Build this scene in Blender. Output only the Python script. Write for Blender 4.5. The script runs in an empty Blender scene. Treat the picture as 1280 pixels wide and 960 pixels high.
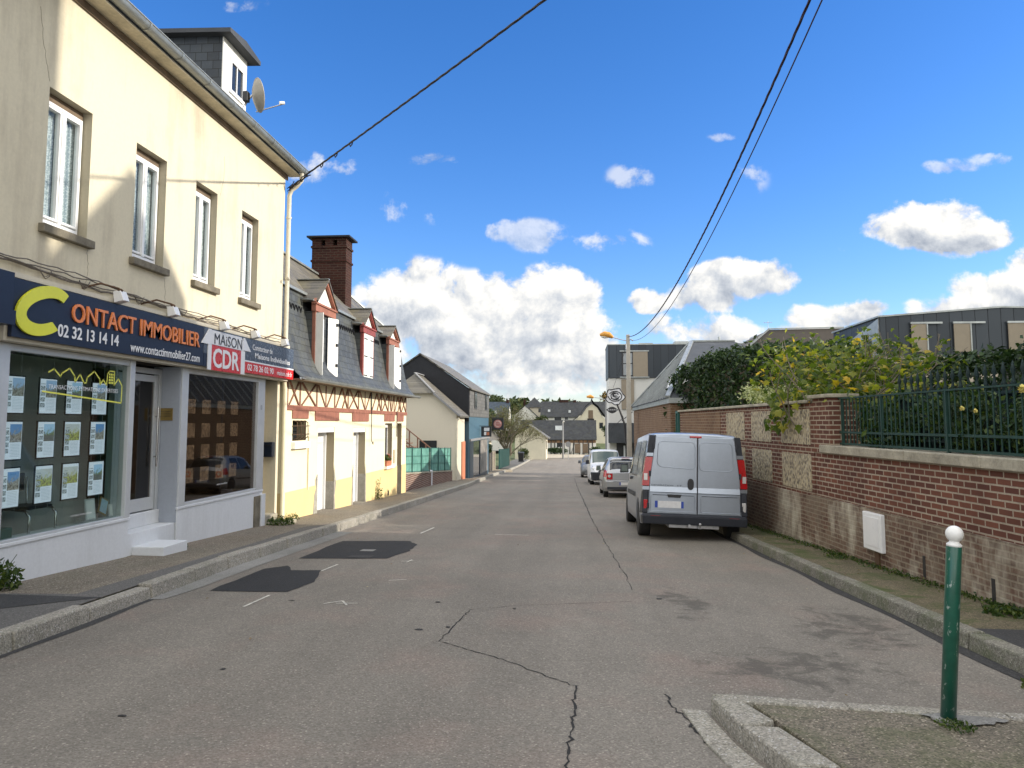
import bpy, bmesh, math, random
from mathutils import Vector, Matrix, noise as mnoise
R = math.radians
rnd = random.Random(7)
sc = bpy.context.scene

# ---------------------------------------------------------------- camera
cam_data = bpy.data.cameras.new('camera')
cam = bpy.data.objects.new('camera', cam_data)
sc.collection.objects.link(cam)
cam.location = (0, 0, 1.6)
cam.rotation_euler = (R(90 + 5.0), 0, R(4.6227))
cam_data.sensor_width = 36.0
cam_data.lens = 36.0 * 961.0 / 1280.0
cam_data.shift_y = -(480.0 - 444.923) / 1280.0
cam_data.clip_start = 0.05
cam_data.clip_end = 3000
sc.camera = cam

# ---------------------------------------------------------------- sun and sky
SUN_EL, SUN_AZ = 23.0, 89.0            # azimuth clockwise from +Y
sd = Vector((math.sin(R(SUN_AZ)) * math.cos(R(SUN_EL)), math.cos(R(SUN_AZ)) * math.cos(R(SUN_EL)), math.sin(R(SUN_EL))))
sun_data = bpy.data.lights.new('sun', 'SUN')
sun_data.energy = 2.5
sun_data.angle = R(0.55)
sun_data.color = (1.0, 0.92, 0.80)
sun = bpy.data.objects.new('sun', sun_data)
sc.collection.objects.link(sun)
sun.location = sd * 200
sun.rotation_euler = sd.to_track_quat('Z', 'Y').to_euler()

sc.view_settings.view_transform = 'Standard'
sc.view_settings.look = 'None'
sc.view_settings.exposure = 1.04
sc.view_settings.gamma = 1.0
sc.view_settings.use_curve_mapping = False

world = bpy.data.worlds.new('World')
sc.world = world
world.use_nodes = True
wt = world.node_tree
wt.nodes.clear()
def WN(t, **kw):
    n = wt.nodes.new(t)
    for k, v in kw.items(): setattr(n, k, v)
    return n
def wmath(op, a, b=None, c=None, clamp=False):
    n = WN('ShaderNodeMath', operation=op); n.use_clamp = clamp
    for i, v in enumerate((a, b, c)):
        if v is None: continue
        if isinstance(v, (int, float)): n.inputs[i].default_value = v
        else: wt.links.new(v, n.inputs[i])
    return n.outputs[0]
sky = WN('ShaderNodeTexSky')
sky.sky_type = 'NISHITA'
sky.sun_disc = False
sky.sun_elevation = R(SUN_EL)
sky.sun_rotation = R(SUN_AZ)
sky.air_density = 1.0; sky.dust_density = 0.3; sky.ozone_density = 3.0
SKY_STRENGTH = 0.135
tint = WN('ShaderNodeHueSaturation')
tint.inputs['Saturation'].default_value = 1.28
tint.inputs['Value'].default_value = 1.0
wt.links.new(sky.outputs[0], tint.inputs['Color'])
gain = WN('ShaderNodeMixRGB', blend_type='MULTIPLY'); gain.inputs[0].default_value = 1
gain.inputs[2].default_value = (0.70, 0.69, 0.86, 1)
wt.links.new(tint.outputs[0], gain.inputs[1])
tc = WN('ShaderNodeTexCoord')
sep = WN('ShaderNodeSeparateXYZ'); wt.links.new(tc.outputs['Generated'], sep.inputs[0])
dy = wmath('MAXIMUM', wmath('ABSOLUTE', sep.outputs[1]), 0.05)
u = wmath('DIVIDE', sep.outputs[0], dy)
v = wmath('DIVIDE', sep.outputs[2], dy)
front = wmath('GREATER_THAN', sep.outputs[1], 0.05)
cuv = WN('ShaderNodeCombineXYZ'); wt.links.new(u, cuv.inputs[0]); wt.links.new(v, cuv.inputs[1])
wt.links.new(front, cuv.inputs[2])
def wnoise(vec, scale, detail, rough, dist=0.0, stretch=None):
    n = WN('ShaderNodeTexNoise'); n.inputs['Scale'].default_value = scale
    n.inputs['Detail'].default_value = detail; n.inputs['Roughness'].default_value = rough
    n.inputs['Distortion'].default_value = dist
    wt.links.new(vec, n.inputs['Vector']); return n.outputs['Fac']
def wvadd(vec, off):
    n = WN('ShaderNodeVectorMath', operation='ADD'); wt.links.new(vec, n.inputs[0]); n.inputs[1].default_value = off
    return n.outputs[0]
# clouds as soft ellipses in direction space, broken up by noise: (px centre, px centre, rx, ry, strength) turned into u, v
def uv_of(px, py):
    F, P, yaw = 961.0, R(5.0), R(4.6227)
    cy_, sy_ = math.cos(yaw), math.sin(yaw)
    fwd = Vector((-sy_ * math.cos(P), cy_ * math.cos(P), math.sin(P))); rt = Vector((cy_, sy_, 0)); up = rt.cross(fwd)
    d = fwd * F + rt * (px - 640) - up * (py - 444.92)
    return d.x / d.y, d.z / d.y
CLOUDS = [(520,385,85,60,1),(600,390,100,50,1),(700,375,62,48,1),(640,425,130,45,1),(740,430,50,50,.9),(560,440,80,40,.8),
 (700,462,120,30,.6),(610,478,130,26,.5),(410,214,48,36,.55),(385,228,34,22,.5),(475,258,46,22,.40),(552,264,28,17,.34),(645,288,62,16,.42),(676,301,36,16,.42),(762,304,52,18,.5),
 (788,222,30,19,.4),(915,222,42,30,.38),(1160,280,60,34,.85),(1210,296,62,26,.85),(1110,282,44,18,.6),(1190,268,34,20,.6),(930,350,72,28,.95),(885,372,62,24,.85),(810,376,30,17,.8),
 (880,412,90,24,.8),(1045,395,74,22,.95),(1110,412,80,24,.7),(960,416,80,18,.6),(1245,370,60,36,1.1),(1200,388,66,22,.9),(1330,350,80,50,1),(1195,208,50,10,.40),(1240,200,26,10,.4),
 (300,6,40,10,.28),(548,200,40,9,.35),(905,172,20,7,.33),(1050,310,30,7,.2),(420,440,100,50,.6)]
warp = wnoise(cuv.outputs[0], 9.0, 4, 0.55)
mask = None; vc = None; cap = None
for (px, py, rx, ry, s) in CLOUDS:
    cu, cv = uv_of(px, py)
    a = wmath('DIVIDE', wmath('SUBTRACT', u, cu), rx * 1.12 / 961); b = wmath('DIVIDE', wmath('SUBTRACT', v, cv), ry * 1.15 / 961)
    d2 = wmath('ADD', wmath('MULTIPLY', a, a), wmath('MULTIPLY', b, b))
    m = wmath('MULTIPLY', wmath('SUBTRACT', 1.0, wmath('MINIMUM', d2, 1.6)), s)
    t_ = wmath('MULTIPLY', wmath('MAXIMUM', m, 0.0), b)                  # height inside its own cloud
    c_ = wmath('MULTIPLY', wmath('GREATER_THAN', m, -0.2), min(1.0, s*1.35 if s < .75 else 1.0))
    cap = c_ if cap is None else wmath('MAXIMUM', cap, c_)
    mask = m if mask is None else wmath('SMOOTH_MAX', mask, m, 0.18)
    vc = t_ if vc is None else wmath('ADD', vc, t_)
mask = wmath('MULTIPLY', mask, front)
n1 = wnoise(cuv.outputs[0], 11.0, 10, 0.60, 0.15)
n2 = wnoise(wvadd(cuv.outputs[0], (0.012, 0.018, 0)), 11.0, 10, 0.60, 0.15)
nb = wnoise(tc.outputs['Generated'], 3.0, 6, 0.6)                       # unseen clouds behind and overhead, added for neutral fill light
dens = wmath('ADD', mask, wmath('MULTIPLY', wmath('SUBTRACT', n1, 0.51), 3.4))
cover = WN('ShaderNodeMapRange'); cover.interpolation_type = 'SMOOTHSTEP'
cover.inputs['From Min'].default_value = 0.12; cover.inputs['From Max'].default_value = 0.50
wt.links.new(dens, cover.inputs['Value'])
isc = wmath('MULTIPLY', cover.outputs[0], wmath('GREATER_THAN', mask, -0.35))
gatem = WN('ShaderNodeMapRange'); gatem.interpolation_type = 'SMOOTHSTEP'
gatem.inputs['From Min'].default_value = -0.08; gatem.inputs['From Max'].default_value = 0.22
wt.links.new(mask, gatem.inputs['Value'])
isc = wmath('MULTIPLY', wmath('MULTIPLY', cover.outputs[0], gatem.outputs[0]), cap)
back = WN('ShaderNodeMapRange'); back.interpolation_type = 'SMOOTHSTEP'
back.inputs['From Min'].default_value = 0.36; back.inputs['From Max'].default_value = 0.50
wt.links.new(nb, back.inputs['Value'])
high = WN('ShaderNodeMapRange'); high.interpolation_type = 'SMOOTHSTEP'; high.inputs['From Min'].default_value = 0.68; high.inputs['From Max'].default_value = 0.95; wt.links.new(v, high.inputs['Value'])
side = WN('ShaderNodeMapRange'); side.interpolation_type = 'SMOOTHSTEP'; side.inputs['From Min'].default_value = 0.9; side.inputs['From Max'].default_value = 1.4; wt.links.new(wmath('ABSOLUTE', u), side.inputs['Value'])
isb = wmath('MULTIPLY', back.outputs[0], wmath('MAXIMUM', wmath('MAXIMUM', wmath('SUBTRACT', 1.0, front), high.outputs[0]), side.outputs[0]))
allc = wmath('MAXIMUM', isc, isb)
relief = wmath('MULTIPLY', wmath('SUBTRACT', n1, n2), 3.6)
lit = wmath('ADD', wmath('ADD', 0.74, wmath('MULTIPLY', vc, 0.7)), relief)
thick = wmath('MULTIPLY', wmath('MINIMUM', wmath('MAXIMUM', wmath('SUBTRACT', dens, 0.7), 0.0), 0.8), 0.22)
lit = wmath('SUBTRACT', lit, thick, clamp=True)
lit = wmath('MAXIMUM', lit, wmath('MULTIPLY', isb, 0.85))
ccol = WN('ShaderNodeValToRGB'); wt.links.new(lit, ccol.inputs[0])
e = ccol.color_ramp.elements
e[0].position = 0.05; e[0].color = (0.36, 0.41, 0.50, 1)
e[1].position = 0.95; e[1].color = (0.98, 0.97, 0.94, 1)
m_ = e.new(0.5); m_.color = (0.62, 0.66, 0.72, 1)
cscale = WN('ShaderNodeMixRGB', blend_type='MULTIPLY'); cscale.inputs[0].default_value = 1
CL = 0.54 / SKY_STRENGTH
boost = wmath('MULTIPLY', wmath('ADD', 1.0, wmath('MULTIPLY', isb, 1.1)), CL)  # the added unseen clouds are brightened to strengthen the fill
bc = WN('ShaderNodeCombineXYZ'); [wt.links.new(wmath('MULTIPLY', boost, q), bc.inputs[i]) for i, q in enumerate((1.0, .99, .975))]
wt.links.new(bc.outputs[0], cscale.inputs[2]); wt.links.new(ccol.outputs[0], cscale.inputs[1])
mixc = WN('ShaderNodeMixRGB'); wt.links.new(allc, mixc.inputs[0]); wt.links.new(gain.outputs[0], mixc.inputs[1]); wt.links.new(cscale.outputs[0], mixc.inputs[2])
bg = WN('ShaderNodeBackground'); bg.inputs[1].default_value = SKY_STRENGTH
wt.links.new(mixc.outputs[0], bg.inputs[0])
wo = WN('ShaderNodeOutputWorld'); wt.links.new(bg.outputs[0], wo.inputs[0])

# ---------------------------------------------------------------- helpers
col = sc.collection
def tag(o, label=None, cat=None, group=None, kind=None):
    if label: o['label'] = label
    if cat: o['category'] = cat
    if group: o['group'] = group
    if kind: o['kind'] = kind
    return o
def empty(name, loc, label=None, cat=None, group=None, rz=0):
    o = bpy.data.objects.new(name, None); col.objects.link(o)
    o.location = loc; o.rotation_euler = (0, 0, rz); o.empty_display_size = .2
    return tag(o, label, cat, group)
class MB:
    """collects shapes in world (or root-local) coordinates and links them as one mesh"""
    def __init__(s): s.v = []; s.f = []; s.m = []; s.cur = 0; s.sm = []; s.smooth = False
    def mat(s, i): s.cur = i; return s
    def add(s, vs, fs, smooth=None):
        o = len(s.v); s.v.extend([tuple(p) for p in vs])
        for f in fs: s.f.append(tuple(o + i for i in f)); s.m.append(s.cur); s.sm.append(s.smooth if smooth is None else smooth)
        return s
    def box(s, x0, x1, y0, y1, z0, z1):
        vs = [(x0,y0,z0),(x1,y0,z0),(x1,y1,z0),(x0,y1,z0),(x0,y0,z1),(x1,y0,z1),(x1,y1,z1),(x0,y1,z1)]
        return s.add(vs, [(3,2,1,0),(4,5,6,7),(0,1,5,4),(1,2,6,5),(2,3,7,6),(3,0,4,7)])
    def hexa(s, b, t):
        return s.add(list(b) + list(t), [(3,2,1,0),(4,5,6,7),(0,1,5,4),(1,2,6,5),(2,3,7,6),(3,0,4,7)])
    def quad(s, a, b, c, d): return s.add([a, b, c, d], [(0,1,2,3)])
    def poly(s, pts): return s.add(pts, [tuple(range(len(pts)))])
    def prism(s, pts, off):
        """closed polygon pushed along off"""
        n = len(pts); off = Vector(off); top = [Vector(p) + off for p in pts]
        return s.add([tuple(p) for p in pts] + [tuple(p) for p in top], [tuple(reversed(range(n))), tuple(range(n, 2*n))] + [(i, (i+1) % n, n + (i+1) % n, n + i) for i in range(n)])
    def tube(s, pts, r, n=8, cap=True, smooth=True):
        pts = [Vector(p) for p in pts]; rr = r if isinstance(r, (list, tuple)) else [r] * len(pts)
        vs = []; prev = None
        for i, p in enumerate(pts):
            d = (pts[min(i+1, len(pts)-1)] - pts[max(i-1, 0)]).normalized()
            a = (prev - d * prev.dot(d)) if prev else d.orthogonal()
            if a.length < 1e-6: a = d.orthogonal()
            a.normalize(); b = d.cross(a); prev = a
            for k in range(n):
                t = 2 * math.pi * k / n; vs.append(p + (a * math.cos(t) + b * math.sin(t)) * rr[i])
        fs = [(i*n+k, i*n+(k+1) % n, (i+1)*n+(k+1) % n, (i+1)*n+k) for i in range(len(pts)-1) for k in range(n)]
        s.add(vs, fs, smooth)
        if cap:
            s.add(vs[:n], [tuple(reversed(range(n)))], False); s.add(vs[-n:], [tuple(range(n))], False)
        return s
    def cyl(s, p, q, r, n=12, r2=None, smooth=True): return s.tube([p, q], [r, r if r2 is None else r2], n, True, smooth)
    def lathe(s, c, prof, n=16, axis='z', smooth=True):
        """prof: (radius, height) pairs"""
        vs = []
        for (r, h) in prof:
            for k in range(n):
                t = 2 * math.pi * k / n; a, b = r * math.cos(t), r * math.sin(t)
                vs.append((c[0]+a, c[1]+b, c[2]+h) if axis == 'z' else (c[0]+h, c[1]+a, c[2]+b) if axis == 'x' else (c[0]+b, c[1]+h, c[2]+a))
        fs = [(i*n+k, i*n+(k+1) % n, (i+1)*n+(k+1) % n, (i+1)*n+k) for i in range(len(prof)-1) for k in range(n)]
        fs2 = [tuple(reversed(range(n))), tuple(range((len(prof)-1)*n, len(prof)*n))]
        s.add(vs, fs, smooth); o = len(s.v) - len(vs)
        for f in fs2: s.f.append(tuple(o + i for i in f)); s.m.append(s.cur); s.sm.append(False)
        return s
    def sphere(s, c, r, nu=16, nv=10, sc_=(1,1,1)):
        prof = [(max(1e-4, math.sin(math.pi*i/nv)) , -math.cos(math.pi*i/nv)) for i in range(nv+1)]
        vs = [(c[0]+r*sc_[0]*a*math.cos(2*math.pi*k/nu), c[1]+r*sc_[1]*a*math.sin(2*math.pi*k/nu), c[2]+r*sc_[2]*h) for (a, h) in prof for k in range(nu)]
        return s.add(vs, [(i*nu+k, i*nu+(k+1) % nu, (i+1)*nu+(k+1) % nu, (i+1)*nu+k) for i in range(nv) for k in range(nu)], True)
    def bar(s, p, q, w, h, up=(0, 0, 1)):
        """rectangular bar from p to q, w across, h along up"""
        p, q = Vector(p), Vector(q); d = (q - p).normalized(); upv = Vector(up); a = d.cross(upv).normalized(); b = a.cross(d).normalized()
        o = [(-1,-1),(1,-1),(1,1),(-1,1)]
        return s.hexa([p + a*w/2*i + b*h/2*j for i, j in o], [q + a*w/2*i + b*h/2*j for i, j in o])
    def build(s, name, mats, parent=None, bevel=0, label=None, cat=None, group=None, kind=None, auto=None):
        if not isinstance(mats, (list, tuple)): mats = [mats]
        o3 = parent_origin(parent)
        me = bpy.data.meshes.new(name)
        me.from_pydata([(p[0]-o3.x, p[1]-o3.y, p[2]-o3.z) for p in s.v], [], s.f)
        for m in mats: me.materials.append(m)
        me.polygons.foreach_set('material_index', s.m); me.polygons.foreach_set('use_smooth', s.sm)
        bm = bmesh.new(); bm.from_mesh(me)
        if len(s.f) < 60000 and auto != 'raw':
            bmesh.ops.recalc_face_normals(bm, faces=bm.faces)
        bm.to_mesh(me); bm.free(); me.update()
        o = bpy.data.objects.new(name, me); col.objects.link(o)
        if parent: o.parent = parent
        if bevel:
            b = o.modifiers.new('bevel', 'BEVEL'); b.width = bevel; b.segments = 2; b.limit_method = 'ANGLE'; b.angle_limit = R(40)
        return tag(o, label, cat, group, kind)
def parent_origin(p):
    v = Vector((0, 0, 0))
    while p is not None: v = v + Vector(p.location); p = p.parent
    return v
def copy_tree(o, parent=None):
    c = o.copy(); col.objects.link(c)
    if parent: c.parent = parent
    for ch in list(o.children): copy_tree(ch, c)
    return c

def text_mesh(s, ext=0.0, bold=0.0, shear=0.0, res=3):
    cu = bpy.data.curves.new('lettering', 'FONT'); cu.body = s; cu.size = 1; cu.offset = bold; cu.shear = shear
    cu.resolution_u = res; cu.fill_mode = 'FRONT' if ext == 0 else 'BOTH'; cu.extrude = ext
    ob = bpy.data.objects.new('lettering', cu); col.objects.link(ob)
    me = bpy.data.meshes.new_from_object(ob)
    col.objects.unlink(ob); bpy.data.objects.remove(ob)
    return me
def text_on(name, s, org, ux, uz, w, h, mt, parent=None, depth=0.0, bold=0.0, shear=0.0, label=None):
    """writes s in the rectangle starting at org (lower left), ux along the line, uz up"""
    me = text_mesh(s, 0.05 if depth else 0, bold, shear)
    xs = [v.co.x for v in me.vertices]; ys = [v.co.y for v in me.vertices]
    x0, x1, y0_, y1_ = min(xs), max(xs), min(ys), max(ys)
    org, ux, uz = Vector(org), Vector(ux).normalized(), Vector(uz).normalized(); nn = ux.cross(uz)
    o3 = parent_origin(parent)
    for v in me.vertices:
        c = v.co.copy()
        z = (c.z / 0.05 + 1) / 2 * depth if depth else 0
        v.co = org + ux * ((c.x - x0) / (x1 - x0) * w) + uz * ((c.y - y0_) / (y1_ - y0_) * h) + nn * z - o3
    me.materials.clear(); me.materials.append(mt)
    for p in me.polygons: p.material_index = 0
    o = bpy.data.objects.new(name, me); col.objects.link(o)
    if parent: o.parent = parent
    if label: o['label'] = label
    return o
YV, ZV, XV = (0, 1, 0), (0, 0, 1), (1, 0, 0)

# ---------------------------------------------------------------- the lie of the land: the street falls away from the camera
def G(x, y):
    s = .038
    if y < 55: g = -s * y
    elif y < 85: t = y - 55; g = -s*55 - (s*t - (s-.015)*t*t/60)
    else: g = -s*55 - (s*30 - (s-.015)*15) - .015*(min(y, 135) - 85)
    if y > 135: t = min(y, 300) - 135; g += .10*t - .10*t*t/360
    return g - .01 * max(-12, min(12, x))
def lerp(a, b, t): return a + (b - a) * t
def interp(xs, ys, x):
    if x <= xs[0]: return ys[0]
    for i in range(1, len(xs)):
        if x <= xs[i]: return lerp(ys[i-1], ys[i], (x - xs[i-1]) / (xs[i] - xs[i-1]))
    return ys[-1]
# ---------------------------------------------------------------- materials
class NT:
    def __init__(s, name):
        s.m = bpy.data.materials.new(name); s.m.use_nodes = True; s.t = s.m.node_tree; s.t.nodes.clear()
        s.out = s.N('ShaderNodeOutputMaterial'); s.b = s.N('ShaderNodeBsdfPrincipled'); s.t.links.new(s.b.outputs[0], s.out.inputs[0])
    def N(s, t, **kw):
        n = s.t.nodes.new(t)
        for k, v in kw.items(): setattr(n, k, v)
        return n
    def L(s, a, b): s.t.links.new(a, b)
    def math(s, op, a, b=None, c=None, clamp=False):
        n = s.N('ShaderNodeMath', operation=op); n.use_clamp = clamp
        for i, v in enumerate((a, b, c)):
            if v is None: continue
            if isinstance(v, (int, float)): n.inputs[i].default_value = v
            else: s.L(v, n.inputs[i])
        return n.outputs[0]
    def pos(s, obj=False):
        if obj: return s.N('ShaderNodeTexCoord').outputs['Object']
        return s.N('ShaderNodeNewGeometry').outputs['Position']
    def noise(s, vec, scale, detail=4, rough=.55, dist=0.0):
        n = s.N('ShaderNodeTexNoise'); n.inputs['Scale'].default_value = scale; n.inputs['Detail'].default_value = detail
        n.inputs['Roughness'].default_value = rough; n.inputs['Distortion'].default_value = dist; s.L(vec, n.inputs['Vector']); return n.outputs['Fac']
    def vor(s, vec, scale, feature='F1', out='Distance'):
        n = s.N('ShaderNodeTexVoronoi', feature=feature); n.inputs['Scale'].default_value = scale; s.L(vec, n.inputs['Vector']); return n.outputs[out]
    def scale(s, vec, v):
        n = s.N('ShaderNodeVectorMath', operation='MULTIPLY'); s.L(vec, n.inputs[0]); n.inputs[1].default_value = v; return n.outputs[0]
    def ramp(s, fac, stops):
        n = s.N('ShaderNodeValToRGB'); s.L(fac, n.inputs[0]); e = n.color_ramp.elements
        while len(e) < len(stops): e.new(.5)
        for i, (p, c) in enumerate(stops): e[i].position = p; e[i].color = (*c, 1) if len(c) == 3 else c
        return n.outputs[0]
    def mr(s, v, a, b, c=0, d=1):
        n = s.N('ShaderNodeMapRange'); s.L(v, n.inputs['Value'])
        for k, x in zip(('From Min', 'From Max', 'To Min', 'To Max'), (a, b, c, d)): n.inputs[k].default_value = x
        return n.outputs[0]
    def mix(s, fac, a, b, mode='MIX'):
        n = s.N('ShaderNodeMixRGB', blend_type=mode)
        for i, v in enumerate((fac, a, b)):
            if isinstance(v, (int, float)): n.inputs[i].default_value = v
            elif isinstance(v, tuple): n.inputs[i].default_value = (*v, 1) if len(v) == 3 else v
            else: s.L(v, n.inputs[i])
        return n.outputs[0]
    def set(s, **kw):
        for k, v in kw.items():
            k = {'base': 'Base Color', 'rough': 'Roughness', 'metal': 'Metallic', 'spec': 'Specular IOR Level', 'alpha': 'Alpha', 'coat': 'Coat Weight',
                 'emit': 'Emission Color', 'estr': 'Emission Strength', 'normal': 'Normal', 'ior': 'IOR', 'trans': 'Transmission Weight'}[k]
            if isinstance(v, (int, float)): s.b.inputs[k].default_value = v
            elif isinstance(v, tuple): s.b.inputs[k].default_value = (*v, 1) if len(v) == 3 else v
            else: s.L(v, s.b.inputs[k])
        return s
    def bump(s, h, strength=.3, dist=.01):
        n = s.N('ShaderNodeBump'); n.inputs['Strength'].default_value = strength; n.inputs['Distance'].default_value = dist
        s.L(h, n.inputs['Height']); s.L(n.outputs[0], s.b.inputs['Normal']); return s
def plain(name, c, rough=.6, metal=0, var=.12, sc_=4.0, bump=0, bs=60, obj=False, coat=0, spec=.5):
    """one colour, broken up by two noises"""
    n = NT(name); p = n.pos(obj)
    a = n.noise(p, sc_, 5, .6); b = n.noise(p, sc_*9, 4, .6)
    f = n.math('ADD', n.math('MULTIPLY', a, .65), n.math('MULTIPLY', b, .35))
    lo = tuple(max(0, x*(1-var*1.6)) for x in c); hi = tuple(min(1, x*(1+var*1.6)) for x in c)
    n.set(base=n.ramp(f, [(.3, lo), (.7, hi)]), metal=metal, coat=coat, spec=spec)
    n.set(rough=rough if coat else n.mr(b, .3, .7, max(.03, rough-.08), min(1, rough+.08)))
    if bump: n.bump(n.noise(p, bs, 4, .6), bump, .01)
    return n.m
def render_wall(name, c, dirt=(.25, .22, .17), amount=.35, bump=.25, streak=True):
    """painted or roughcast render with streaks and grime"""
    n = NT(name); p = n.pos()
    a = n.noise(p, .7, 6, .65); st = n.noise(n.scale(p, (2.6, 2.6, .28)), 1.4, 6, .7); fine = n.noise(p, 25, 4, .7)
    f = n.math('ADD', n.math('MULTIPLY', a, .5), n.math('MULTIPLY', st, .5))
    g = n.mr(f, .50, .72, 0, amount)
    base = n.mix(n.mr(fine, .3, .7, 0, 1), tuple(x*.95 for x in c), tuple(min(1, x*1.04) for x in c))
    n.set(base=n.mix(g, base, dirt), rough=.9, spec=.25)
    n.bump(n.noise(p, 90, 5, .7), bump, .006)
    return n.m
def uvec(n, mode):
    """a flat brick coordinate for upright walls: along the wall, height"""
    p = n.pos(); s = n.N('ShaderNodeSeparateXYZ'); n.L(p, s.inputs[0])
    a = n.math('ADD', n.math('MULTIPLY', s.outputs[0], mode[0]), n.math('MULTIPLY', s.outputs[1], mode[1]))
    c = n.N('ShaderNodeCombineXYZ'); n.L(a, c.inputs[0]); n.L(s.outputs[2], c.inputs[1]); return c.outputs[0], s.outputs[2], p
def brick(name, c1, c2, mortar, w=.235, h=.075, ms=.011, mode=(1, 1), old=False, bump=.5, white=0.0):
    n = NT(name); uvw, z, p = uvec(n, mode)
    jit = n.N('ShaderNodeVectorMath', operation='MULTIPLY_ADD'); nz = n.N('ShaderNodeTexNoise'); nz.inputs['Scale'].default_value = 5; n.L(p, nz.inputs['Vector'])
    n.L(nz.outputs['Color'], jit.inputs[0]); jit.inputs[1].default_value = (.014 if old else .006,)*3; n.L(uvw, jit.inputs[2])
    t = n.N('ShaderNodeTexBrick'); n.L(jit.outputs[0], t.inputs['Vector'])
    for k, val in (('Scale', 1.0), ('Mortar Size', ms), ('Mortar Smooth', .25), ('Bias', 0.0), ('Brick Width', w), ('Row Height', h)): t.inputs[k].default_value = val
    t.inputs['Color1'].default_value = (*c1, 1); t.inputs['Color2'].default_value = (*c2, 1); t.inputs['Mortar'].default_value = (*mortar, 1)
    big = n.noise(p, 1.3, 6, .65); fine = n.noise(p, 40, 4, .7)
    c = n.mix(n.mr(fine, .3, .75, 0, .35), t.outputs['Color'], tuple(x*.5 for x in c1))
    c = n.mix(n.mr(big, .45, .75, 0, .45), c, tuple(x*.55 for x in c2))
    if old:
        g = n.noise(p, 2.1, 7, .7, .4); c = n.mix(n.mr(g, .42, .70, 0, .80), c, (.25, .205, .15))
        d = n.noise(n.scale(p, (1, 1, .6)), .9, 5, .7); c = n.mix(n.mr(d, .50, .68, 0, white), c, (.52, .48, .38))
    n.set(base=c, rough=.9, spec=.2)
    h_ = n.math('ADD', n.math('MULTIPLY', t.outputs['Fac'], -1.0), n.math('MULTIPLY', fine, .35))
    n.bump(h_, bump, .008)
    return n.m
def slates(name, c, w=.22, h=.16, mode=(0, 1), moss=(.20, .19, .10), amount=.3, horiz=False, rough=.55):
    """overlapping slates; along-wall coordinate and height"""
    n = NT(name); uvw, z, p = uvec(n, mode)
    t = n.N('ShaderNodeTexBrick'); n.L(uvw, t.inputs['Vector'])
    for k, val in (('Scale', 1.0), ('Mortar Size', .006), ('Mortar Smooth', .1), ('Bias', 0.0), ('Brick Width', w), ('Row Height', h)): t.inputs[k].default_value = val
    t.inputs['Color1'].default_value = (*[x*1.25 for x in c], 1); t.inputs['Color2'].default_value = (*[x*.75 for x in c], 1); t.inputs['Mortar'].default_value = (*[x*.18 for x in c], 1)
    a = n.noise(p, 2.2, 7, .7); b = n.noise(p, 30, 4, .7)
    cc = n.mix(n.mr(a, .46, .72, 0, amount), t.outputs['Color'], moss)
    cc = n.mix(n.mr(b, .55, .8, 0, .3), cc, tuple(min(1, x*2.4) for x in c))
    n.set(base=cc, rough=rough, spec=.4)
    n.bump(n.math('ADD', n.math('MULTIPLY', t.outputs['Fac'], -1), n.math('MULTIPLY', b, .3)), .5, .008)
    return n.m
def glass_thin(name, tintc=(.85, .9, .9), refl=1.0):
    n = NT(name); t = n.t
    tr = n.N('ShaderNodeBsdfTransparent'); tr.inputs[0].default_value = (*tintc, 1)
    gl = n.N('ShaderNodeBsdfGlossy'); gl.inputs['Roughness'].default_value = .015; gl.inputs[0].default_value = (refl, refl, refl, 1)
    lw = n.N('ShaderNodeLayerWeight'); lw.inputs[0].default_value = .5
    fac = n.math('ADD', n.math('MULTIPLY', n.math('POWER', lw.outputs['Facing'], 4.5), .75), .045)
    mx = n.N('ShaderNodeMixShader'); n.L(fac, mx.inputs[0]); n.L(tr.outputs[0], mx.inputs[1]); n.L(gl.outputs[0], mx.inputs[2]); n.L(mx.outputs[0], n.out.inputs[0])
    return n.m
def leafmat(name, stops, trans=.35, rough=.45, spec=.4):
    """stops over a random value per leaf"""
    n = NT(name); g = n.N('ShaderNodeNewGeometry'); c = n.ramp(g.outputs['Random Per Island'], stops)
    n.set(base=c, rough=rough, spec=spec)
    tl = n.N('ShaderNodeBsdfTranslucent'); n.L(n.mix(1.0, c, (1.2, 1.25, .5), 'MULTIPLY'), tl.inputs[0])
    mx = n.N('ShaderNodeMixShader'); mx.inputs[0].default_value = trans
    n.L(n.b.outputs[0], mx.inputs[1]); n.L(tl.outputs[0], mx.inputs[2]); n.L(mx.outputs[0], n.out.inputs[0])
    return n.m
def emit(name, c, s):
    n = NT(name); n.set(base=c, emit=c, estr=s, rough=.5); return n.m

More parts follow.
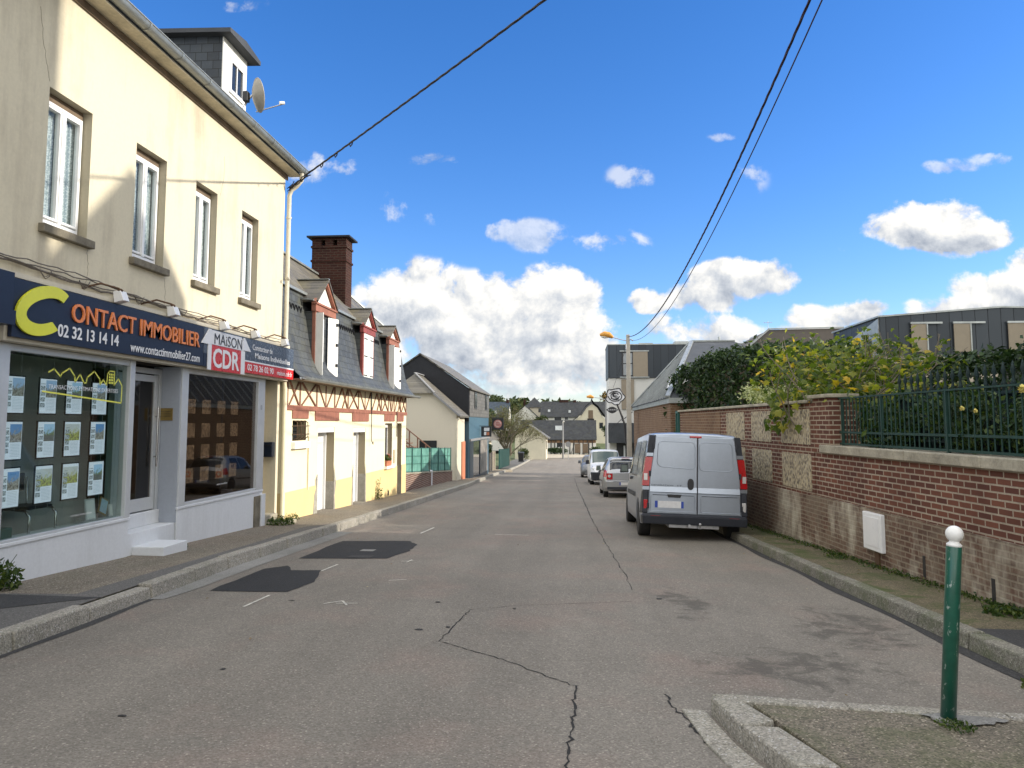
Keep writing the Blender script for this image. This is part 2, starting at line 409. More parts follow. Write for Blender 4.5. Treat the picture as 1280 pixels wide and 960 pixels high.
def asphalt_mat(name, c, var=.25, grain=1.0, warm=0.0, moss=0.0, stain=.4, spots=False):
    n = NT(name); p = n.pos()
    big = n.noise(p, .35, 5, .6); med = n.noise(n.scale(p, (1.0, .45, 1)), 1.6, 7, .68, .3); fine = n.noise(p, 55, 3, .8)
    vn = n.N('ShaderNodeTexVoronoi'); vn.inputs['Scale'].default_value = 95; n.L(p, vn.inputs['Vector'])
    sp = n.N('ShaderNodeSeparateColor'); n.L(vn.outputs['Color'], sp.inputs[0])
    base = n.ramp(big, [(.3, tuple(x*(1-var) for x in c)), (.7, tuple(x*(1+var) for x in c))])
    base = n.mix(n.mr(med, .50, .80, 0, stain), base, tuple(x*.42 for x in c))
    base = n.mix(n.mr(med, .20, .42, .28, 0), base, tuple(min(1, x*1.7) for x in c))
    lane = n.noise(n.scale(p, (1.1, .05, 1)), 1.0, 3, .6); base = n.mix(n.mr(lane, .42, .62, 0, .30), base, tuple(x*.62 for x in c))
    pink = n.noise(p, .9, 4, .6)
    base = n.mix(n.mr(pink, .5, .7, 0, warm), base, (c[0]*1.25, c[1]*1.0, c[2]*.98))
    spk = n.mr(sp.outputs[0], .0, 1.0, 0.45, 1.75); spd = n.N('ShaderNodeCombineColor')
    for i in range(3): n.L(spk, spd.inputs[i])
    base = n.mix(.62*grain, base, n.mix(1.0, base, spd.outputs[0], 'MULTIPLY'))
    lightstone = n.math('GREATER_THAN', sp.outputs[1], .955)
    base = n.mix(n.math('MULTIPLY', lightstone, .38*grain), base, tuple(min(.7, x*3.4) for x in c))
    if spots:
        sx = n.N('ShaderNodeSeparateXYZ'); n.L(p, sx.inputs[0]); tot = None
        sn = n.noise(n.scale(p, (1.0, 1.0, 1)), 3.4, 6, .7, .6)
        for (cx, cy_, rx, ry) in ((1.75, 6.15, 1.25, 1.0), (1.18, 8.7, .42, 1.5), (2.6, 7.6, .9, 1.6), (-1.6, 6.0, 1.3, .8), (-2.6, 9.0, .9, 1.6)):
            w = 1.0 if cx > 0 else .45
            a = n.math('DIVIDE', n.math('SUBTRACT', sx.outputs[0], cx), rx); b = n.math('DIVIDE', n.math('SUBTRACT', sx.outputs[1], cy_), ry)
            m = n.math('MULTIPLY', n.math('SUBTRACT', 1.0, n.math('ADD', n.math('MULTIPLY', a, a), n.math('MULTIPLY', b, b)), clamp=True), w)
            tot = m if tot is None else n.math('MAXIMUM', tot, m)
        sm_ = n.mr(n.math('MULTIPLY', n.math('POWER', tot, .5), sn), .42, .54, 0, .75)
        n.m.node_tree.nodes[-1].clamp = True
        base = n.mix(sm_, base, tuple(x*.42 for x in c))
    if moss: base = n.mix(n.mr(n.noise(p, 1.8, 7, .75, .5), .46, .60, 0, moss), base, (.060, .085, .022))
    n.set(base=base, rough=.88, spec=.3)
    n.bump(n.math('ADD', fine, n.math('MULTIPLY', vn.outputs['Distance'], 1.2)), .5*grain, .006)
    return n.m

M = {}
M['asphalt'] = asphalt_mat('asphalt', (.192, .174, .148), .12, .65, .4, 0, .35, True)
M['patch'] = asphalt_mat('fresh_asphalt', (.028, .029, .031), .15, .6, 0, 0, .2)
M['asphalt2'] = asphalt_mat('pavement_asphalt', (.125, .12, .112), .18, .7, 0, .0)
M['asphalt_dark'] = asphalt_mat('dark_asphalt', (.05, .05, .05), .2, .7, 0, .0)
M['stain'] = asphalt_mat('stained_asphalt', (.040, .039, .038), .2, 1.0, 0, 0)
M['aggregate'] = asphalt_mat('exposed_aggregate', (.190, .165, .130), .15, 1.25, .3, .12)
M['aggregate_moss'] = asphalt_mat('mossy_aggregate', (.13, .11, .07), .2, 1.2, 0, .85)
M['aggregate_isle'] = asphalt_mat('island_aggregate', (.165, .145, .112), .18, 1.3, .1, .4)
M['granite'] = asphalt_mat('granite', (.30, .28, .24), .25, 1.0, 0, .15)
M['granite_moss'] = asphalt_mat('mossy_granite', (.19, .18, .15), .25, 1.0, 0, .5)
M['gutter_concrete'] = asphalt_mat('gutter_concrete', (.24, .235, .22), .25, .5, 0, .1)
M['forecourt'] = asphalt_mat('pale_gravel', (.40, .35, .27), .12, .6)
M['grass_ground'] = plain('grass_ground', (.07, .09, .03), .95, 0, .4, .6)
M['crack'] = plain('crack', (.018, .017, .016), .95)
M['roadpaint'] = plain('faded_road_paint', (.55, .53, .47), .8, 0, .3, 12)
M['cream'] = render_wall('cream_render', (.64, .58, .435), (.32, .27, .20), .62)
M['cream_plain'] = render_wall('pale_render', (.62, .57, .46), (.40, .36, .28), .35)
M['reveal'] = render_wall('window_reveal', (.42, .38, .28), (.25, .22, .17), .4)
M['white_low'] = render_wall('white_painted_wall', (.66, .68, .70), (.35, .36, .36), .30, .12)
M['greyblue'] = render_wall('grey_blue_paint', (.36, .39, .44), (.25, .27, .30), .25, .1)
M['white_pvc'] = plain('white_plastic_frame', (.80, .80, .79), .35, 0, .04, 3)
M['alu'] = plain('pale_metal_frame', (.60, .62, .63), .4, .3, .06, 3)
M['curtain'] = None
M['sill'] = plain('stone_sill', (.17, .15, .11), .9, 0, .3, 6, .3, 40)
M['soffit'] = plain('soffit_board', (.50, .45, .34), .8, 0, .22, 2.5)
M['brownboard'] = plain('brown_board', (.16, .115, .075), .8, 0, .25, 5)
M['zinc'] = plain('zinc', (.34, .36, .35), .42, .55, .18, 2.5)
M['zincdark'] = plain('dark_zinc', (.060, .065, .072), .7, 0, .2, 1.5, spec=.25)
M['pipe'] = plain('painted_pipe', (.62, .58, .47), .6, 0, .12, 3)
M['slate'] = slates('slate', (.060, .067, .071))
M['slate_x'] = slates('slate_side', (.040, .050, .062), mode=(1, 0), amount=.1)
M['slate_mossy'] = slates('mossy_slate', (.11, .10, .085), moss=(.22, .19, .10), amount=.65)
M['slate_far'] = slates('far_slate', (.026, .029, .034), .35, .22, (1, 0), amount=.12, rough=.8)
M['slate_blue'] = slates('far_blue_slate', (.03, .045, .065), .35, .22, (1, 0), amount=.1, rough=.8)
M['slate_tan'] = slates('weathered_roof_tiles', (.13, .12, .10), .2, .15, moss=(.17, .15, .10), amount=.5)
M['slate_black'] = plain('black_slate_gable', (.008, .009, .013), .7, 0, .2, 3)
M['slate_grey'] = slates('grey_fibre_slates', (.12, .115, .105), .3, .2, moss=(.16, .14, .12), amount=.3)
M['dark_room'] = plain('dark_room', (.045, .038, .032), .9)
M['grey_wall'] = plain('grey_partition', (.52, .53, .52), .8, 0, .05)
M['room_floor'] = plain('room_floor', (.60, .66, .62), .35, 0, .06)
M['sign_navy'] = plain('navy_sign_panel', (.014, .022, .046), .38, 0, .05, 2, spec=.25)
M['sign_slate'] = plain('slate_blue_sign_panel', (.065, .085, .12), .25, 0, .05, 2)
M['sign_red'] = plain('red_sign_panel', (.60, .028, .030), .3, 0, .04, 2)
M['sign_white'] = plain('white_lettering', (.80, .80, .80), .4, 0, .03)
M['sign_black'] = plain('black_lettering', (.02, .02, .022), .4, 0, .03)
M['sign_yellow'] = plain('yellow_lettering', (.72, .72, .030), .35, 0, .04)
M['sign_orange'] = plain('orange_lettering', (.80, .24, .065), .35, 0, .04)
M['vinyl_yellow'] = plain('yellow_vinyl', (.85, .85, .12), .4, 0, .02)
M['black_plastic'] = plain('black_plastic', (.02, .02, .022), .45, 0, .1)
M['cable'] = plain('black_cable', (.015, .014, .016), .6, 0, .2, 20)
M['cable_purple'] = plain('dark_purple_cable', (.028, .012, .030), .6, 0, .2, 20)
M['greycable'] = plain('grey_cable', (.16, .14, .12), .7, 0, .3, 20)
M['brass'] = plain('brass_plaque', (.30, .21, .07), .4, .7, .1)
M['chrome'] = plain('polished_metal', (.65, .65, .65), .15, 1, .05)
M['steel'] = plain('steel', (.45, .45, .46), .35, .8, .12)
M['dish'] = plain('dish_grey', (.40, .37, .31), .5, 0, .2, 6)
M['yellow_render'] = render_wall('pale_yellow_render', (.82, .75, .53), (.60, .52, .34), .3, .12)
M['yellow_plinth'] = render_wall('yellow_plinth', (.76, .59, .29), (.55, .42, .20), .3, .12)
M['taupe'] = render_wall('taupe_render', (.33, .28, .19), (.30, .29, .27), .5, .2)
M['timber'] = plain('red_brown_timber', (.29, .115, .075), .75, 0, .2, 5, .2, 30)
M['timber_dark'] = plain('brown_stud', (.22, .11, .07), .8, 0, .25, 8, .2, 30)
M['timber_thin'] = plain('reddish_stud', (.25, .125, .085), .8, 0, .2, 8)
M['red_paint'] = plain('dark_red_paint', (.26, .055, .045), .55, 0, .2, 6)
M['shutter'] = None
M['white_wood'] = plain('white_painted_wood', (.78, .77, .72), .5, 0, .06, 5)
M['iron'] = plain('black_iron', (.02, .018, .017), .6, .3, .2)
M['rust'] = plain('rusty_iron', (.10, .055, .03), .8, .2, .3, 10)
M['chimney'] = brick('chimney_brick', (.062, .022, .016), (.038, .015, .013), (.075, .055, .04))
M['brick_red'] = brick('red_brick', (.195, .078, .050), (.100, .043, .033), (.42, .355, .27), mode=(-.0695, 1))
M['brick_pier'] = brick('pier_brick', (.185, .080, .053), (.100, .046, .036), (.42, .355, .26), mode=(1, 1))
M['brick_old'] = brick('old_brick', (.165, .092, .064), (.105, .064, .048), (.27, .22, .16), mode=(-.0695, 1), old=True, w=.22, h=.068, white=.95)
M['brick_tan'] = brick('tan_brick', (.21, .125, .075), (.15, .085, .055), (.28, .22, .15), mode=(1, 1), old=False)
M['brick_low'] = brick('garden_brick', (.20, .085, .055), (.13, .06, .045), (.45, .42, .36), mode=(1, 1))
M['coping'] = plain('stone_coping', (.33, .30, .23), .92, 0, .3, 4, .5, 40)
M['clad'] = None
M['beige_shutter'] = plain('beige_shutter', (.27, .225, .165), .7, 0, .05)
M['white_render'] = render_wall('white_render', (.62, .61, .57), (.45, .43, .38), .25, .1)
M['beige_clad'] = plain('beige_cladding', (.42, .36, .29), .8, 0, .06, 1)
M['greenfence'] = plain('dark_green_paint', (.006, .038, .028), .65, 0, .2, 8)
M['greenfence2'] = plain('dark_teal_sheet', (.003, .018, .018), .75, 0, .2, 5)
M['bollard_green'] = None
M['white_ball'] = plain('white_enamel', (.78, .77, .74), .35, 0, .05, 10, obj=True)
M['rubber'] = plain('tyre_rubber', (.018, .018, .018), .85, 0, .2, 20, obj=True)
M['car_glass'] = plain('car_glass', (.012, .016, .018), .06, 0, .02, 2, coat=.4, obj=True)
M['car_glass2'] = plain('windscreen_glass', (.10, .13, .11), .08, 0, .05, 2, coat=.4, obj=True)
M['silver'] = plain('silver_paint', (.42, .43, .44), .30, .75, .03, 3, coat=.35, obj=True)
M['van_silver'] = plain('silver_van_paint', (.36, .40, .46), .30, .70, .05, 2, coat=.3, obj=True)
M['white_paint'] = plain('white_car_paint', (.76, .77, .78), .3, 0, .03, 3, coat=.4, obj=True)
M['bumper'] = plain('dark_bumper_plastic', (.020, .023, .032), .55, 0, .12, 10, obj=True)
M['redlamp'] = plain('red_lamp_lens', (.42, .006, .010), .2, 0, .1, 30, coat=.6, obj=True)
M['clearlamp'] = plain('clear_lamp_lens', (.62, .60, .58), .15, .2, .1, 30, coat=.6, obj=True)
M['plate'] = plain('plate_white', (.66, .66, .66), .4, 0, .08, 15, obj=True)
M['plate_blue'] = plain('plate_blue', (.02, .06, .35), .4, obj=True)
M['rim'] = plain('wheel_rim', (.50, .50, .50), .35, .5, .1, 20, obj=True)
M['concrete_pole'] = plain('concrete_pole', (.42, .39, .33), .85, 0, .12, 3, .2, 30)
M['amber'] = plain('amber_lamp_hood', (.60, .28, .04), .4, 0, .1, 10)
M['orange_paint'] = plain('terracotta_paint', (.52, .19, .10), .6, 0, .1, 4)
M['shop_blue'] = plain('shop_blue_paint', (.050, .115, .165), .45, 0, .08, 2)
M['shop_dark'] = plain('shop_dark_paint', (.012, .020, .035), .4, 0, .1, 3)
M['netting'] = None
M['bark'] = plain('bark', (.12, .095, .07), .95, 0, .3, 8, .6, 30)
M['bark_fig'] = plain('fig_bark', (.20, .17, .13), .9, 0, .25, 10, .4, 40)
M['twig'] = plain('bare_twigs', (.12, .105, .075), .95, 0, .3, 2)
M['laurel'] = leafmat('laurel_leaf', [(0, (.010, .024, .009)), (.6, (.020, .045, .014)), (.92, (.045, .085, .022)), (1, (.09, .13, .04))], .18, .5, .3)
M['hedge_far'] = leafmat('hedge_leaf', [(0, (.012, .03, .010)), (.7, (.03, .06, .018)), (1, (.07, .10, .03))], .25)
M['fig'] = leafmat('fig_leaf', [(0, (.04, .075, .015)), (.4, (.09, .135, .022)), (.75, (.19, .23, .035)), (.93, (.36, .34, .05)), (1, (.55, .36, .03))], .55)
M['varieg'] = leafmat('variegated_leaf', [(0, (.20, .25, .10)), (.5, (.42, .46, .26)), (1, (.68, .68, .48))], .35)
M['ivy'] = leafmat('ivy_leaf', [(0, (.04, .06, .015)), (.6, (.09, .12, .025)), (1, (.17, .18, .05))], .35)
M['rose_leaf'] = leafmat('rose_leaf', [(0, (.015, .035, .010)), (.7, (.035, .075, .018)), (1, (.12, .17, .04))], .35)
M['petal'] = plain('pale_yellow_petal', (.80, .68, .20), .6, 0, .1, 30)
M['redpetal'] = plain('red_petal', (.45, .05, .03), .6, 0, .2, 30)
M['weed'] = leafmat('weed_leaf', [(0, (.02, .045, .008)), (.6, (.05, .09, .015)), (1, (.12, .15, .03))], .35)
M['tree_far'] = leafmat('far_tree_leaf', [(0, (.02, .035, .012)), (.6, (.045, .065, .02)), (1, (.09, .10, .03))], .2, .8)
M['tree_autumn'] = leafmat('autumn_leaf', [(0, (.08, .06, .02)), (.6, (.16, .11, .03)), (1, (.22, .12, .03))], .3, .8)
M['tree_grey'] = leafmat('sparse_leaf', [(0, (.07, .07, .03)), (.6, (.12, .12, .05)), (1, (.17, .16, .07))], .3, .8)
M['earth'] = plain('garden_earth', (.06, .045, .03), .95, 0, .3, 3)
M['shopglass'] = glass_thin('shop_glass', (.80, .86, .84), 1.0)
M['shopglass_dark'] = glass_thin('dark_shop_glass', (.55, .50, .46), 1.0)
M['winglass'] = glass_thin('window_glass', (.90, .93, .94), .45)
M['far_window'] = plain('far_window_glass', (.02, .023, .026), .15, 0, .1)
M['far_cream'] = plain('far_cream_wall', (.60, .55, .42), .9, 0, .08, .5)
M['far_white'] = plain('far_white_wall', (.66, .64, .58), .9, 0, .08, .5)
M['panel_gabion'] = plain('stone_fence', (.17, .14, .11), .95, 0, .5, 5, .6, 12)
M['teal_board'] = plain('teal_board', (.02, .10, .085), .6, 0, .15, 3)
M['parts_grey'] = plain('grey_paint', (.22, .22, .22), .7, 0, .1)
def special():
    # lace curtain: fine stitched pattern and vertical folds
    n = NT('lace_curtain'); p = n.pos(); s = n.N('ShaderNodeSeparateXYZ'); n.L(p, s.inputs[0])
    wv = n.math('SINE', n.math('MULTIPLY', s.outputs[1], 75)); fl = n.vor(p, 45)
    c = n.ramp(n.math('ADD', n.math('MULTIPLY', wv, .25), fl), [(.05, (.80, .82, .80)), (.75, (.34, .38, .38))])
    n.set(base=c, rough=.9); M['curtain'] = n.m
    # roller shutter
    n = NT('white_roller_shutter'); p = n.pos(); s = n.N('ShaderNodeSeparateXYZ'); n.L(p, s.inputs[0])
    w = n.math('FRACT', n.math('MULTIPLY', s.outputs[2], 18)); c = n.ramp(w, [(.0, (.30, .31, .31)), (.12, (.74, .75, .74)), (1, (.78, .78, .77))])
    n.set(base=c, rough=.45); n.bump(n.ramp(w, [(0, (0, 0, 0)), (.2, (1, 1, 1))]), .4, .01); M['shutter'] = n.m
    # standing seam dark cladding
    n = NT('dark_seam_cladding'); p = n.pos(); s = n.N('ShaderNodeSeparateXYZ'); n.L(p, s.inputs[0])
    a = n.math('ADD', s.outputs[0], n.math('MULTIPLY', s.outputs[1], .83)); w = n.math('FRACT', n.math('MULTIPLY', a, 1.9))
    st = n.math('FLOOR', n.math('MULTIPLY', a, 1.9)); wn = n.N('ShaderNodeTexWhiteNoise', noise_dimensions='1D'); n.L(st, wn.inputs['W'])
    c = n.mix(wn.outputs[0], (.030, .037, .045), (.048, .058, .068)); c = n.mix(n.math('LESS_THAN', w, .05), c, (.012, .014, .017))
    n.set(base=c, rough=.45, metal=.4); n.bump(n.ramp(w, [(0, (0, 0, 0)), (.06, (1, 1, 1))]), .5, .02); M['clad'] = n.m
    # scratched green enamel
    n = NT('scratched_green_enamel'); p = n.pos(True); a = n.noise(p, 9, 6, .7); f = n.noise(n.scale(p, (30, 30, 12)), 1.5, 3, .6, .6)
    c = n.ramp(a, [(.3, (.006, .065, .042)), (.7, (.012, .10, .065))]); c = n.mix(n.mr(f, .64, .68, 0, .85), c, (.30, .36, .32))
    n.set(base=c, rough=.32, coat=.3); M['bollard_green'] = n.m
    # green privacy netting over mesh
    n = NT('green_netting'); p = n.pos(); s = n.N('ShaderNodeSeparateXYZ'); n.L(p, s.inputs[0])
    a = n.noise(p, 2.2, 5, .65); c = n.ramp(a, [(.35, (.07, .22, .18)), (.62, (.16, .38, .31))])
    n.set(base=c, rough=.8)
    tr = n.N('ShaderNodeBsdfTransparent'); mx = n.N('ShaderNodeMixShader')
    n.L(n.mr(n.noise(p, 6, 3, .6), .35, .65, .03, .22), mx.inputs[0]); n.L(n.b.outputs[0], mx.inputs[1]); n.L(tr.outputs[0], mx.inputs[2]); n.L(mx.outputs[0], n.out.inputs[0]); M['netting'] = n.m
    # flints in lime mortar
    n = NT('flint_panel'); uvw, z, p = uvec(n, (-.0695, 1)); sv = n.scale(uvw, (1.15, .8, 1))
    v1 = n.N('ShaderNodeTexVoronoi'); v1.inputs['Scale'].default_value = 19; v1.inputs['Randomness'].default_value = .85; n.L(sv, v1.inputs['Vector'])
    sp = n.N('ShaderNodeSeparateColor'); n.L(v1.outputs['Color'], sp.inputs[0])
    fl = n.ramp(sp.outputs[0], [(0, (.09, .075, .06)), (.35, (.20, .165, .12)), (.75, (.34, .29, .20)), (1, (.48, .43, .33))])
    nn_ = n.noise(p, 22, 4, .6); dist = n.math('ADD', v1.outputs['Distance'], n.math('MULTIPLY', n.math('SUBTRACT', nn_, .5), .35))
    c = n.mix(n.mr(dist, .46, .60, 0, 1), fl, (.43, .36, .235)); c = n.mix(n.mr(n.noise(p, 2, 5, .6), .5, .75, 0, .35), c, (.30, .26, .18))
    n.set(base=c, rough=.85); n.bump(n.math('MULTIPLY', dist, -1), .7, .02); M['flint'] = n.m
    # property sheet: picture block, text lines (all in object space: local y across, z up, 0..1)
    for k, (sky_, land) in enumerate([((.25, .36, .55), (.24, .24, .22)), ((.30, .45, .65), (.16, .22, .12)), ((.42, .44, .46), (.36, .38, .10)), ((.10, .22, .45), (.30, .28, .26))]):
        n = NT('property_sheet'); p = n.pos(True); s = n.N('ShaderNodeSeparateXYZ'); n.L(p, s.inputs[0]); Y, Z = s.outputs[1], s.outputs[2]
        def inside(a, b, c_, d):
            return n.math('MULTIPLY', n.math('MULTIPLY', n.math('GREATER_THAN', Y, a), n.math('LESS_THAN', Y, b)), n.math('MULTIPLY', n.math('GREATER_THAN', Z, c_), n.math('LESS_THAN', Z, d)))
        cc = (.62, .66, .78)
        ns = n.noise(n.scale(p, (1, 1, 1)), 16, 5, .7)
        pic = n.mix(n.mr(n.math('ADD', ns, n.math('MULTIPLY', n.math('SUBTRACT', .31, Z), 4.0)), .42, .58, 0, 1), sky_, n.mix(n.mr(n.noise(p, 45, 3, .6), .45, .6, 0, 1), land, (.10, .08, .07)))
        if k == 1: pic = n.mix(n.math('LESS_THAN', Z, .27), pic, (.12, .12, .12))
        cc = n.mix(inside(.11, .29, .20, .40) if k != 2 else inside(.02, .29, .2, .4), cc, pic)
        thumbs = n.math('MULTIPLY', inside(.02, .10, .08, .36), n.math('GREATER_THAN', n.math('FRACT', n.math('MULTIPLY', Z, 15)), .25))
        cc = n.mix(thumbs, cc, n.mix(n.mr(n.noise(p, 60, 3, .6), .4, .6, 0, 1), (.10, .12, .14), (.40, .44, .50)))
        lines = n.math('MULTIPLY', inside(.12, .27, .04, .19), n.math('GREATER_THAN', n.math('FRACT', n.math('MULTIPLY', Z, 60)), .55))
        cc = n.mix(n.math('MULTIPLY', lines, .4), cc, (.2, .22, .28))
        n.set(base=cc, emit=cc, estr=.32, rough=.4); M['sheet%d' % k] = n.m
    # brown papers in the dark window, made to glow so they read brighter
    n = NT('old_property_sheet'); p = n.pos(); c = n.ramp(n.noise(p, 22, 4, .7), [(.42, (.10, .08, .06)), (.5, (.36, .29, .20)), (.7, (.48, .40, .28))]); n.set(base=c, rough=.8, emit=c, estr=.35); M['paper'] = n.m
    # zigzag decorated dark slate (mansard)
special()
# ---------------------------------------------------------------- ground, road, pavements
def knots():
    ys = [-14 + i for i in range(0, 150)] + [137 + 4*i for i in range(1, 40)] + [320, 400, 600, 1000, 1600]
    return ys
def sheet(name, left, right, dz, mt, y0=None, y1=None, nx=6, kind='structure', step=1.0):
    """a strip between two edge curves x(y), draped on the land, dz above it"""
    mb = MB(); ys = []; y = y0
    while y < y1 - 1e-6: ys.append(y); y += step
    ys.append(y1)
    for y in ys:
        a, b = left(y), right(y)
        for i in range(nx+1):
            x = lerp(a, b, i/nx); mb.v.append((x, y, G(x, y) + dz))
    for j in range(len(ys)-1):
        for i in range(nx):
            o = j*(nx+1)+i; mb.f.append((o, o+1, o+nx+2, o+nx+1)); mb.m.append(0); mb.sm.append(True)
    return mb.build(name, mt, kind=kind, auto='raw')
def KL(y): return interp([-14, 5.7, 10.6, 20, 35, 50, 62, 95], [-4.2, -4.38, -4.62, -4.65, -4.80, -5.3, -5.45, -5.45], y)
def KR(y): return interp([-14, 6, 9.7, 14.2, 28, 38, 50, 60, 95], [3.6, 3.31, 3.17, 3.0, 2.75, 2.5, 2.15, 2.1, 2.6], y)
# the ground as one sheet to the horizon
mb = MB(); ys = knots(); xs = [-900, -400, -200, -100, -50, -25, -12, -6, -3, 0, 3, 6, 12, 25, 50, 100, 200, 400, 900]
for y in ys:
    for x in xs:
        bump = 0 if (abs(x) < 14 and y < 140) else .5 * mnoise.noise(Vector((x*.02, y*.02, 0)))
        mb.v.append((x, y, G(x, y) - .06 + bump - (.25 if y > 100 and x > 60 else 0)))
n_ = len(xs)
for j in range(len(ys)-1):
    for i in range(n_-1):
        o = j*n_+i; mb.f.append((o, o+1, o+n_+1, o+n_)); mb.m.append(0); mb.sm.append(True)
mb.build('ground', M['grass_ground'], kind='structure', auto='raw')
sheet('road', KL, KR, 0, M['asphalt'], -14, 96, 12)
# the bend to the right at the end of the street
def ribbon(name, Lp, Rp, dz, mt, nx=8, sub=6):
    mb = MB(); rows = []
    for k in range(len(Lp)-1):
        for s_ in range(sub):
            t = s_/sub; rows.append((lerp(Lp[k][0], Lp[k+1][0], t), lerp(Lp[k][1], Lp[k+1][1], t), lerp(Rp[k][0], Rp[k+1][0], t), lerp(Rp[k][1], Rp[k+1][1], t)))
    rows.append((*Lp[-1], *Rp[-1]))
    for (ax, ay, bx, by) in rows:
        for i in range(nx+1):
            x, y = lerp(ax, bx, i/nx), lerp(ay, by, i/nx); mb.v.append((x, y, G(x, y)+dz))
    for j in range(len(rows)-1):
        for i in range(nx):
            o = j*(nx+1)+i; mb.f.append((o, o+1, o+nx+2, o+nx+1)); mb.m.append(0); mb.sm.append(True)
    return mb.build(name, mt, kind='structure', auto='raw')
ribbon('road', [(-5.45, 96), (-5.2, 100), (-3.6, 105), (0, 109.5), (6, 113), (16, 116), (40, 119)], [(2.6, 96), (3.2, 99), (4.6, 101), (7, 103), (11, 105), (18, 107), (40, 109)], 0, M['asphalt'])
ribbon('path', [(-5.45, 96), (-5.6, 100), (-6.5, 106), (-6.5, 114), (-6, 124), (-4, 127.2), (16, 127.2), (40, 127.2)], [(-5.4, 96.2), (-5.2, 100), (-3.6, 105), (0, 109.5), (4, 112.2), (10, 114.4), (16, 116), (40, 119)], .03, M['forecourt'], 8, 4)
sheet('path', lambda y: -9.0, lambda y: KL(y), .02, M['forecourt'], 61.6, 66.5, 5)

# pavements
def PL(y): return -6.9 if y > 52 else -6.9
sheet('pavement', lambda y: -9.5 if y > 27 else -6.9, lambda y: KL(y)-.17, .13, M['aggregate'], -14, 61.3, 8)
sheet('pavement', lambda y: -7.4, lambda y: KL(y)-.17, .12, M['asphalt2'], 66.5, 96, 6)
sheet('pavement', lambda y: interp([-14, 7.3, 7.42, 12, 14.5, 15.2], [-6.9, -6.9, -4.98, -5.02, -5.15, -4.85], y), lambda y: KL(y)-.175, .134, M['asphalt2'], -14, 15.2, 5, step=.25)
sheet('pavement', lambda y: interp([5.9, 7.35], [-5.9, -6.9], y), lambda y: interp([5.9, 7.35], [-5.9, -4.62], y), .138, M['asphalt_dark'], 5.9, 7.35, 4, step=.15)
sheet('pavement', lambda y: KR(y)+.19, lambda y: 4.95-.0695*y, .12, M['aggregate_moss'], 7.2, 60, 5, step=.5)
sheet('pavement', lambda y: KR(y)+.19, lambda y: 5.1-.0695*y, .124, M['asphalt_dark'], -14, 7.2, 5, step=.5)

def kerb(fx, side, y0, y1, hgt, w, mt, seed, low=None, face=0.03, stone=1.0):
    r_ = random.Random(seed); mb = MB(); y = y0
    while y < y1:
        L_ = stone*r_.uniform(.85, 1.15) if y < 40 else 3.0
        ya, yb = y+.008, min(y+L_-.008, y1)
        h = hgt + r_.uniform(-.008, .008)
        if low and low[0] < (ya+yb)/2 < low[1]: h = low[2]
        dx = r_.uniform(-.008, .008)
        b, t = [], []
        for (xx, yy) in ((fx(ya)+dx, ya), (fx(yb)+dx, yb), (fx(yb)+side*w+dx, yb), (fx(ya)+side*w+dx, ya)):
            b.append((xx, yy, G(xx, yy)-.15)); t.append((xx, yy, G(xx, yy)+h))
        t[0] = (t[0][0]+side*face, t[0][1], t[0][2]); t[1] = (t[1][0]+side*face, t[1][1], t[1][2])
        mb.hexa(b, t) if side > 0 else mb.hexa(b[::-1], t[::-1])
        y += L_
    mb.build('kerb', mt, bevel=.018, kind='structure')
kerb(lambda y: KL(y), -1, -12, 61.4, .155, .19, M['granite'], 3, (7.05, 7.75, .12))
kerb(lambda y: KL(y), -1, 66.5, 96, .14, .2, M['granite'], 4)
kerb(lambda y: KR(y), 1, -12, 60, .135, .19, M['granite_moss'], 5)
mb = MB(); mb.prism([(-5.45, 61.3, G(-5.4, 61.3)-.1), (-4.95, 61.6, G(-5, 61.6)-.1), (-5.1, 62.2, G(-5, 62)-.1), (-6.6, 62.2, G(-6.6, 62)-.1), (-6.6, 61.3, G(-6.6, 61.3)-.1)], (0, 0, .27))
mb.build('kerb', M['forecourt'], bevel=.03, kind='structure')

def decal(name, pts, dz, mt, jag=0, seed=1, sub=1):
    """a flat irregular polygon lying on the road, cut fine enough to follow it"""
    r_ = random.Random(seed); P = []
    for i in range(len(pts)):
        a, b = pts[i], pts[(i+1) % len(pts)]
        for k in range(sub):
            t = k/sub; P.append((lerp(a[0], b[0], t)+r_.uniform(-jag, jag), lerp(a[1], b[1], t)+r_.uniform(-jag, jag)))
    mb = MB(); cx = sum(p[0] for p in P)/len(P); cy_ = sum(p[1] for p in P)/len(P)
    vs = [(cx, cy_, G(cx, cy_)+dz)] + [(p[0], p[1], G(p[0], p[1])+dz) for p in P]
    mb.add(vs, [(0, i+1, (i+1) % len(P)+1) for i in range(len(P))])
    return mb.build(name, mt, kind='structure', auto='raw')
decal('asphalt_patch', [(-4.12, 8.55), (-4.16, 10.2), (-3.95, 10.55), (-3.75, 10.15), (-3.38, 10.2), (-3.16, 9.3), (-3.24, 8.62)], .005, M['patch'], .015, 2, 5)
decal('asphalt_patch', [(-4.05, 11.25), (-4.10, 13.5), (-2.95, 13.75), (-2.70, 13.2), (-2.66, 12.4), (-2.80, 11.45)], .005, M['patch'], .02, 3, 5)
decal('manhole_frame', [(-3.4, 11.45), (-3.4, 11.7), (-3.05, 11.7), (-3.05, 11.45)], .009, M['asphalt_dark'], 0, 4)
decal('manhole_frame', [(-3.42, 12.2), (-3.42, 12.42), (-3.2, 12.42), (-3.2, 12.2)], .009, M['gutter_concrete'], 0, 4)
sheet('gutter', lambda y: KL(y)-.01, lambda y: KL(y)+interp([5, 8, 8.6, 11, 15, 30], [.10, .14, .22, .28, .30, .25], y), .005, M['gutter_concrete'], 8.0, 15.0, 2, step=.4)
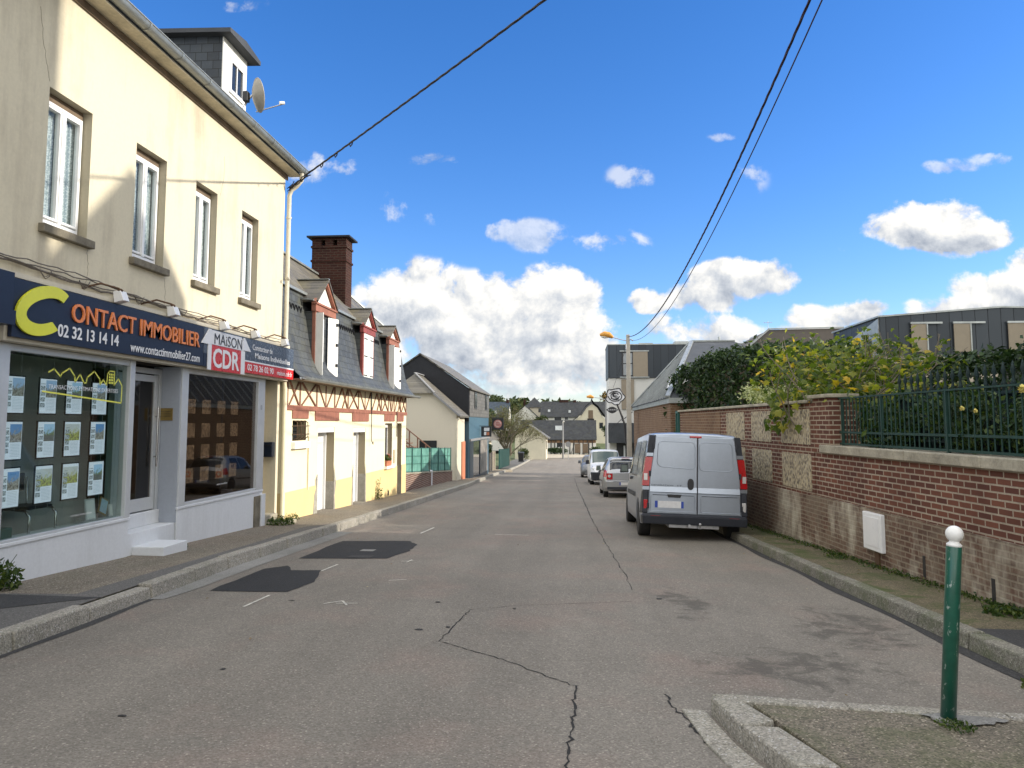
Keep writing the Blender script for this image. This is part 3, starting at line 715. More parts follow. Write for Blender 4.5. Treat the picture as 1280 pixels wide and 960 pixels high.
sheet('gutter', lambda y: KL(y)-.01, lambda y: KL(y)+.07+.02*math.sin(y*3), .004, M['asphalt_dark'], -10, 8.0, 1, step=.2)
sheet('gutter', lambda y: KR(y)-.10-.03*math.sin(y*2.1), lambda y: KR(y)+.01, .004, M['stain'], -10, 40, 1, step=.3)
def crack(path, w, seed, step=.07, jag=.022):
    r_ = random.Random(seed); pts = []
    for i in range(len(path)-1):
        a, b = path[i], path[i+1]; L_ = math.hypot(b[0]-a[0], b[1]-a[1]); n = max(1, int(L_/step))
        for k in range(n):
            t = k/n; pts.append((lerp(a[0], b[0], t)+r_.uniform(-jag, jag), lerp(a[1], b[1], t)+r_.uniform(-jag, jag)))
    pts.append(path[-1]); mb = MB()
    for i in range(len(pts)-1):
        (ax, ay), (bx, by) = pts[i], pts[i+1]; d = Vector((bx-ax, by-ay, 0)).normalized(); nrm = Vector((-d.y, d.x, 0)); w1 = w*r_.uniform(.35, 1.3)
        q = [(ax-nrm.x*w1-d.x*.01, ay-nrm.y*w1-d.y*.01), (bx-nrm.x*w1+d.x*.01, by-nrm.y*w1+d.y*.01), (bx+nrm.x*w1+d.x*.01, by+nrm.y*w1+d.y*.01), (ax+nrm.x*w1-d.x*.01, ay+nrm.y*w1-d.y*.01)]
        mb.add([(x, y, G(x, y)+.003+.0006*(i % 2)) for (x, y) in q], [(0, 1, 2, 3)])
    mb.build('road_crack', M['crack'], kind='structure', auto='raw')
crack([(-.10, 2.6), (-.05, 4.13), (-.02, 4.97), (0, 5.5)], .0075, 1, .05, .016)
crack([(0, 5.5), (-.22, 5.72), (-.49, 6.05), (-.85, 6.35), (-1.15, 6.62)], .005, 2, .05, .012)
crack([(-1.15, 6.62), (-1.12, 7.3), (-1.07, 7.97)], .005, 3, .06, .012)
crack([(-1.07, 7.97), (-.58, 8.25), (.61, 8.65)], .0035, 4, .06, .008)
crack([(.66, 9.34), (.66, 10.5), (.61, 11.93), (.52, 15), (.41, 18.87)], .006, 5, .2, .015)
crack([(.41, 18.87), (.28, 27), (.13, 35.8), (-.02, 49)], .013, 6, .4, .02)
crack([(.60, 5.4), (.63, 5.1), (.72, 4.6), (.9, 4.0), (1.0, 3.5)], .009, 7, .05, .02)
def blot(cx, cy_, rx, ry, seed, mt):
    r_ = random.Random(seed); n = 26; pts = []
    for k in range(n):
        t = 2*math.pi*k/n; q = 1+.55*mnoise.noise(Vector((math.cos(t)*1.6+seed*7.3, math.sin(t)*1.6, seed)))+r_.uniform(-.12, .12)
        pts.append((cx+rx*q*math.cos(t), cy_+ry*q*math.sin(t)))
    decal('road_stain', pts, .0045+.0004*(seed % 5), mt)
r_ = random.Random(11)
for k in range(0): blot(1.45+r_.uniform(-.35, .75), 5.95+r_.uniform(-.35, .7), r_.uniform(.04, .15), r_.uniform(.03, .11), k+1, M['stain'])
for k in range(0): blot(1.18+r_.uniform(-.2, .22), 8.4+r_.uniform(-.8, 1.3), r_.uniform(.04, .13), r_.uniform(.08, .28), k+20, M['stain'])
for k in range(8): blot(r_.uniform(-3.4, 1.0), r_.uniform(4.5, 9), r_.uniform(.015, .04), r_.uniform(.015, .04), k+40, M['stain'])
def dash(a, b, w):
    d = Vector((b[0]-a[0], b[1]-a[1], 0)).normalized(); n = Vector((-d.y, d.x, 0))*w/2
    decal('paint_mark', [(a[0]+n.x, a[1]+n.y), (a[0]-n.x, a[1]-n.y), (b[0]-n.x, b[1]-n.y), (b[0]+n.x, b[1]+n.y)], .0062, M['roadpaint'])
for a, b, w in [((-3.36, 7.75), (-3.35, 8.40), .028), ((-3.35, 10.15), (-3.32, 10.75), .028), ((-2.62, 8.02), (-2.47, 8.2), .022), ((-2.47, 8.2), (-2.36, 7.98), .022), ((-2.5, 8.06), (-2.28, 8.1), .022),
                ((-2.52, 11.2), (-2.36, 11.3), .02), ((-2.42, 11.12), (-2.4, 11.4), .02), ((-3.0, 15.0), (-2.95, 16.2), .04), ((-1.55, 15.1), (-.9, 15.1), .03), ((-2.3, 9.55), (-2.1, 9.65), .02)]: dash(a, b, w)

# the pavement island in the right foreground
def isl(n, pts, dz, mt, thick=.25, bevel=.012):
    mb = MB(); b = [(x, y, G(x, y)+dz-thick) for x, y in pts]; t = [(x, y, G(x, y)+dz) for x, y in pts]; k = len(pts)
    mb.add(b+t, [tuple(reversed(range(k))), tuple(range(k, 2*k))]+[(i, (i+1) % k, k+(i+1) % k, k+i) for i in range(k)])
    return mb.build(n, mt, bevel=bevel, kind='structure')
isl('pavement', [(1.05, 5.0), (3.6, 4.74), (3.5, -3), (2.6, -3), (1.50, 3.1)], .104, M['aggregate_isle'])
for pts in ([(.83, 5.03), (.98, 5.06), (1.12, 4.62), (1.0, 4.53), (.91, 4.53)], [(.915, 4.52), (1.12, 4.52), (1.28, 3.98), (1.06, 3.98)], [(1.065, 3.97), (1.285, 3.97), (1.5, 3.3), (1.27, 3.3)], [(1.275, 3.29), (1.5, 3.29), (1.72, 2.6), (1.5, 2.6)]):
    isl('kerb', pts, .114, M['granite'], .3, .018)
for pts in ([(.84, 5.06), (.99, 5.07), (1.62, 4.99), (1.62, 4.88), (1.0, 4.93)], [(1.63, 4.99), (1.63, 4.88), (2.5, 4.80), (2.5, 4.92)], [(2.51, 4.92), (2.51, 4.80), (3.45, 4.70), (3.45, 4.82)]):
    isl('kerb', pts, .116, M['granite'], .3, .012)
for pts in ([(.66, 5.08), (.80, 5.06), (.88, 4.5), (.72, 4.5)], [(.722, 4.49), (.882, 4.49), (1.02, 3.93), (.84, 3.93)], [(.842, 3.92), (1.02, 3.92), (1.2, 3.2), (1.02, 3.2)], [(1.02, 3.19), (1.2, 3.19), (1.4, 2.5), (1.2, 2.5)]):
    isl('gutter', pts, .014, M['granite'], .2, .006)
decal('concrete_footing', [(1.98, 4.82), (2.12, 4.66), (2.36, 4.70), (2.46, 4.79), (2.3, 4.84)], .1145, M['gutter_concrete'], .02, 5, 4)
# ---------------------------------------------------------------- wall builder: a wall in the plane X = x with openings
def wallX(mb, x, thick, y0, y1, z0, z1, holes, mat_wall=0, mat_rev=1, top=None):
    """outer face at x, inner at x-thick (the wall stands to the left); holes: (ya, yb, za, zb)"""
    ys = sorted({y0, y1, *[h[0] for h in holes], *[h[1] for h in holes]}); zs = sorted({z0, z1, *[h[2] for h in holes], *[h[3] for h in holes]})
    hole = lambda yc, zc: any(h[0] < yc < h[1] and h[2] < zc < h[3] for h in holes)
    mb.mat(mat_wall)
    for i in range(len(ys)-1):
        for j in range(len(zs)-1):
            a, b, c, d = ys[i], ys[i+1], zs[j], zs[j+1]
            if hole((a+b)/2, (c+d)/2): continue
            mb.quad((x, a, c), (x, b, c), (x, b, d), (x, a, d)); mb.quad((x-thick, b, c), (x-thick, a, c), (x-thick, a, d), (x-thick, b, d))
    mb.mat(mat_rev)
    for (a, b, c, d) in holes:
        mb.quad((x, a, c), (x, a, d), (x-thick, a, d), (x-thick, a, c)); mb.quad((x, b, c), (x-thick, b, c), (x-thick, b, d), (x, b, d))
        if d < z1-1e-6: mb.quad((x, a, d), (x, b, d), (x-thick, b, d), (x-thick, a, d))
        if c > z0+1e-6: mb.quad((x, a, c), (x-thick, a, c), (x-thick, b, c), (x, b, c))
    mb.mat(mat_wall)
    mb.quad((x, y0, z0), (x, y0, z1), (x-thick, y0, z1), (x-thick, y0, z0)); mb.quad((x, y1, z0), (x-thick, y1, z0), (x-thick, y1, z1), (x, y1, z1))
    for i in range(len(ys)-1):
        if not any(h[0] < (ys[i]+ys[i+1])/2 < h[1] and h[3] > z1-1e-6 for h in holes): mb.quad((x, ys[i], z1), (x, ys[i+1], z1), (x-thick, ys[i+1], z1), (x-thick, ys[i], z1))
    return mb

# ================================================================ the cream shop house on the left
FX = -6.05
H = empty('shop_house', (-8.5, 9.5, -.2), 'tall cream rendered corner house with two shop windows below and four upstairs windows', 'house')
WINS = [(8.17, 8.97), (9.96, 10.76), (11.66, 12.40), (13.38, 14.12)]
WZ0, WZ1 = 3.87, 5.50
EXTRA = [(4.55, 5.35), (6.35, 7.15)]
mb = MB()
hole_up = [(a, b, WZ0, WZ1) for a, b in WINS + EXTRA]
wallX(mb, FX, .3, 2.2, 15.42, 2.46, 6.98, hole_up, 0, 1)
mb.mat(0)
mb.box(-11.6, FX-.301, 2.2, 2.5, -.6, 6.98); mb.box(-11.6, FX-.301, 15.12, 15.42, -.9, 6.98); mb.box(-11.9, -11.6, 2.2, 15.42, -.9, 6.98)
mb.box(-6.32, FX-.002, 15.30, 15.418, -.9, 2.458)
mb.prism([(-6.2, 2.2, 6.98), (-11.9, 2.2, 6.98), (-9.0, 2.2, 9.0)], (0, .3, 0)); mb.prism([(-6.2, 15.12, 6.98), (-11.9, 15.12, 6.98), (-9.0, 15.12, 9.0)], (0, .3, 0))
mb.build('wall', [M['cream'], M['reveal']], H)
# roof with gutter and soffit
mb = MB(); mb.prism([(-5.82, 2.0, 6.97), (-9.0, 2.0, 9.25), (-12.3, 2.0, 6.97), (-12.3, 2.0, 6.87), (-9.0, 2.0, 9.12), (-5.82, 2.0, 6.87)], (0, 13.62, 0))
mb.build('roof', M['slate'], H)
mb = MB(); mb.box(-6.04, -5.78, 2.0, 15.6, 6.835, 6.86); mb.build('soffit', M['soffit'], H)
mb = MB(); mb.box(-6.047, -6.02, 2.1, 15.5, 6.73, 6.832); mb.build('frieze_board', M['brownboard'], H)
mb = MB()
ring = [(-.085*math.cos(t), -.085*math.sin(t)) for t in [math.pi*k/10 for k in range(11)]]
pr = [( -5.72+a, b+6.955) for a, b in ring]; pi_ = [(-5.72+a*.9, b*.9+6.955) for a, b in ring]
for y_a, y_b in ((1.95, 15.66),):
    vs = [(x, y_a, z) for x, z in pr]+[(x, y_b, z) for x, z in pr]+[(x, y_a, z) for x, z in pi_]+[(x, y_b, z) for x, z in pi_]
    mb.add(vs, [(i, i+1, 12+i, 11+i) for i in range(10)]+[(22+i, 33+i, 34+i, 23+i) for i in range(10)]+[tuple(range(11, 22))], True)
for k in range(16):
    y = 2.6+k*.86; mb.add([(x*1.0+(-5.72-x)*-.06, y+s, z+(6.955-z)*-.06) for s in (0, .035) for x, z in pr], [(i, i+1, 12+i, 11+i) for i in range(10)], True)
mb.tube([(-5.635, 1.95, 6.965), (-5.635, 15.66, 6.965)], .011, 6)
mb.build('gutter', M['zinc'], H, auto='raw')
mb = MB(); mb.tube([(-5.72, 15.48, 6.87), (-5.73, 15.50, 6.72), (-5.83, 15.50, 6.60), (-5.94, 15.50, 6.52), (-5.985, 15.50, 6.40), (-5.985, 15.50, 3.0)], .045, 12)
for z in (3.3, 4.6, 5.9): mb.cyl((-5.985, 15.50, z), (-5.985, 15.50, z+.04), .058, 12)
mb.build('downpipe', M['pipe'], H)
mb = MB(); mb.tube([(-6.0, 15.49, 3.0), (-6.0, 15.49, 2.55), (-5.98, 15.52, 2.3), (-5.98, 15.53, -.5)], .047, 12); mb.build('downpipe', M['yellow_render'], H)
# upstairs windows
def upstairs(ya, yb, seed):
    x = FX-.17
    w = MB(); t = .042
    w.box(x, x+.06, ya+.02, ya+.02+t, WZ0+.03, WZ1-.10); w.box(x, x+.06, yb-.02-t, yb-.02, WZ0+.03, WZ1-.10)
    w.box(x, x+.06, ya+.02+t, yb-.02-t, WZ1-.10-t, WZ1-.10); w.box(x, x+.08, ya+.02+t, yb-.02-t, WZ0+.03, WZ0+.03+t*1.6)
    ym = (ya+yb)/2
    w.box(x+.01, x+.09, ym-.028, ym+.028, WZ0+.03+t*1.6, WZ1-.10-t)
    for (a, b) in ((ya+.02+t, ym-.028), (ym+.028, yb-.02-t)):
        w.box(x+.005, x+.075, a+.001, a+.026, WZ0+.12, WZ1-.156); w.box(x+.005, x+.075, b-.026, b-.001, WZ0+.12, WZ1-.156)
        w.box(x+.005, x+.075, a+.026, b-.026, WZ1-.185, WZ1-.156); w.box(x+.005, x+.075, a+.026, b-.026, WZ0+.12, WZ0+.150)
    f = w.build('window', M['white_pvc'], H, bevel=.004)
    g = MB(); g.box(x+.03, x+.036, ya+.08, yb-.08, WZ0+.16, WZ1-.19); g.build('pane', M['winglass'], f)
    h = MB(); h.box(x-.02, x+.055, ya+.02, yb-.02, WZ1-.098, WZ1-.004); h.build('shutter_box', M['brownboard'], f)
    c = MB(); n = 60
    vs = []
    for k in range(n+1):
        y = lerp(ya+.03, yb-.03, k/n); xx = x-.035+.018*math.sin(k*1.25+seed)+.008*math.sin(k*2.9)
        vs += [(xx, y, WZ0+.06), (xx, y, WZ1-.15)]
    c.add(vs, [(2*k, 2*k+2, 2*k+3, 2*k+1) for k in range(n)], True); c.build('curtain', M['curtain'], f)
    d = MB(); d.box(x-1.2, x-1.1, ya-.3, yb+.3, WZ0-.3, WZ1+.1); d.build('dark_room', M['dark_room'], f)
    s = MB(); s.box(FX-.16, FX+.075, ya-.07, yb+.07, WZ0-.10, WZ0+.002); s.build('sill', M['sill'], H, bevel=.01)
for i, (a, b) in enumerate(WINS + EXTRA): upstairs(a, b, i)
# hairline cracks in the render
mb = MB()
for pts in ([(7.95, 6.35), (8.02, 6.0), (8.10, 5.75), (8.17, 5.52)], [(8.99, 3.76), (9.03, 3.5), (8.98, 3.3)], [(10.8, 3.74), (10.86, 3.55), (10.83, 3.3)], [(12.5, 5.5), (12.62, 5.9), (12.6, 6.3)]):
    r_ = random.Random(int(pts[0][0]*100)); P = []
    for i in range(len(pts)-1):
        for k in range(6): P.append((FX+.0005, lerp(pts[i][0], pts[i+1][0], k/6)+r_.uniform(-.012, .012), lerp(pts[i][1], pts[i+1][1], k/6)))
    mb.tube(P, .0022, 4, False)
mb.build('hairline_crack', M['brownboard'], H)
# dormer on the roof
d = MB(); d.mat(0)
d.box(-7.9, -6.32, 12.95, 13.95, 7.35, 8.62)
dm = d.build('dormer', M['slate_x'], H)
f = MB(); wallX(f, -6.30, .02, 12.95, 13.95, 7.35, 8.62, [(13.22, 13.78, 7.72, 8.30)]); f.build('front', [M['white_wood'], M['white_wood']], dm)
f = MB(); f.box(-6.315, -6.27, 13.20, 13.26, 7.68, 8.34); f.box(-6.315, -6.27, 13.74, 13.80, 7.68, 8.34); f.box(-6.315, -6.27, 13.26, 13.74, 8.27, 8.34); f.box(-6.315, -6.27, 13.26, 13.74, 7.68, 7.75); f.box(-6.31, -6.28, 13.485, 13.515, 7.75, 8.27)
f.build('window_frame', M['white_pvc'], dm)
f = MB(); f.box(-6.30, -6.296, 13.26, 13.74, 7.75, 8.27); f.build('pane', M['far_window'], dm)
f = MB(); f.prism([(-6.10, 12.78, 8.60), (-6.10, 14.12, 8.60), (-6.10, 14.12, 8.68), (-6.10, 13.45, 8.76), (-6.10, 12.78, 8.68)], (-2.0, 0, .05)); f.build('dormer_roof', M['zincdark'], dm)
# ---------------- ground floor
mb = MB()
mb.box(-6.35, FX+.02, 6.95, 10.12, -.7, .29)                      # low white wall under the first shop window
mb.box(-6.35, FX+.02, 11.40, 14.62, -.9, .29)
mb.box(-6.40, FX+.035, 6.95, 10.14, .29, .33); mb.box(-6.40, FX+.035, 11.38, 14.62, .29, .33)
mb.build('low_wall', M['white_low'], H, bevel=.006)
mb = MB(); mb.box(-6.9, FX-.0, 10.14, 11.38, -.9, .10); mb.box(-6.9, FX-.25, 10.14, 11.38, .10, .30)
mb.box(FX-.0, -5.60, 10.26, 10.92, -.8, -.085)
mb.build('step', M['white_low'], H, bevel=.01)
mb = MB(); mb.box(-6.9, -6.3, 14.64, 15.298, -1.0, -.02); mb.box(-6.28, -5.98, 14.64, 15.29, -1.0, -.20); mb.box(-5.97, -5.62, 14.75, 15.4, -1.0, -.33); mb.build('step', M['coping'], H, bevel=.012)
mb = MB(); mb.box(-6.47, FX+.005, 11.375, 11.40, .10, 2.46); mb.box(-6.47, FX-.005, 11.41, 11.60, -.4, 2.46)
mb.build('pilaster', M['greyblue'], H)
for (a, b, c, d, zz_) in ((7.52, 7.75, 10.0, 10.12, .36), (11.40, 11.60, 14.28, 14.60, .375)):
    mb = MB(); mb.box(FX-.09, FX+.03, a, b, .331, 2.455); mb.box(FX-.09, FX+.03, c, d, .331, 2.455)
    mb.box(FX-.07, FX+.015, b-.01, c+.01, 2.38, 2.455); mb.box(FX-.07, FX+.02, b-.01, c+.01, .331, zz_); mb.build('shopfront_frame', M['alu'], H, bevel=.004)
g = MB(); g.box(FX-.03, FX-.022, 7.75, 10.0, .36, 2.38); g.build('shop_window', M['shopglass'], H)
g = MB(); g.box(FX-.03, FX-.022, 11.60, 14.28, .375, 2.38); g.build('shop_window', M['shopglass_dark'], H)
g = MB(); g.box(-6.42, -6.10, 10.05, 10.058, .33, 2.38); g.build('side_glass', M['shopglass'], H)
# door
dr = MB(); x = -6.36
for (a, b, c, e_) in ((10.16, 10.22, .30, 2.42), (11.30, 11.37, .30, 2.42), (10.22, 11.30, 2.34, 2.42)): dr.box(x-.06, x+.03, a, b, c, e_)
for (a, b, c, e_) in ((10.24, 10.33, .32, 2.32), (11.19, 11.28, .32, 2.32), (10.33, 11.19, 2.22, 2.32), (10.33, 11.19, .32, .50)): dr.box(x-.03, x+.02, a, b, c, e_)
do = dr.build('door', M['alu'], H, bevel=.004)
g = MB(); g.box(x-.01, x-.004, 10.33, 11.19, .50, 2.22); g.build('door_glass', M['shopglass_dark'], do)
g = MB(); g.cyl((x+.07, 11.22, .95), (x+.07, 11.22, 1.85), .016, 10); g.cyl((x+.02, 11.22, 1.1), (x+.07, 11.22, 1.1), .012, 8); g.cyl((x+.02, 11.22, 1.7), (x+.07, 11.22, 1.7), .012, 8); g.build('handle', M['chrome'], do)
# rooms behind the glass
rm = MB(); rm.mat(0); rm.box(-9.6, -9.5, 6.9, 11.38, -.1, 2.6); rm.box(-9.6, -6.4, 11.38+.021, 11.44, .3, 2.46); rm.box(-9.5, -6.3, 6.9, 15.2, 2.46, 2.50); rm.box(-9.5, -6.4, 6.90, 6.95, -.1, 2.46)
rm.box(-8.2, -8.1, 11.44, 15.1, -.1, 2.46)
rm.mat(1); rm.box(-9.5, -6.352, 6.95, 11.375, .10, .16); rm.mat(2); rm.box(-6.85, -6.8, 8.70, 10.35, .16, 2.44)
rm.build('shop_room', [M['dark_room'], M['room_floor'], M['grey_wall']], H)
# entrance recess at the far end
mb = MB(); mb.box(-6.9, -6.85, 14.6, 15.3, -.1, 2.46); mb.mat(1); mb.box(-6.85, FX-.1, 14.60, 14.64, .331, 2.455); mb.build('entrance_recess', [M['greyblue'], M['brownboard']], H)
mb = MB(); mb.box(-6.93, -6.32, 15.262, 15.296, -.15, 2.455); mb.build('entrance_side', M['taupe'], H)
mb = MB(); mb.box(FX+.022, FX+.05, 14.22, 14.46, -.55, .22); mb.build('meter_door', M['sill'], H)
mb = MB(); mb.box(FX+.022, FX+.07, 14.47, 14.66, -.6, .24); mb.build('meter_box', M['white_low'], H, bevel=.005)
# cornice behind the shop signs and the neighbouring bay nearest the camera
mb = MB(); mb.box(FX-.0, -5.86, 7.2, 15.42, 3.135, 3.19); mb.box(FX, -5.885, 7.46, 15.4, 2.46, 3.13); mb.build('sign_board_box', M['cream_plain'], H)
mb = MB(); mb.box(-6.3, FX+.03, 2.2, 7.50, -.6, 2.46); mb.build('near_bay', M['greyblue'], H)
mb = MB(); mb.box(FX, -5.75, 2.2, 7.40, 2.66, 3.15); mb.box(FX+.03, -5.70, 2.2, 7.38, 2.60, 2.75); mb.build('dark_blue_blind', M['sign_navy'], H)
mb = MB(); mb.box(FX+.032, FX+.075, 7.28, 7.42, .1, 2.58); mb.build('near_post', M['alu'], H)

# ---------------- shop signs
SX = -5.83
S1 = empty('shop_sign', (SX, 9.5, 2.5), 'long navy fascia sign with a big yellow C and CONTACT IMMOBILIER', 'sign')
mb = MB(); mb.box(SX-.045, SX, 7.50, 11.66, 2.50, 3.12); mb.build('sign_panel', M['sign_navy'], S1, bevel=.004)
text_on('lettering', 'ONTACT IMMOBILIER', (SX+.004, 8.43, 2.775), YV, ZV, 3.06, .225, M['sign_orange'], S1, depth=.02, bold=.004)
text_on('phone_number', '02 32 13 14 14', (SX+.002, 8.21, 2.58), YV, ZV, 1.17, .145, M['sign_white'], S1, depth=.004, bold=.018)
text_on('web_address', 'www.contactimmobilier27.com', (SX+.002, 9.65, 2.545), YV, ZV, 1.88, .125, M['sign_white'], S1, depth=.004, bold=.004)
# the big C: a thick slanted stroke
mb = MB(); n = 40; outer, inner = [], []
for k in range(n+1):
    t = R(52) + (R(318)-R(52))*k/n
    wid = .066 + .016*math.sin((t-R(52))/(R(266))*math.pi)
    cx, cz = .34*math.cos(t), .225*math.sin(t)
    sh = cz*.62
    nx_, nz_ = math.cos(t), math.sin(t)
    outer.append((cx+sh+nx_*wid, cz+nz_*wid*.9)); inner.append((cx+sh-nx_*wid, cz-nz_*wid*.9))
Y0, Z0 = 7.965, 2.835
for k in range(n):
    q = [outer[k], outer[k+1], inner[k+1], inner[k]]
    b = [(SX+.006, Y0+a*1.02, Z0+c) for a, c in q]; t = [(SX+.03, Y0+a*1.02, Z0+c) for a, c in q]
    mb.add(b+t, [(3,2,1,0), (4,5,6,7), (0,1,5,4), (2,3,7,6)]+([(3,0,4,7)] if k == 0 else [])+([(1,2,6,5)] if k == n-1 else []))
mb.build('big_letter', M['sign_yellow'], S1)
S2 = empty('shop_sign', (SX, 13.5, 2.5), 'grey and red MAISON CDR sign with a white house outline', 'sign')
mb = MB(); mb.box(SX-.045, SX+.002, 11.665, 15.56, 2.705, 3.12); mb.build('sign_panel', M['sign_slate'], S2, bevel=.004)
mb = MB(); mb.box(SX-.045, SX+.002, 11.665, 13.02, 2.50, 2.704); mb.build('navy_strip', M['sign_navy'], S2)
mb = MB(); mb.box(SX-.045, SX+.002, 13.02, 15.56, 2.50, 2.702); mb.box(SX+.003, SX+.012, 11.90, 13.0, 2.455, 2.865); mb.build('red_field', M['sign_red'], S2)
mb = MB()
mb.prism([(SX+.003, 11.86, 2.87), (SX+.003, 13.10, 2.87), (SX+.003, 13.12, 3.0), (SX+.003, 13.0, 3.10), (SX+.003, 11.86, 3.10)], (.012, 0, 0))
mb.prism([(SX+.004, 11.55, 2.86), (SX+.004, 11.80, 3.11), (SX+.004, 11.87, 3.11), (SX+.004, 11.87, 2.86)], (.014, 0, 0))
mb.prism([(SX+.004, 13.08, 3.10), (SX+.004, 13.14, 3.10), (SX+.004, 13.40, 2.88), (SX+.004, 13.08, 2.88)], (.014, 0, 0))
mb.box(SX+.003, SX+.014, 11.78, 11.90, 2.455, 2.868); mb.box(SX+.003, SX+.014, 13.0, 13.16, 2.455, 2.868); mb.box(SX+.003, SX+.007, 13.16, 15.56, 2.695, 2.72)
mb.build('white_house_outline', M['sign_white'], S2)
text_on('lettering', 'MAiSON', (SX+.017, 11.98, 2.885), YV, ZV, 1.04, .175, M['sign_black'], S2, depth=.003)
text_on('lettering', 'CDR', (SX+.014, 11.95, 2.50), YV, ZV, .98, .32, M['sign_white'], S2, depth=.004, bold=.022)
text_on('lettering', 'Constucteur de', (SX+.003, 13.50, 2.93), YV, ZV, .92, .105, M['sign_white'], S2, depth=.004, bold=.003)
text_on('lettering', 'Maisons Individuelles', (SX+.003, 13.62, 2.785), YV, ZV, 1.72, .10, M['sign_white'], S2, depth=.004, bold=.008)
text_on('phone_number', '02 78 26 02 90', (SX+.003, 13.30, 2.545), YV, ZV, 1.2, .115, M['sign_white'], S2, depth=.004, bold=.008)
text_on('web_address', 'maison.cdr.fr', (SX+.003, 14.68, 2.545), YV, ZV, .80, .095, M['sign_white'], S2, depth=.004)
# floodlights over the signs
def sign_lamp():
    t = empty('sign_floodlight', (0, 0, 0), cat='lamp', group='small floodlights over the shop signs')
    a = MB(); a.tube([(0, -.42, .06), (.16, -.22, .16), (.30, -.05, .12)], .013, 8); a.sphere((.30, -.03, .10), .035, 10, 6, (1, 1, .8)); a.build('arm', M['rust'], t)
    b = MB(); b.hexa([(.24, -.06, -.06), (.37, -.06, -.03), (.37, .08, -.03), (.24, .08, -.06)], [(.22, -.06, .09), (.32, -.06, .10), (.32, .08, .10), (.22, .08, .09)]); b.build('lamp_head', M['white_pvc'], t, bevel=.008)
    return t
SPOTS = [(9.32, 'white floodlight above the A of CONTACT, nearest lamp of the row'), (10.62, 'white floodlight above the middle of IMMOBILIER, second lamp of the row'), (12.26, 'white floodlight above the word MAiSON on the CDR sign'),
         (13.52, 'white floodlight above the word Constucteur on the grey sign'), (14.95, 'white floodlight at the far end of the sign row beside the downpipe')]
p0 = sign_lamp()
for i, (y, lab) in enumerate(SPOTS):
    o = p0 if i == 0 else copy_tree(p0); o.location = (FX-.03, y, 3.19); o['label'] = lab
# cables clipped along the wall above the signs
mb = MB(); r_ = random.Random(5)
for s_ in range(4):
    pts = []; y = 4.0
    while y < 15.4: pts.append((FX+.03+.02*s_+r_.uniform(-.01, .012), y, 3.33-.035*(y-7.5)*.45+.020*s_+r_.uniform(-.012, .012)+.018*math.sin(y*1.9+s_*1.3))); y += .16
    mb.tube(pts, .008 if s_ else .013, 5)
for y in (8.2, 8.9, 10.1, 11.3, 12.6, 13.9):
    mb.tube([(FX+.05+.05*math.cos(t), y+.05*math.sin(t)*1.5, 3.30+.05*math.sin(t*2)) for t in [k*.6 for k in range(11)]], .005, 5)
tag(mb.build('wall_cables', M['greycable']), 'tangled grey cables clipped along the wall above the shop signs', 'cable')
mb = MB(); mb.box(-6.2, -5.97, 15.23, 15.26, .90, 1.22); bx = mb
t = empty('mailbox', (-6.15, 15.25, .9), 'dark grey mailbox in the entrance recess at the end of the shop', 'mailbox')
mb = MB(); mb.box(-6.30, -6.06, 15.12, 15.26, .92, 1.22); mb.build('box', M['shop_dark'], t, bevel=.012)
mb = MB(); mb.box(-6.28, -6.08, 15.105, 15.12, 1.14, 1.17); mb.build('slot', M['black_plastic'], t)
mb = MB(); mb.box(-6.40, -6.14, 11.36, 11.373, 1.64, 1.83); pl = mb.build('brass_plaque', M['brass'], bevel=.003); tag(pl, 'small brass plaque on the grey pilaster beside the shop door', 'plaque')
for z in (1.70, 1.735, 1.77): text_on('engraving', 'mmmmm mmmmm mmm' if z < 1.75 else 'mmmm mmmm', (-6.37, 11.358, z), XV, ZV, .20, .014, M['shop_dark'], pl)
text_on('house_number', '10', (FX+.034, 14.39, 1.86), YV, ZV, .07, .09, M['shop_dark'], H)
mb = MB(); mb.box(FX+.031, FX+.033, 14.37, 14.48, 1.83, 1.98); mb.build('number_plate', M['alu'], H)
# listing frames hanging behind the first window
cols = [(7.86, 8.17), (8.40, 8.71), (8.87, 9.19), (9.37, 9.70)]; rows = [(1.70, 2.13), (1.19, 1.63), (.67, 1.12)]
cn = ['first', 'second', 'third', 'fourth']; rn = ['top row', 'middle row', 'bottom row']
for j, (za, zb) in enumerate(rows):
    for i, (ya, yb) in enumerate(cols):
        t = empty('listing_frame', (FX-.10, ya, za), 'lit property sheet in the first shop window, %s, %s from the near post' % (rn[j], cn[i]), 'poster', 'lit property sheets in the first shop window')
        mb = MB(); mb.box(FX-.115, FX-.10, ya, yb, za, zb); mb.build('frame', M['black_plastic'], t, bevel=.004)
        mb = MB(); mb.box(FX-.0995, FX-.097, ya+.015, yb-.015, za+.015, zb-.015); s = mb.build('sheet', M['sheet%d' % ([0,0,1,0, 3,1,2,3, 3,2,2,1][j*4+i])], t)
        # sheet shader works from the thing's own corner: keep mesh at the frame's origin
mb = MB(); 
for i, (ya, yb) in enumerate(cols): mb.cyl((FX-.11, (ya+yb)/2-.1, .5), (FX-.11, (ya+yb)/2-.1, 2.4), .0016, 4); mb.cyl((FX-.11, (ya+yb)/2+.1, .5), (FX-.11, (ya+yb)/2+.1, 2.4), .0016, 4)
tag(mb.build('hanging_wire', M['steel']), 'thin steel wires holding the property sheets in the first window', 'wire')
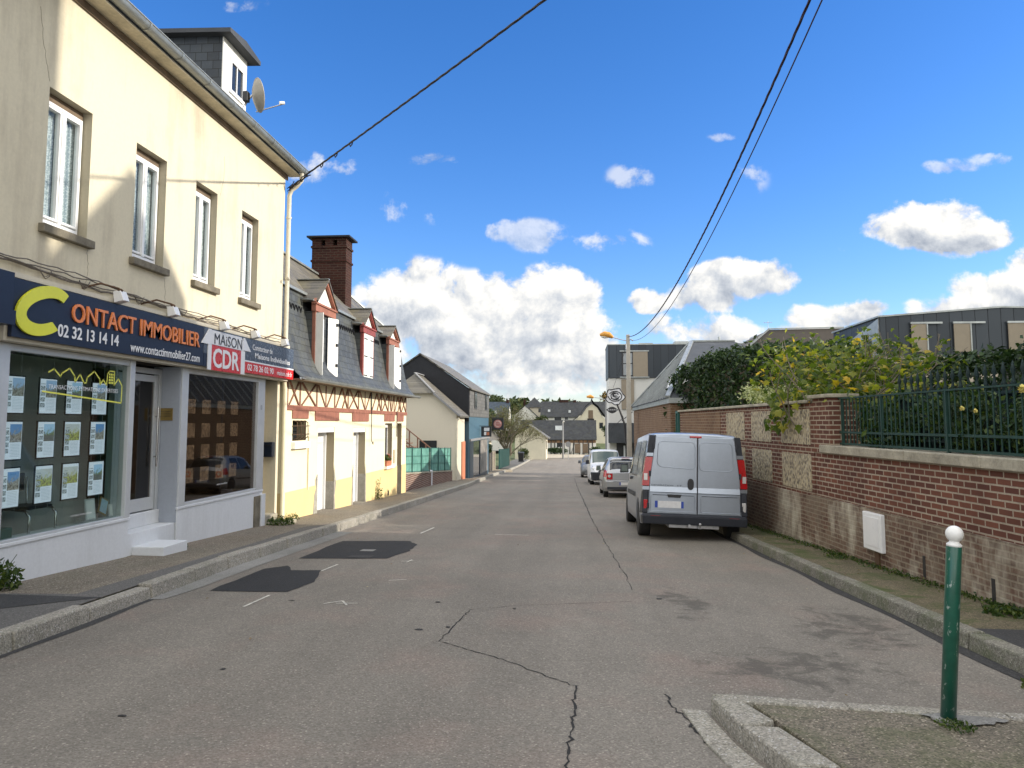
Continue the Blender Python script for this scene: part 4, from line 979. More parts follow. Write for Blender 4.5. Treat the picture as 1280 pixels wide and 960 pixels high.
# yellow roofline sticker and slogan on the first window
sk = MB(); xg = FX-.018
def line2(mb, pts, w, x):
    for i in range(len(pts)-1):
        a, b = Vector((x, *pts[i])), Vector((x, *pts[i+1])); d = (b-a).normalized(); n = Vector((0, -d.z, d.y))*w/2; e = d*w*.4
        a2, b2 = a-e, b+e; off = Vector((.0012, 0, 0)); mb.hexa([a2-n, b2-n, b2+n, a2+n], [a2-n+off, b2-n+off, b2+n+off, a2+n+off])
zz = [(8.43, 2.19), (8.52, 2.235), (8.64, 2.15), (8.66, 2.19), (8.80, 2.26), (8.90, 2.17), (8.91, 2.10), (9.0, 2.20), (9.08, 2.10), (9.13, 2.10), (9.14, 2.17), (9.28, 2.255), (9.40, 2.16), (9.41, 2.09), (9.47, 2.16), (9.545, 2.09), (9.56, 2.24), (9.60, 2.28), (9.71, 2.28), (9.71, 2.10), (9.80, 2.19), (9.89, 2.10), (9.885, 1.87), (8.34, 1.965)]
line2(sk, zz, .018, xg)
for a in range(3):
    for b in range(4): sk.box(xg, xg+.0012, 9.59+a*.036, 9.616+a*.036, 2.115+b*.036, 2.142+b*.036)
tag(sk.build('window_sticker', M['vinyl_yellow']), 'yellow roofline outline stuck on the glass of the first shop window', 'sticker')
tag(text_on('window_slogan', 'TRANSACTIONS ESTIMATIONS EXPERTISES', (xg+.002, 8.44, 2.0), YV, ZV, 1.36, .05, M['sign_white']), 'thin white TRANSACTIONS ESTIMATIONS EXPERTISES lettering across the first shop window', 'lettering')
tag(text_on('window_credit', 'contact immobilier', (xg+.002, 8.95, .47), YV, ZV, .42, .028, M['sign_white']), 'tiny white lettering low on the glass of the first shop window', 'lettering')
tag(text_on('window_credit', 'contact immobilier', (xg+.002, 12.75, .55), YV, ZV, .40, .03, M['sign_white']), 'tiny white lettering low on the dark second shop window', 'lettering')
# chair and certificates in the first window
t = empty('visitor_chair', (-6.7, 8.9, .16), 'chrome tube cantilever chair behind the first shop window', 'chair')
mb = MB()
for (dy_) in (0, .46): mb.tube([(-6.70, 8.55+dy_, .95), (-6.68, 8.55+dy_, .60), (-6.35, 8.55+dy_, .58), (-6.3, 8.55+dy_, .52), (-6.3, 8.55+dy_, .21), (-6.35, 8.55+dy_, .18), (-6.70, 8.55+dy_, .18)], .014, 8)
mb.tube([(-6.70, 8.55, .18), (-6.70, 9.01, .18)], .014, 8); mb.build('tube_frame', M['chrome'], t)
mb = MB(); mb.box(-6.72, -6.32, 8.57, 8.99, .59, .63); mb.build('seat', M['black_plastic'], t, bevel=.02); mb = MB(); mb.box(-6.74, -6.70, 8.57, 8.99, .78, 1.0); mb.build('backrest', M['black_plastic'], t, bevel=.015)
for k, (y, w, h, lean, mt, lab) in enumerate([(9.36, .20, .27, 0, 'plate', 'white framed certificate leaning at the foot of the first shop window'), (9.60, .19, .21, .22, 'brass', 'tilted wooden frame with a blue print in the first shop window'), (9.84, .09, .16, 0, 'plate', 'smallest certificate standing by the corner post of the first shop window')]):
    t = empty('certificate', (FX-.14, y, .36), lab, 'frame', 'framed certificates standing in the first shop window')
    c, s_ = math.cos(lean*2), math.sin(lean*2)
    def rr(a, b, x): return (x-.12*b, y+a*c+b*s_*1.0, .37+abs(s_)*.0-a*s_*.9+b*c+ (.09 if lean else 0))
    mb = MB(); mb.hexa([rr(0, 0, FX-.10), rr(w, 0, FX-.10), rr(w, h, FX-.10), rr(0, h, FX-.10)], [rr(0, 0, FX-.085), rr(w, 0, FX-.085), rr(w, h, FX-.085), rr(0, h, FX-.085)]); mb.build('frame', M[mt if mt == 'brass' else 'alu'], t)
    mb = MB(); q = .018; mb.poly([rr(q, q, FX-.082), rr(w-q, q, FX-.082), rr(w-q, h-q, FX-.082), rr(q, h-q, FX-.082)]); mb.build('print', M['sign_white'] if k != 1 else plain('pale_blue_print', (.35, .50, .62), .5), t)
mb = MB(); mb.box(-6.32, -6.17, 7.76, 8.12, .17, .46); t = tag(mb.build('green_box', M['teal_board'], bevel=.01), 'green cardboard box on the floor of the first shop window', 'box')
# papers in the dark window
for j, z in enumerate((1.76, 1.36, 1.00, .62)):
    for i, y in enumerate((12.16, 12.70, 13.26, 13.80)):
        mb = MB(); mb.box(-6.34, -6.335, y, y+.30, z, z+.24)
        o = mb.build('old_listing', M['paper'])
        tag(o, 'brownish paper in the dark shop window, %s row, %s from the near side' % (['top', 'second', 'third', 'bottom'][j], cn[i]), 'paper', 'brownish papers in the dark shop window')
# satellite dish
t = empty('satellite_dish', (-5.75, 12.85, 7.1), 'grey satellite dish on the roof edge beside the dormer', 'satellite dish')
mb = MB(); ax = Vector((.76, .60, .22)).normalized(); a = ax.orthogonal().normalized(); b = ax.cross(a); c0 = Vector((-5.74, 13.0, 7.50)); n = 24; rad = .30
vs = []
for ri in range(7):
    rr_ = rad*ri/6
    for k in range(n):
        tt = 2*math.pi*k/n; vs.append(c0 + (a*math.cos(tt)+b*math.sin(tt))*rr_ + ax*(.10*(ri/6)**2))
mb.add(vs, [(i*n+k, i*n+(k+1) % n, (i+1)*n+(k+1) % n, (i+1)*n+k) for i in range(6) for k in range(n)], True)
mb.tube([v for v in vs[-n:]]+[vs[-n]], .008, 5)
mb.build('reflector', M['dish'], t, auto='raw')
mb = MB(); mb.tube([c0-b*.30+ax*.05 if b.z > 0 else c0+b*.30+ax*.05, c0+ax*.55-Vector((0, 0, .16))], .012, 6); mb.tube([c0-ax*.02, c0-ax*.10-Vector((0, 0, .1)), (-5.84, 12.85, 7.22), (-5.92, 12.85, 6.98)], .02, 8); mb.build('arm', M['steel'], t)
mb = MB(); mb.box(-5.85, -5.76, 12.80, 12.92, 7.32, 7.50); mb.build('mount', M['black_plastic'], t, bevel=.01)
mb = MB(); e_ = c0+ax*.55-Vector((0, 0, .14)); mb.cyl(e_-ax*.06, e_+ax*.03, .03, 10); mb.build('receiver', M['white_pvc'], t)
mb = MB(); mb.lathe((-5.9, 15.33, 3.35+1.2), [(.02, 0), (.045, .03), (.03, .07)], 10); tag(mb.build('wall_sensor', M['dish']), 'small round grey fitting on the downpipe side of the cream house', 'sensor')
# ================================================================ the yellow half-timbered house
YX = -6.0
H2 = empty('timbered_house', (-7.6, 21.5, -.6), 'pale yellow half-timbered house with slate mansard roof, three dormers and a brick chimney', 'house')
Y0_, Y1_ = 15.56, 27.2
mb = MB()
holes = [(16.05, 16.90, 1.22, 1.66), (17.70, 18.95, -.52, 1.50), (20.62, 21.82, -.62, 1.47), (24.15, 25.10, .24, 1.60), (25.85, 26.5, -.85, 1.60)]
wallX(mb, YX, .35, Y0_, Y1_, .16, 2.52, [h if h[2] > .16 else (h[0], h[1], .16, h[3]) for h in holes], 0, 1)
mb.mat(0); mb.box(-9.6, YX-.351, Y1_-.3, Y1_, -1.3, 2.5); mb.box(-9.6, YX-.351, Y0_, Y0_+.3, -1.2, 2.5); mb.box(-9.9, -9.6, Y0_, Y1_, -1.3, 2.5)
mb.build('wall', [M['yellow_render'], M['taupe']], H2)
mb = MB()
wallX(mb, YX+.012, .36, Y0_, Y1_, -1.4, .158, [(17.70, 18.95, -1.4, .158), (20.62, 21.82, -1.4, .158), (25.85, 26.5, -1.4, .158)], 0, 1)
mb.build('plinth', [M['yellow_plinth'], plain('damp_cement', (.30, .28, .24), .9, 0, .2, 5)], H2)
# bare cement patches at the door jambs
mb = MB()
for pts in ([(17.42, -.55), (17.70, -.6), (17.70, .42), (17.60, .30), (17.62, .1), (17.50, -.05)], [(18.95, -.66), (19.10, -.66), (19.02, -.2), (19.12, .1), (19.0, .35), (18.95, .55)], [(20.48, -.7), (20.62, -.72), (20.62, .5), (20.55, .2)], [(21.82, -.76), (21.95, -.76), (21.9, .1), (21.82, .45)]):
    mb.prism([(YX+.013, y, z) for y, z in pts], (.006, 0, 0))
mb.build('cement_patch', plain('bare_cement', (.34, .32, .27), .95, 0, .25, 8), H2)
# rails, lintels, studs and braces
mb = MB(); mb.box(YX-.02, YX+.035, Y0_+.02, Y1_+.01, 1.88, 1.985); mb.build('rail', M['timber'], H2, bevel=.006)
for (a, b, c) in ((16.0, 16.98, 1.70), (17.45, 19.25, 1.66), (20.45, 22.1, 1.65), (24.0, 25.35, 1.66), (25.7, 26.7, 1.66)):
    mb = MB(); mb.box(YX-.03, YX+.028, a, b, c, 1.878); mb.build('lintel', M['timber'], H2, bevel=.008)
mb = MB(); r_ = random.Random(3)
studs = [15.70, 16.45, 17.55, 18.9, 20.05, 21.05, 22.4, 23.6, 24.5, 25.3, 26.3, 27.12]
for s in studs: mb.box(YX-.02, YX+.018, s-.032, s+.032, 1.986, 2.50)
for i in range(len(studs)-1):
    a, b = studs[i]+.05, studs[i+1]-.05
    if i % 3 == 1 or i == 0:
        mb.bar((YX+.006, a+.05, 2.0), (YX+.006, b-.05, 2.49), .03, .045, (1, 0, 0)) ; mb.bar((YX+.011, b-.05, 2.0), (YX+.011, a+.05, 2.49), .03, .045, (1, 0, 0))
    elif i % 3 == 2:
        m_ = (a+b)/2; mb.box(YX-.02, YX+.010, m_-.035, m_+.035, 1.986, 2.50); mb.bar((YX+.006, a+.04, 2.49), (YX+.006, m_-.06, 2.0), .03, .042, (1, 0, 0)); mb.bar((YX+.006, m_+.06, 2.0), (YX+.006, b-.04, 2.49), .03, .042, (1, 0, 0))
    else:
        m_ = (a+b)/2; mb.bar((YX+.006, a+.04, 2.0), (YX+.006, m_, 2.49), .03, .042, (1, 0, 0)); mb.bar((YX+.010, m_+.06, 2.0), (YX+.010, b-.02, 2.49), .03, .042, (1, 0, 0)); mb.bar((YX+.014, b-.04, 2.0), (YX+.014, m_+.02, 2.49), .03, .042, (1, 0, 0))
mb.build('timber_frame', M['timber_thin'], H2)
# doors and windows
for (a, b, c, d) in ((17.70, 18.95, -.52, 1.50), (20.62, 21.82, -.62, 1.47)):
    mb = MB(); mb.box(YX-.30, YX-.26, a+.02, b-.02, c, d-.12); mb.build('roller_shutter', M['shutter'], H2)
    mb = MB(); mb.box(YX-.26, YX-.20, a, a+.06, c, d); mb.box(YX-.26, YX-.20, b-.06, b, c, d); mb.box(YX-.25, YX-.01, a, b, d-.12, d+.0); mb.build('door_frame', M['white_pvc'], H2)
    mb = MB(); mb.box(YX-.32, YX+.08, a-.02, b+.02, c-.6, c-.01); mb.build('doorstep', M['coping'], H2, bevel=.01)
mb = MB(); mb.box(YX-.25, YX-.22, 16.05, 16.90, 1.22, 1.66); w = mb.build('window', M['far_window'], H2)
mb = MB()
for k in range(4):
    y = 16.14+k*.22; mb.tube([(YX-.01, y, 1.66), (YX+.07, y, 1.62), (YX+.08, y, 1.45), (YX+.08, y, 1.30), (YX-.01, y, 1.24)], .011, 6)
for z in (1.36, 1.54): mb.tube([(YX, 16.03, z), (YX+.08, 16.06, z), (YX+.08, 16.90, z), (YX, 16.94, z)], .009, 6)
mb.build('grille', M['rust'], w)
mb = MB(); mb.box(YX-.2, YX+.09, 16.0, 16.95, 1.05, 1.20); mb.build('sill', M['white_pvc'], H2, bevel=.008)
mb = MB(); x = YX-.20; a, b, c, d = 24.15, 25.10, .24, 1.60
for q in ((a, a+.06, c, d), (b-.06, b, c, d), (a+.06, b-.06, d-.14, d), (a+.06, b-.06, c, c+.07), ((a+b)/2-.04, (a+b)/2+.04, c+.07, d-.14)): mb.box(x, x+.05, *q)
w = mb.build('window', M['white_pvc'], H2); mb = MB(); mb.box(x+.01, x+.02, a+.06, b-.06, c+.07, d-.14); mb.build('pane', M['far_window'], w)
mb = MB(); mb.box(YX-.2, YX+.10, 24.05, 25.2, .15, .235); mb.build('sill', M['white_pvc'], H2)
mb = MB(); mb.box(YX-.30, YX-.26, 25.85, 26.5, -1.0, 1.58); mb.build('door', M['taupe'], H2)
mb = MB(); mb.box(YX-.02, YX+.42, 25.7, 26.7, -1.6, -.86); mb.box(YX+.43, YX+.62, 25.7, 26.7, -1.6, -1.0); mb.build('step', M['coping'], H2, bevel=.01)
mb = MB(); mb.box(YX+.001, YX+.05, 25.28, 25.52, .30, .72); mb.build('meter_box', M['far_cream'], H2)
mb = MB(); mb.box(YX+.0135, YX+.016, 24.55, 24.72, -.72, -.56); mb.build('air_vent', M['black_plastic'], H2)
mb = MB(); mb.box(YX+.0135, YX+.03, 17.02, 17.06, .1, 1.3); mb.build('thin_conduit', M['yellow_render'], H2)
mb = MB(); mb.tube([(YX+.05, 22.3, 2.0), (YX+.05, 22.3, 1.1), (YX+.1, 22.33, .98), (YX+.08, 22.4, 1.06)], .012, 5); mb.tube([(YX+.05, 25.55, 2.0), (YX+.05, 25.55, 1.15)], .016, 5); mb.tube([(YX+.03, 22.3, 2.5), (YX+.04, 22.3, 2.0)], .02, 5); mb.build('cable_drop', M['black_plastic'], H2)
# mansard roof: flared slate skirt, upper slope, hipped far end
prof = [(-5.66, 2.56), (-5.78, 2.66), (-5.92, 2.86), (-6.02, 3.12), (-6.10, 3.5), (-6.20, 4.1), (-6.30, 4.66)]
mb = MB(); n = 24
def xz(i): return prof[i]
for k in range(n+1):
    y = lerp(Y0_+.02, Y1_+.2, k/n)
    for i, (x, z) in enumerate(prof):
        yy = min(y, Y1_+.22-(.0 if i < 1 else .05*i)); mb.v.append((x, yy, z-.008*(y-15.5)*(i/6)))
m_ = len(prof)
for k in range(n):
    for i in range(m_-1): mb.f.append((k*m_+i, (k+1)*m_+i, (k+1)*m_+i+1, k*m_+i+1)); mb.m.append(0); mb.sm.append(False)
mb.cur = 0
# far end gable cheek of the mansard and the back
e = [(x, Y1_+.22-.05*i, z-.093*(i/6)) for i, (x, z) in enumerate(prof)]
mb.add(e+[(-9.2, Y1_-.1, 4.57), (-9.9, Y1_+.2, 2.56)], [tuple(range(9))])
mb.quad((-9.9, Y0_, 2.56), (-9.2, Y0_, 4.66), (-9.2, Y1_-.1, 4.57), (-9.9, Y1_+.2, 2.56))
mb.quad((-5.66, Y0_, 2.56), (-9.9, Y0_, 2.56), (-9.9, Y1_+.2, 2.55), (-5.66, Y1_+.22, 2.55))
rf = mb.build('roof', M['slate'], H2)
# small pointed slates: a zigzag course in a darker slate across the face
mb = MB(); y = Y0_+.5
skip = [(17.05, 19.0), (21.1, 22.6), (24.0, 25.8)]
while y < 27:
    if not any(a < y < b for a, b in skip):
        zc = 4.18-.004*(y-15.5); x = interp([3.5, 4.1, 4.66], [-6.10, -6.20, -6.30], zc)+.006
        mb.bar((x, y, zc+.07), (x+.003, y+.07, zc-.07), .006, .028, (1, 0, 0)); mb.bar((x+.006, y+.07, zc-.07), (x+.003, y+.14, zc+.07), .006, .028, (1, 0, 0))
    y += .20
mb.build('slate_zigzag', M['slate_black'], rf)
mb = MB(); rx, rz = -7.6, 6.10
mb.quad((-6.24, Y0_, 4.63), (-6.24, 26.9, 4.55), (rx, 25.2, rz-.16), (rx, Y0_, rz)); mb.add([(-6.24, 26.9, 4.55), (-9.0, 26.9, 4.55), (rx, 25.2, rz-.16)], [(0, 1, 2)])
mb.quad((-9.2, Y0_, 4.6), (rx, Y0_, rz), (rx, 25.2, rz-.16), (-9.0, 26.9, 4.55))
mb.quad((-6.24, Y0_, 4.60), (-6.24, 26.9, 4.52), (-6.30, 26.9, 4.50), (-6.30, Y0_, 4.58))
mb.build('upper_roof', M['slate_mossy'], H2)
mb = MB(); mb.bar((rx, Y0_, rz+.02), (rx, 25.2, rz-.14), .14, .05); mb.bar((rx, 25.2, rz-.14), (-6.26, 26.9, 4.58), .10, .04); mb.bar((-6.235, Y0_, 4.62), (-6.235, 26.9, 4.54), .04, .06); mb.build('ridge_flashing', M['zinc'], H2)
# gutter
mb = MB(); ring = [(-5.60+.07*math.cos(t), 2.56+.07*math.sin(t)) for t in [math.pi+math.pi*k/8 for k in range(9)]]
vs = [(x, Y0_-.05, z) for x, z in ring]+[(x, Y1_+.35, z) for x, z in ring]; mb.add(vs, [(i, i+1, 10+i, 9+i) for i in range(8)], True)
y = Y0_+.1
while y < 27.4: mb.box(-5.70, -5.53, y, y+.025, 2.555, 2.575); y += .24
mb.build('gutter', M['zinc'], H2, auto='raw')
mb = MB(); mb.box(-5.98, -5.62, Y0_, Y1_+.2, 2.505, 2.53); mb.build('eaves_board', M['brownboard'], H2)
# lead valleys and dormers
def dormer(ya, yb, apex, open_, seed):
    yc = (ya+yb)/2; fx = -5.98; zt = 4.20-.005*(ya-15)
    d = MB()
    d.box(-6.9, fx-.03, ya, yb, 2.75, zt); dm = d.build('dormer', M['slate'], H2)
    mb = MB()
    for (a, b) in ((ya-.02, ya+.07), (yb-.07, yb+.02)): mb.box(fx-.06, fx+.02, a, b, 2.95, zt)
    mb.box(fx-.06, fx+.05, ya-.08, yb+.08, zt+.0, zt+.16); mb.box(fx-.05, fx+.08, ya-.12, yb+.12, zt+.161, zt+.21)
    mb.bar((fx+.02, ya-.10, zt+.19), (fx+.02, yc, apex), .09, .08, (1, 0, 0)); mb.bar((fx+.025, yb+.10, zt+.19), (fx+.025, yc, apex+.002), .09, .08, (1, 0, 0))
    mb.build('red_surround', M['red_paint'] if seed else M['timber'], dm, bevel=.006)
    mb = MB(); mb.prism([(fx-.04, ya, zt+.212), (fx-.04, yb, zt+.212), (fx-.04, yc, apex-.08)], (.02, 0, 0)); mb.build('pediment', M['white_wood'], dm)
    mb = MB()
    for s_, ye in ((-1, ya-.10), (1, yb+.10)):
        a = [(fx+.10, ye, zt+.20), (fx+.10, yc, apex+.03), (-7.05, yc, apex+.03), (-6.45, ye, zt+.20)]
        b = [(p[0], p[1], p[2]+.045) for p in a]; mb.hexa(a, b)
    mb.build('dormer_roof', M['slate_mossy'], dm)
    mb = MB(); mb.bar((fx+.10, yc, apex+.085), (-7.0, yc, apex+.085), .10, .02)
    mb.bar((fx+.02, ya-.17, zt+.24), (-6.5, ya-.17, zt+.32), .09, .03); mb.build('ridge_lead', M['zinc'], dm)
    # window well cut down to the skirt, white linings and shutters
    mb = MB()
    if open_:
        mb.box(fx-.10, fx-.04, ya+.08, ya+.14, 2.78, zt-.02); mb.box(fx-.10, fx-.04, yb-.14, yb-.08, 2.78, zt-.02); mb.box(fx-.10, fx-.04, ya+.14, yb-.14, zt-.1, zt-.02); mb.box(fx-.10, fx-.04, ya+.14, yb-.14, 2.78, 2.9); mb.box(fx-.10, fx-.02, yc-.04, yc+.04, 2.9, zt-.1)
        w = mb.build('window', M['white_pvc'], dm); g = MB(); g.box(fx-.08, fx-.07, ya+.14, yb-.14, 2.9, zt-.1); g.build('pane', M['far_window'], w)
        s = MB()
        s.hexa([(fx+.03, yb-.46, 2.74), (fx+.16, yb-.06, 2.74), (fx+.14, yb-.02, 2.74), (fx+.01, yb-.42, 2.74)], [(fx+.03, yb-.46, zt-.03), (fx+.16, yb-.06, zt-.03), (fx+.14, yb-.02, zt-.03), (fx+.01, yb-.42, zt-.03)])
        s.build('open_shutter', M['white_wood'], dm); s = MB()
        s.hexa([(fx+.02, ya+.00, 2.74), (fx+.05, ya+.02, 2.74), (fx+.20, ya+.02, 2.70), (fx+.20, ya-.01, 2.70)], [(fx+.02, ya+.00, zt-.03), (fx+.05, ya+.02, zt-.03), (fx+.20, ya+.02, zt-.03), (fx+.20, ya-.01, zt-.03)])
        s.build('open_shutter', M['white_wood'], dm)
        s = MB()
        for z in (3.0, 3.5, 4.0): s.box(fx+.10, fx+.17, yb-.16, yb-.09, z-.02, z+.05)
        s.build('hinge', M['black_plastic'], dm)
    else:
        mb.box(fx-.01, fx+.03, ya+.075, yc-.004, 2.72, zt-.01); mb.box(fx-.01, fx+.03, yc+.004, yb-.075, 2.72, zt-.01); mb.build('closed_shutter', M['white_wood'], dm)
        s = MB()
        for z in (2.95, 3.5, 4.0): s.box(fx+.031, fx+.04, ya+.1, ya+.42, z, z+.03); s.box(fx+.031, fx+.04, yb-.42, yb-.1, z, z+.03)
        s.build('hinge', M['black_plastic'], dm)
dormer(17.26, 18.60, 4.98, True, 0); dormer(21.3, 22.45, 4.86, False, 1); dormer(24.35, 25.55, 4.74, True, 0)
# chimney
mb = MB(); cx0, cx1, cy0, cy1 = -7.76, -6.72, 22.0, 22.62
mb.box(cx0, cx1, cy0, cy1, 4.6, 6.38); mb.box(cx0-.03, cx1+.03, cy0-.03, cy1+.03, 6.38, 6.44); mb.box(cx0, cx1, cy0, cy1, 6.44, 6.80); mb.box(cx0-.03, cx1+.03, cy0-.03, cy1+.03, 6.80, 6.86)
for (a, b) in ((cx0, cx0+.28), (cx0+.40, cx0+.64), (cx0+.76, cx1)): mb.box(a, b, cy0, cy1, 6.86, 7.04)
mb.box(cx0, cx1, cy0, cy1, 7.04, 7.10)
ch = mb.build('chimney', M['chimney'], H2)
mb = MB(); mb.box(cx0-.13, cx1+.13, cy0-.13, cy1+.13, 7.101, 7.15); mb.build('cap', M['slate_black'], ch)
# flower pot on the sill
t = empty('flower_box', (YX+.0, 24.5, .24), 'terracotta flower box with green plants on the sill of the yellow house', 'planter')
mb = MB(); mb.hexa([(YX-.12, 24.2, .24), (YX+.06, 24.2, .24), (YX+.06, 24.75, .24), (YX-.12, 24.75, .24)], [(YX-.14, 24.17, .40), (YX+.08, 24.17, .40), (YX+.08, 24.78, .40), (YX-.14, 24.78, .40)]); mb.build('pot', M['orange_paint'], t)

# ---------------------------------------------------------------- foliage tools
def leafquads(mb, n, sampler, size, r_, flat=.0, mi=0, asp=.5):
    """n folded leaves: sampler() gives a point and an outward direction"""
    for _ in range(n):
        p, d = sampler(); p = Vector(p)
        q = Vector((r_.gauss(0, 1), r_.gauss(0, 1), r_.gauss(0, 1)))
        ax = (Vector(d)*flat + q).normalized(); s = size*r_.uniform(.6, 1.35)
        a = ax.cross(Vector((r_.gauss(0, 1), r_.gauss(0, 1), r_.gauss(0, 1)))).normalized(); b = ax.cross(a)
        f_ = ax*s*.14
        mb.add([p-a*s, p-b*s*asp+f_, p+a*s, p+b*s*asp+f_], [(0, 1, 2), (0, 2, 3)], False)
def blob_sampler(blobs, r_, inner=.55):
    tot = [b[3]*b[4]*b[5] for b in blobs]
    def f():
        b = r_.choices(blobs, tot)[0]
        while True:
            v = Vector((r_.gauss(0, 1), r_.gauss(0, 1), r_.gauss(0, 1)))
            if v.length > .1: break
        v.normalize(); k = r_.uniform(inner, 1)
        k *= 1+.22*mnoise.noise(Vector((v.x*2+b[0], v.y*2+b[1], v.z*2+b[2])))
        return (b[0]+v.x*b[3]*k, b[1]+v.y*b[4]*k, b[2]+v.z*b[5]*k), v
    return f
mb = MB(); r_ = random.Random(8); leafquads(mb, 160, blob_sampler([(YX-.02, 24.47, .48, .14, .30, .12)], r_, .1), .045, r_); mb.build('plants', M['weed'], t, auto='raw')
mb = MB(); leafquads(mb, 14, blob_sampler([(YX-.0, 24.47, .52, .14, .30, .12)], r_, .6), .03, r_); mb.build('flowers', M['redpetal'], t, auto='raw')
def weed(name, lab, c, n, rad, h, size, seed, mt='weed', stalks=6):
    r_ = random.Random(seed); mb = MB()
    for _ in range(stalks):
        a = r_.uniform(0, 6.28); q = r_.uniform(0, rad*.9); hh = h*r_.uniform(.6, 1.1)
        mb.tube([(c[0], c[1], c[2]), (c[0]+q*.5*math.cos(a), c[1]+q*.5*math.sin(a), c[2]+hh*.6), (c[0]+q*math.cos(a), c[1]+q*math.sin(a), c[2]+hh)], .003, 4)
    def smp():
        a = r_.uniform(0, 6.28); q = rad*math.sqrt(r_.random()); return (c[0]+q*math.cos(a), c[1]+q*math.sin(a), c[2]+r_.uniform(.0, h)*(1-.5*q/rad)), (0, 0, 1)
    leafquads(mb, n, smp, size, r_)
    return tag(mb.build(name, M[mt], auto='raw'), lab, 'plant')
def gz(x, y, d=.13): return G(x, y)+d
weed('weed_clump', 'tall leafy weed at the foot of the white shop wall, nearest the camera', (-5.93, 7.62, gz(-5.9, 7.6)), 420, .22, .34, .032, 1)
weed('weed_clump', 'small tuft of grass and weed beside the shop steps', (-5.86, 11.15, gz(-5.9, 11.15)), 260, .13, .09, .022, 2)
weed('weed_clump', 'leafy weeds growing round the stone steps between the two houses', (-5.75, 14.85, gz(-5.7, 14.8)), 420, .26, .20, .028, 3)
weed('weed_clump', 'small weeds at the corner of the yellow plinth by the entrance steps', (-5.9, 15.9, gz(-5.9, 15.9)), 120, .14, .16, .02, 4)
weed('climbing_weed', 'thin weed climbing the yellow plinth under the timbered house window', (-5.93, 23.1, gz(-5.9, 23.1)), 160, .14, .62, .028, 5)

# ================================================================ garden wall with green netting fence
for k, (ya, yb, lab) in enumerate([(27.55, 33.0, 'green netted mesh fence on a brick wall right after the yellow house'), (33.25, 38.7, 'farther green netted mesh fence on a brick wall beside the beige gable')]):
    t = empty('garden_fence', (-6.2, (ya+yb)/2, G(-6, ya)), lab, 'fence', 'green mesh fences on low brick walls')
    mb = MB(); N_ = 6
    for i in range(N_):
        a, b = lerp(ya, yb, i/N_), lerp(ya, yb, (i+1)/N_); top = lambda y: -.25-.052*(y-27.8)
        mb.hexa([(-6.35, a, -2), (-6.15, a, -2), (-6.15, b, -2), (-6.35, b, -2)], [(-6.35, a, top(a)), (-6.15, a, top(a)), (-6.15, b, top(b)), (-6.35, b, top(b))])
    mb.build('brick_base', M['brick_low'], t)
    mb = MB(); mb.hexa([(-6.38, ya, top(ya)), (-6.12, ya, top(ya)), (-6.12, yb, top(yb)), (-6.38, yb, top(yb))], [(-6.38, ya, top(ya)+.05), (-6.12, ya, top(ya)+.05), (-6.12, yb, top(yb)+.05), (-6.38, yb, top(yb)+.05)]); mb.build('coping', M['coping'], t)
    tz = lambda y: .70-.032*(y-27.8)
    mb = MB(); mb.hexa([(-6.255, ya+.05, top(ya)+.06), (-6.25, ya+.05, top(ya)+.06), (-6.25, yb-.05, top(yb)+.06), (-6.255, yb-.05, top(yb)+.06)], [(-6.255, ya+.05, tz(ya)), (-6.25, ya+.05, tz(ya)), (-6.25, yb-.05, tz(yb)), (-6.255, yb-.05, tz(yb))]); mb.build('netting', M['netting'], t)
    mb = MB()
    for i in range(4):
        y = lerp(ya+.05, yb-.05, i/3); mb.cyl((-6.22, y, top(y)), (-6.22, y, tz(y)+.03), .022, 8)
    for q in (.0, .33, .66, 1.0):
        mb.tube([(-6.235, ya+.05, lerp(top(ya)+.08, tz(ya), q)), (-6.235, yb-.05, lerp(top(yb)+.08, tz(yb), q))], .010, 5)
    mb.build('fence_rail', M['teal_board'], t)
mb = MB(); mb.box(-6.36, -6.14, 33.02, 33.23, -2, -.42); mb.build('gate_post', M['white_low'], bevel=.01, label='white rendered post between the two green mesh fences', cat='post')
# ================================================================ beige house with half-hipped gable
H3 = empty('beige_house', (-8.4, 41, -1.4), 'beige rendered house whose gable faces the camera, with half-hipped slate roof', 'house')
gy = 39.0; g = [(-6.0, gy, -2.2), (-11.0, gy, -2.2), (-11.0, gy, 2.0), (-9.4, gy, 3.18), (-7.25, gy, 3.18), (-6.0, gy, 2.08)]
mb = MB(); mb.prism(g, (0, 2.95, 0)); mb.build('wall', M['cream_plain'], H3)
mb = MB(); mb.box(-6.0, -5.985, 39.01, 40.6, -2.2, 2.04); mb.build('street_wall', M['far_cream'], H3)
mb = MB(); mb.box(-5.995, -5.94, 40.75, 41.9, -2.2, .62); mb.build('terracotta_shutter', M['orange_paint'], H3)
mb = MB()
def slab(mb, a, b, c, d, t=.09): mb.hexa([a, b, c, d], [(p[0], p[1], p[2]+t) for p in (a, b, c, d)])
slab(mb, (-5.78, 38.75, 1.90), (-5.78, 42.1, 1.90), (-8.35, 42.1, 4.12), (-8.35, 39.9, 4.12)); mb.build('roof', M['slate_tan'], H3)
mb = MB(); mb.add([(-7.15, 38.72, 3.12), (-9.55, 38.72, 3.12), (-8.35, 39.9, 4.2)], [(0, 1, 2)]); mb.add([(-7.15, 38.72, 3.12), (-8.35, 39.9, 4.2), (-5.78, 38.75, 1.98)], [(0, 1, 2)]); mb.build('half_hip', M['slate_tan'], H3)
mb = MB(); slab(mb, (-8.35, 39.9, 4.12), (-8.35, 42.1, 4.12), (-11.2, 42.1, 1.85), (-11.2, 38.75, 1.85)); mb.build('roof', M['slate_tan'], H3)
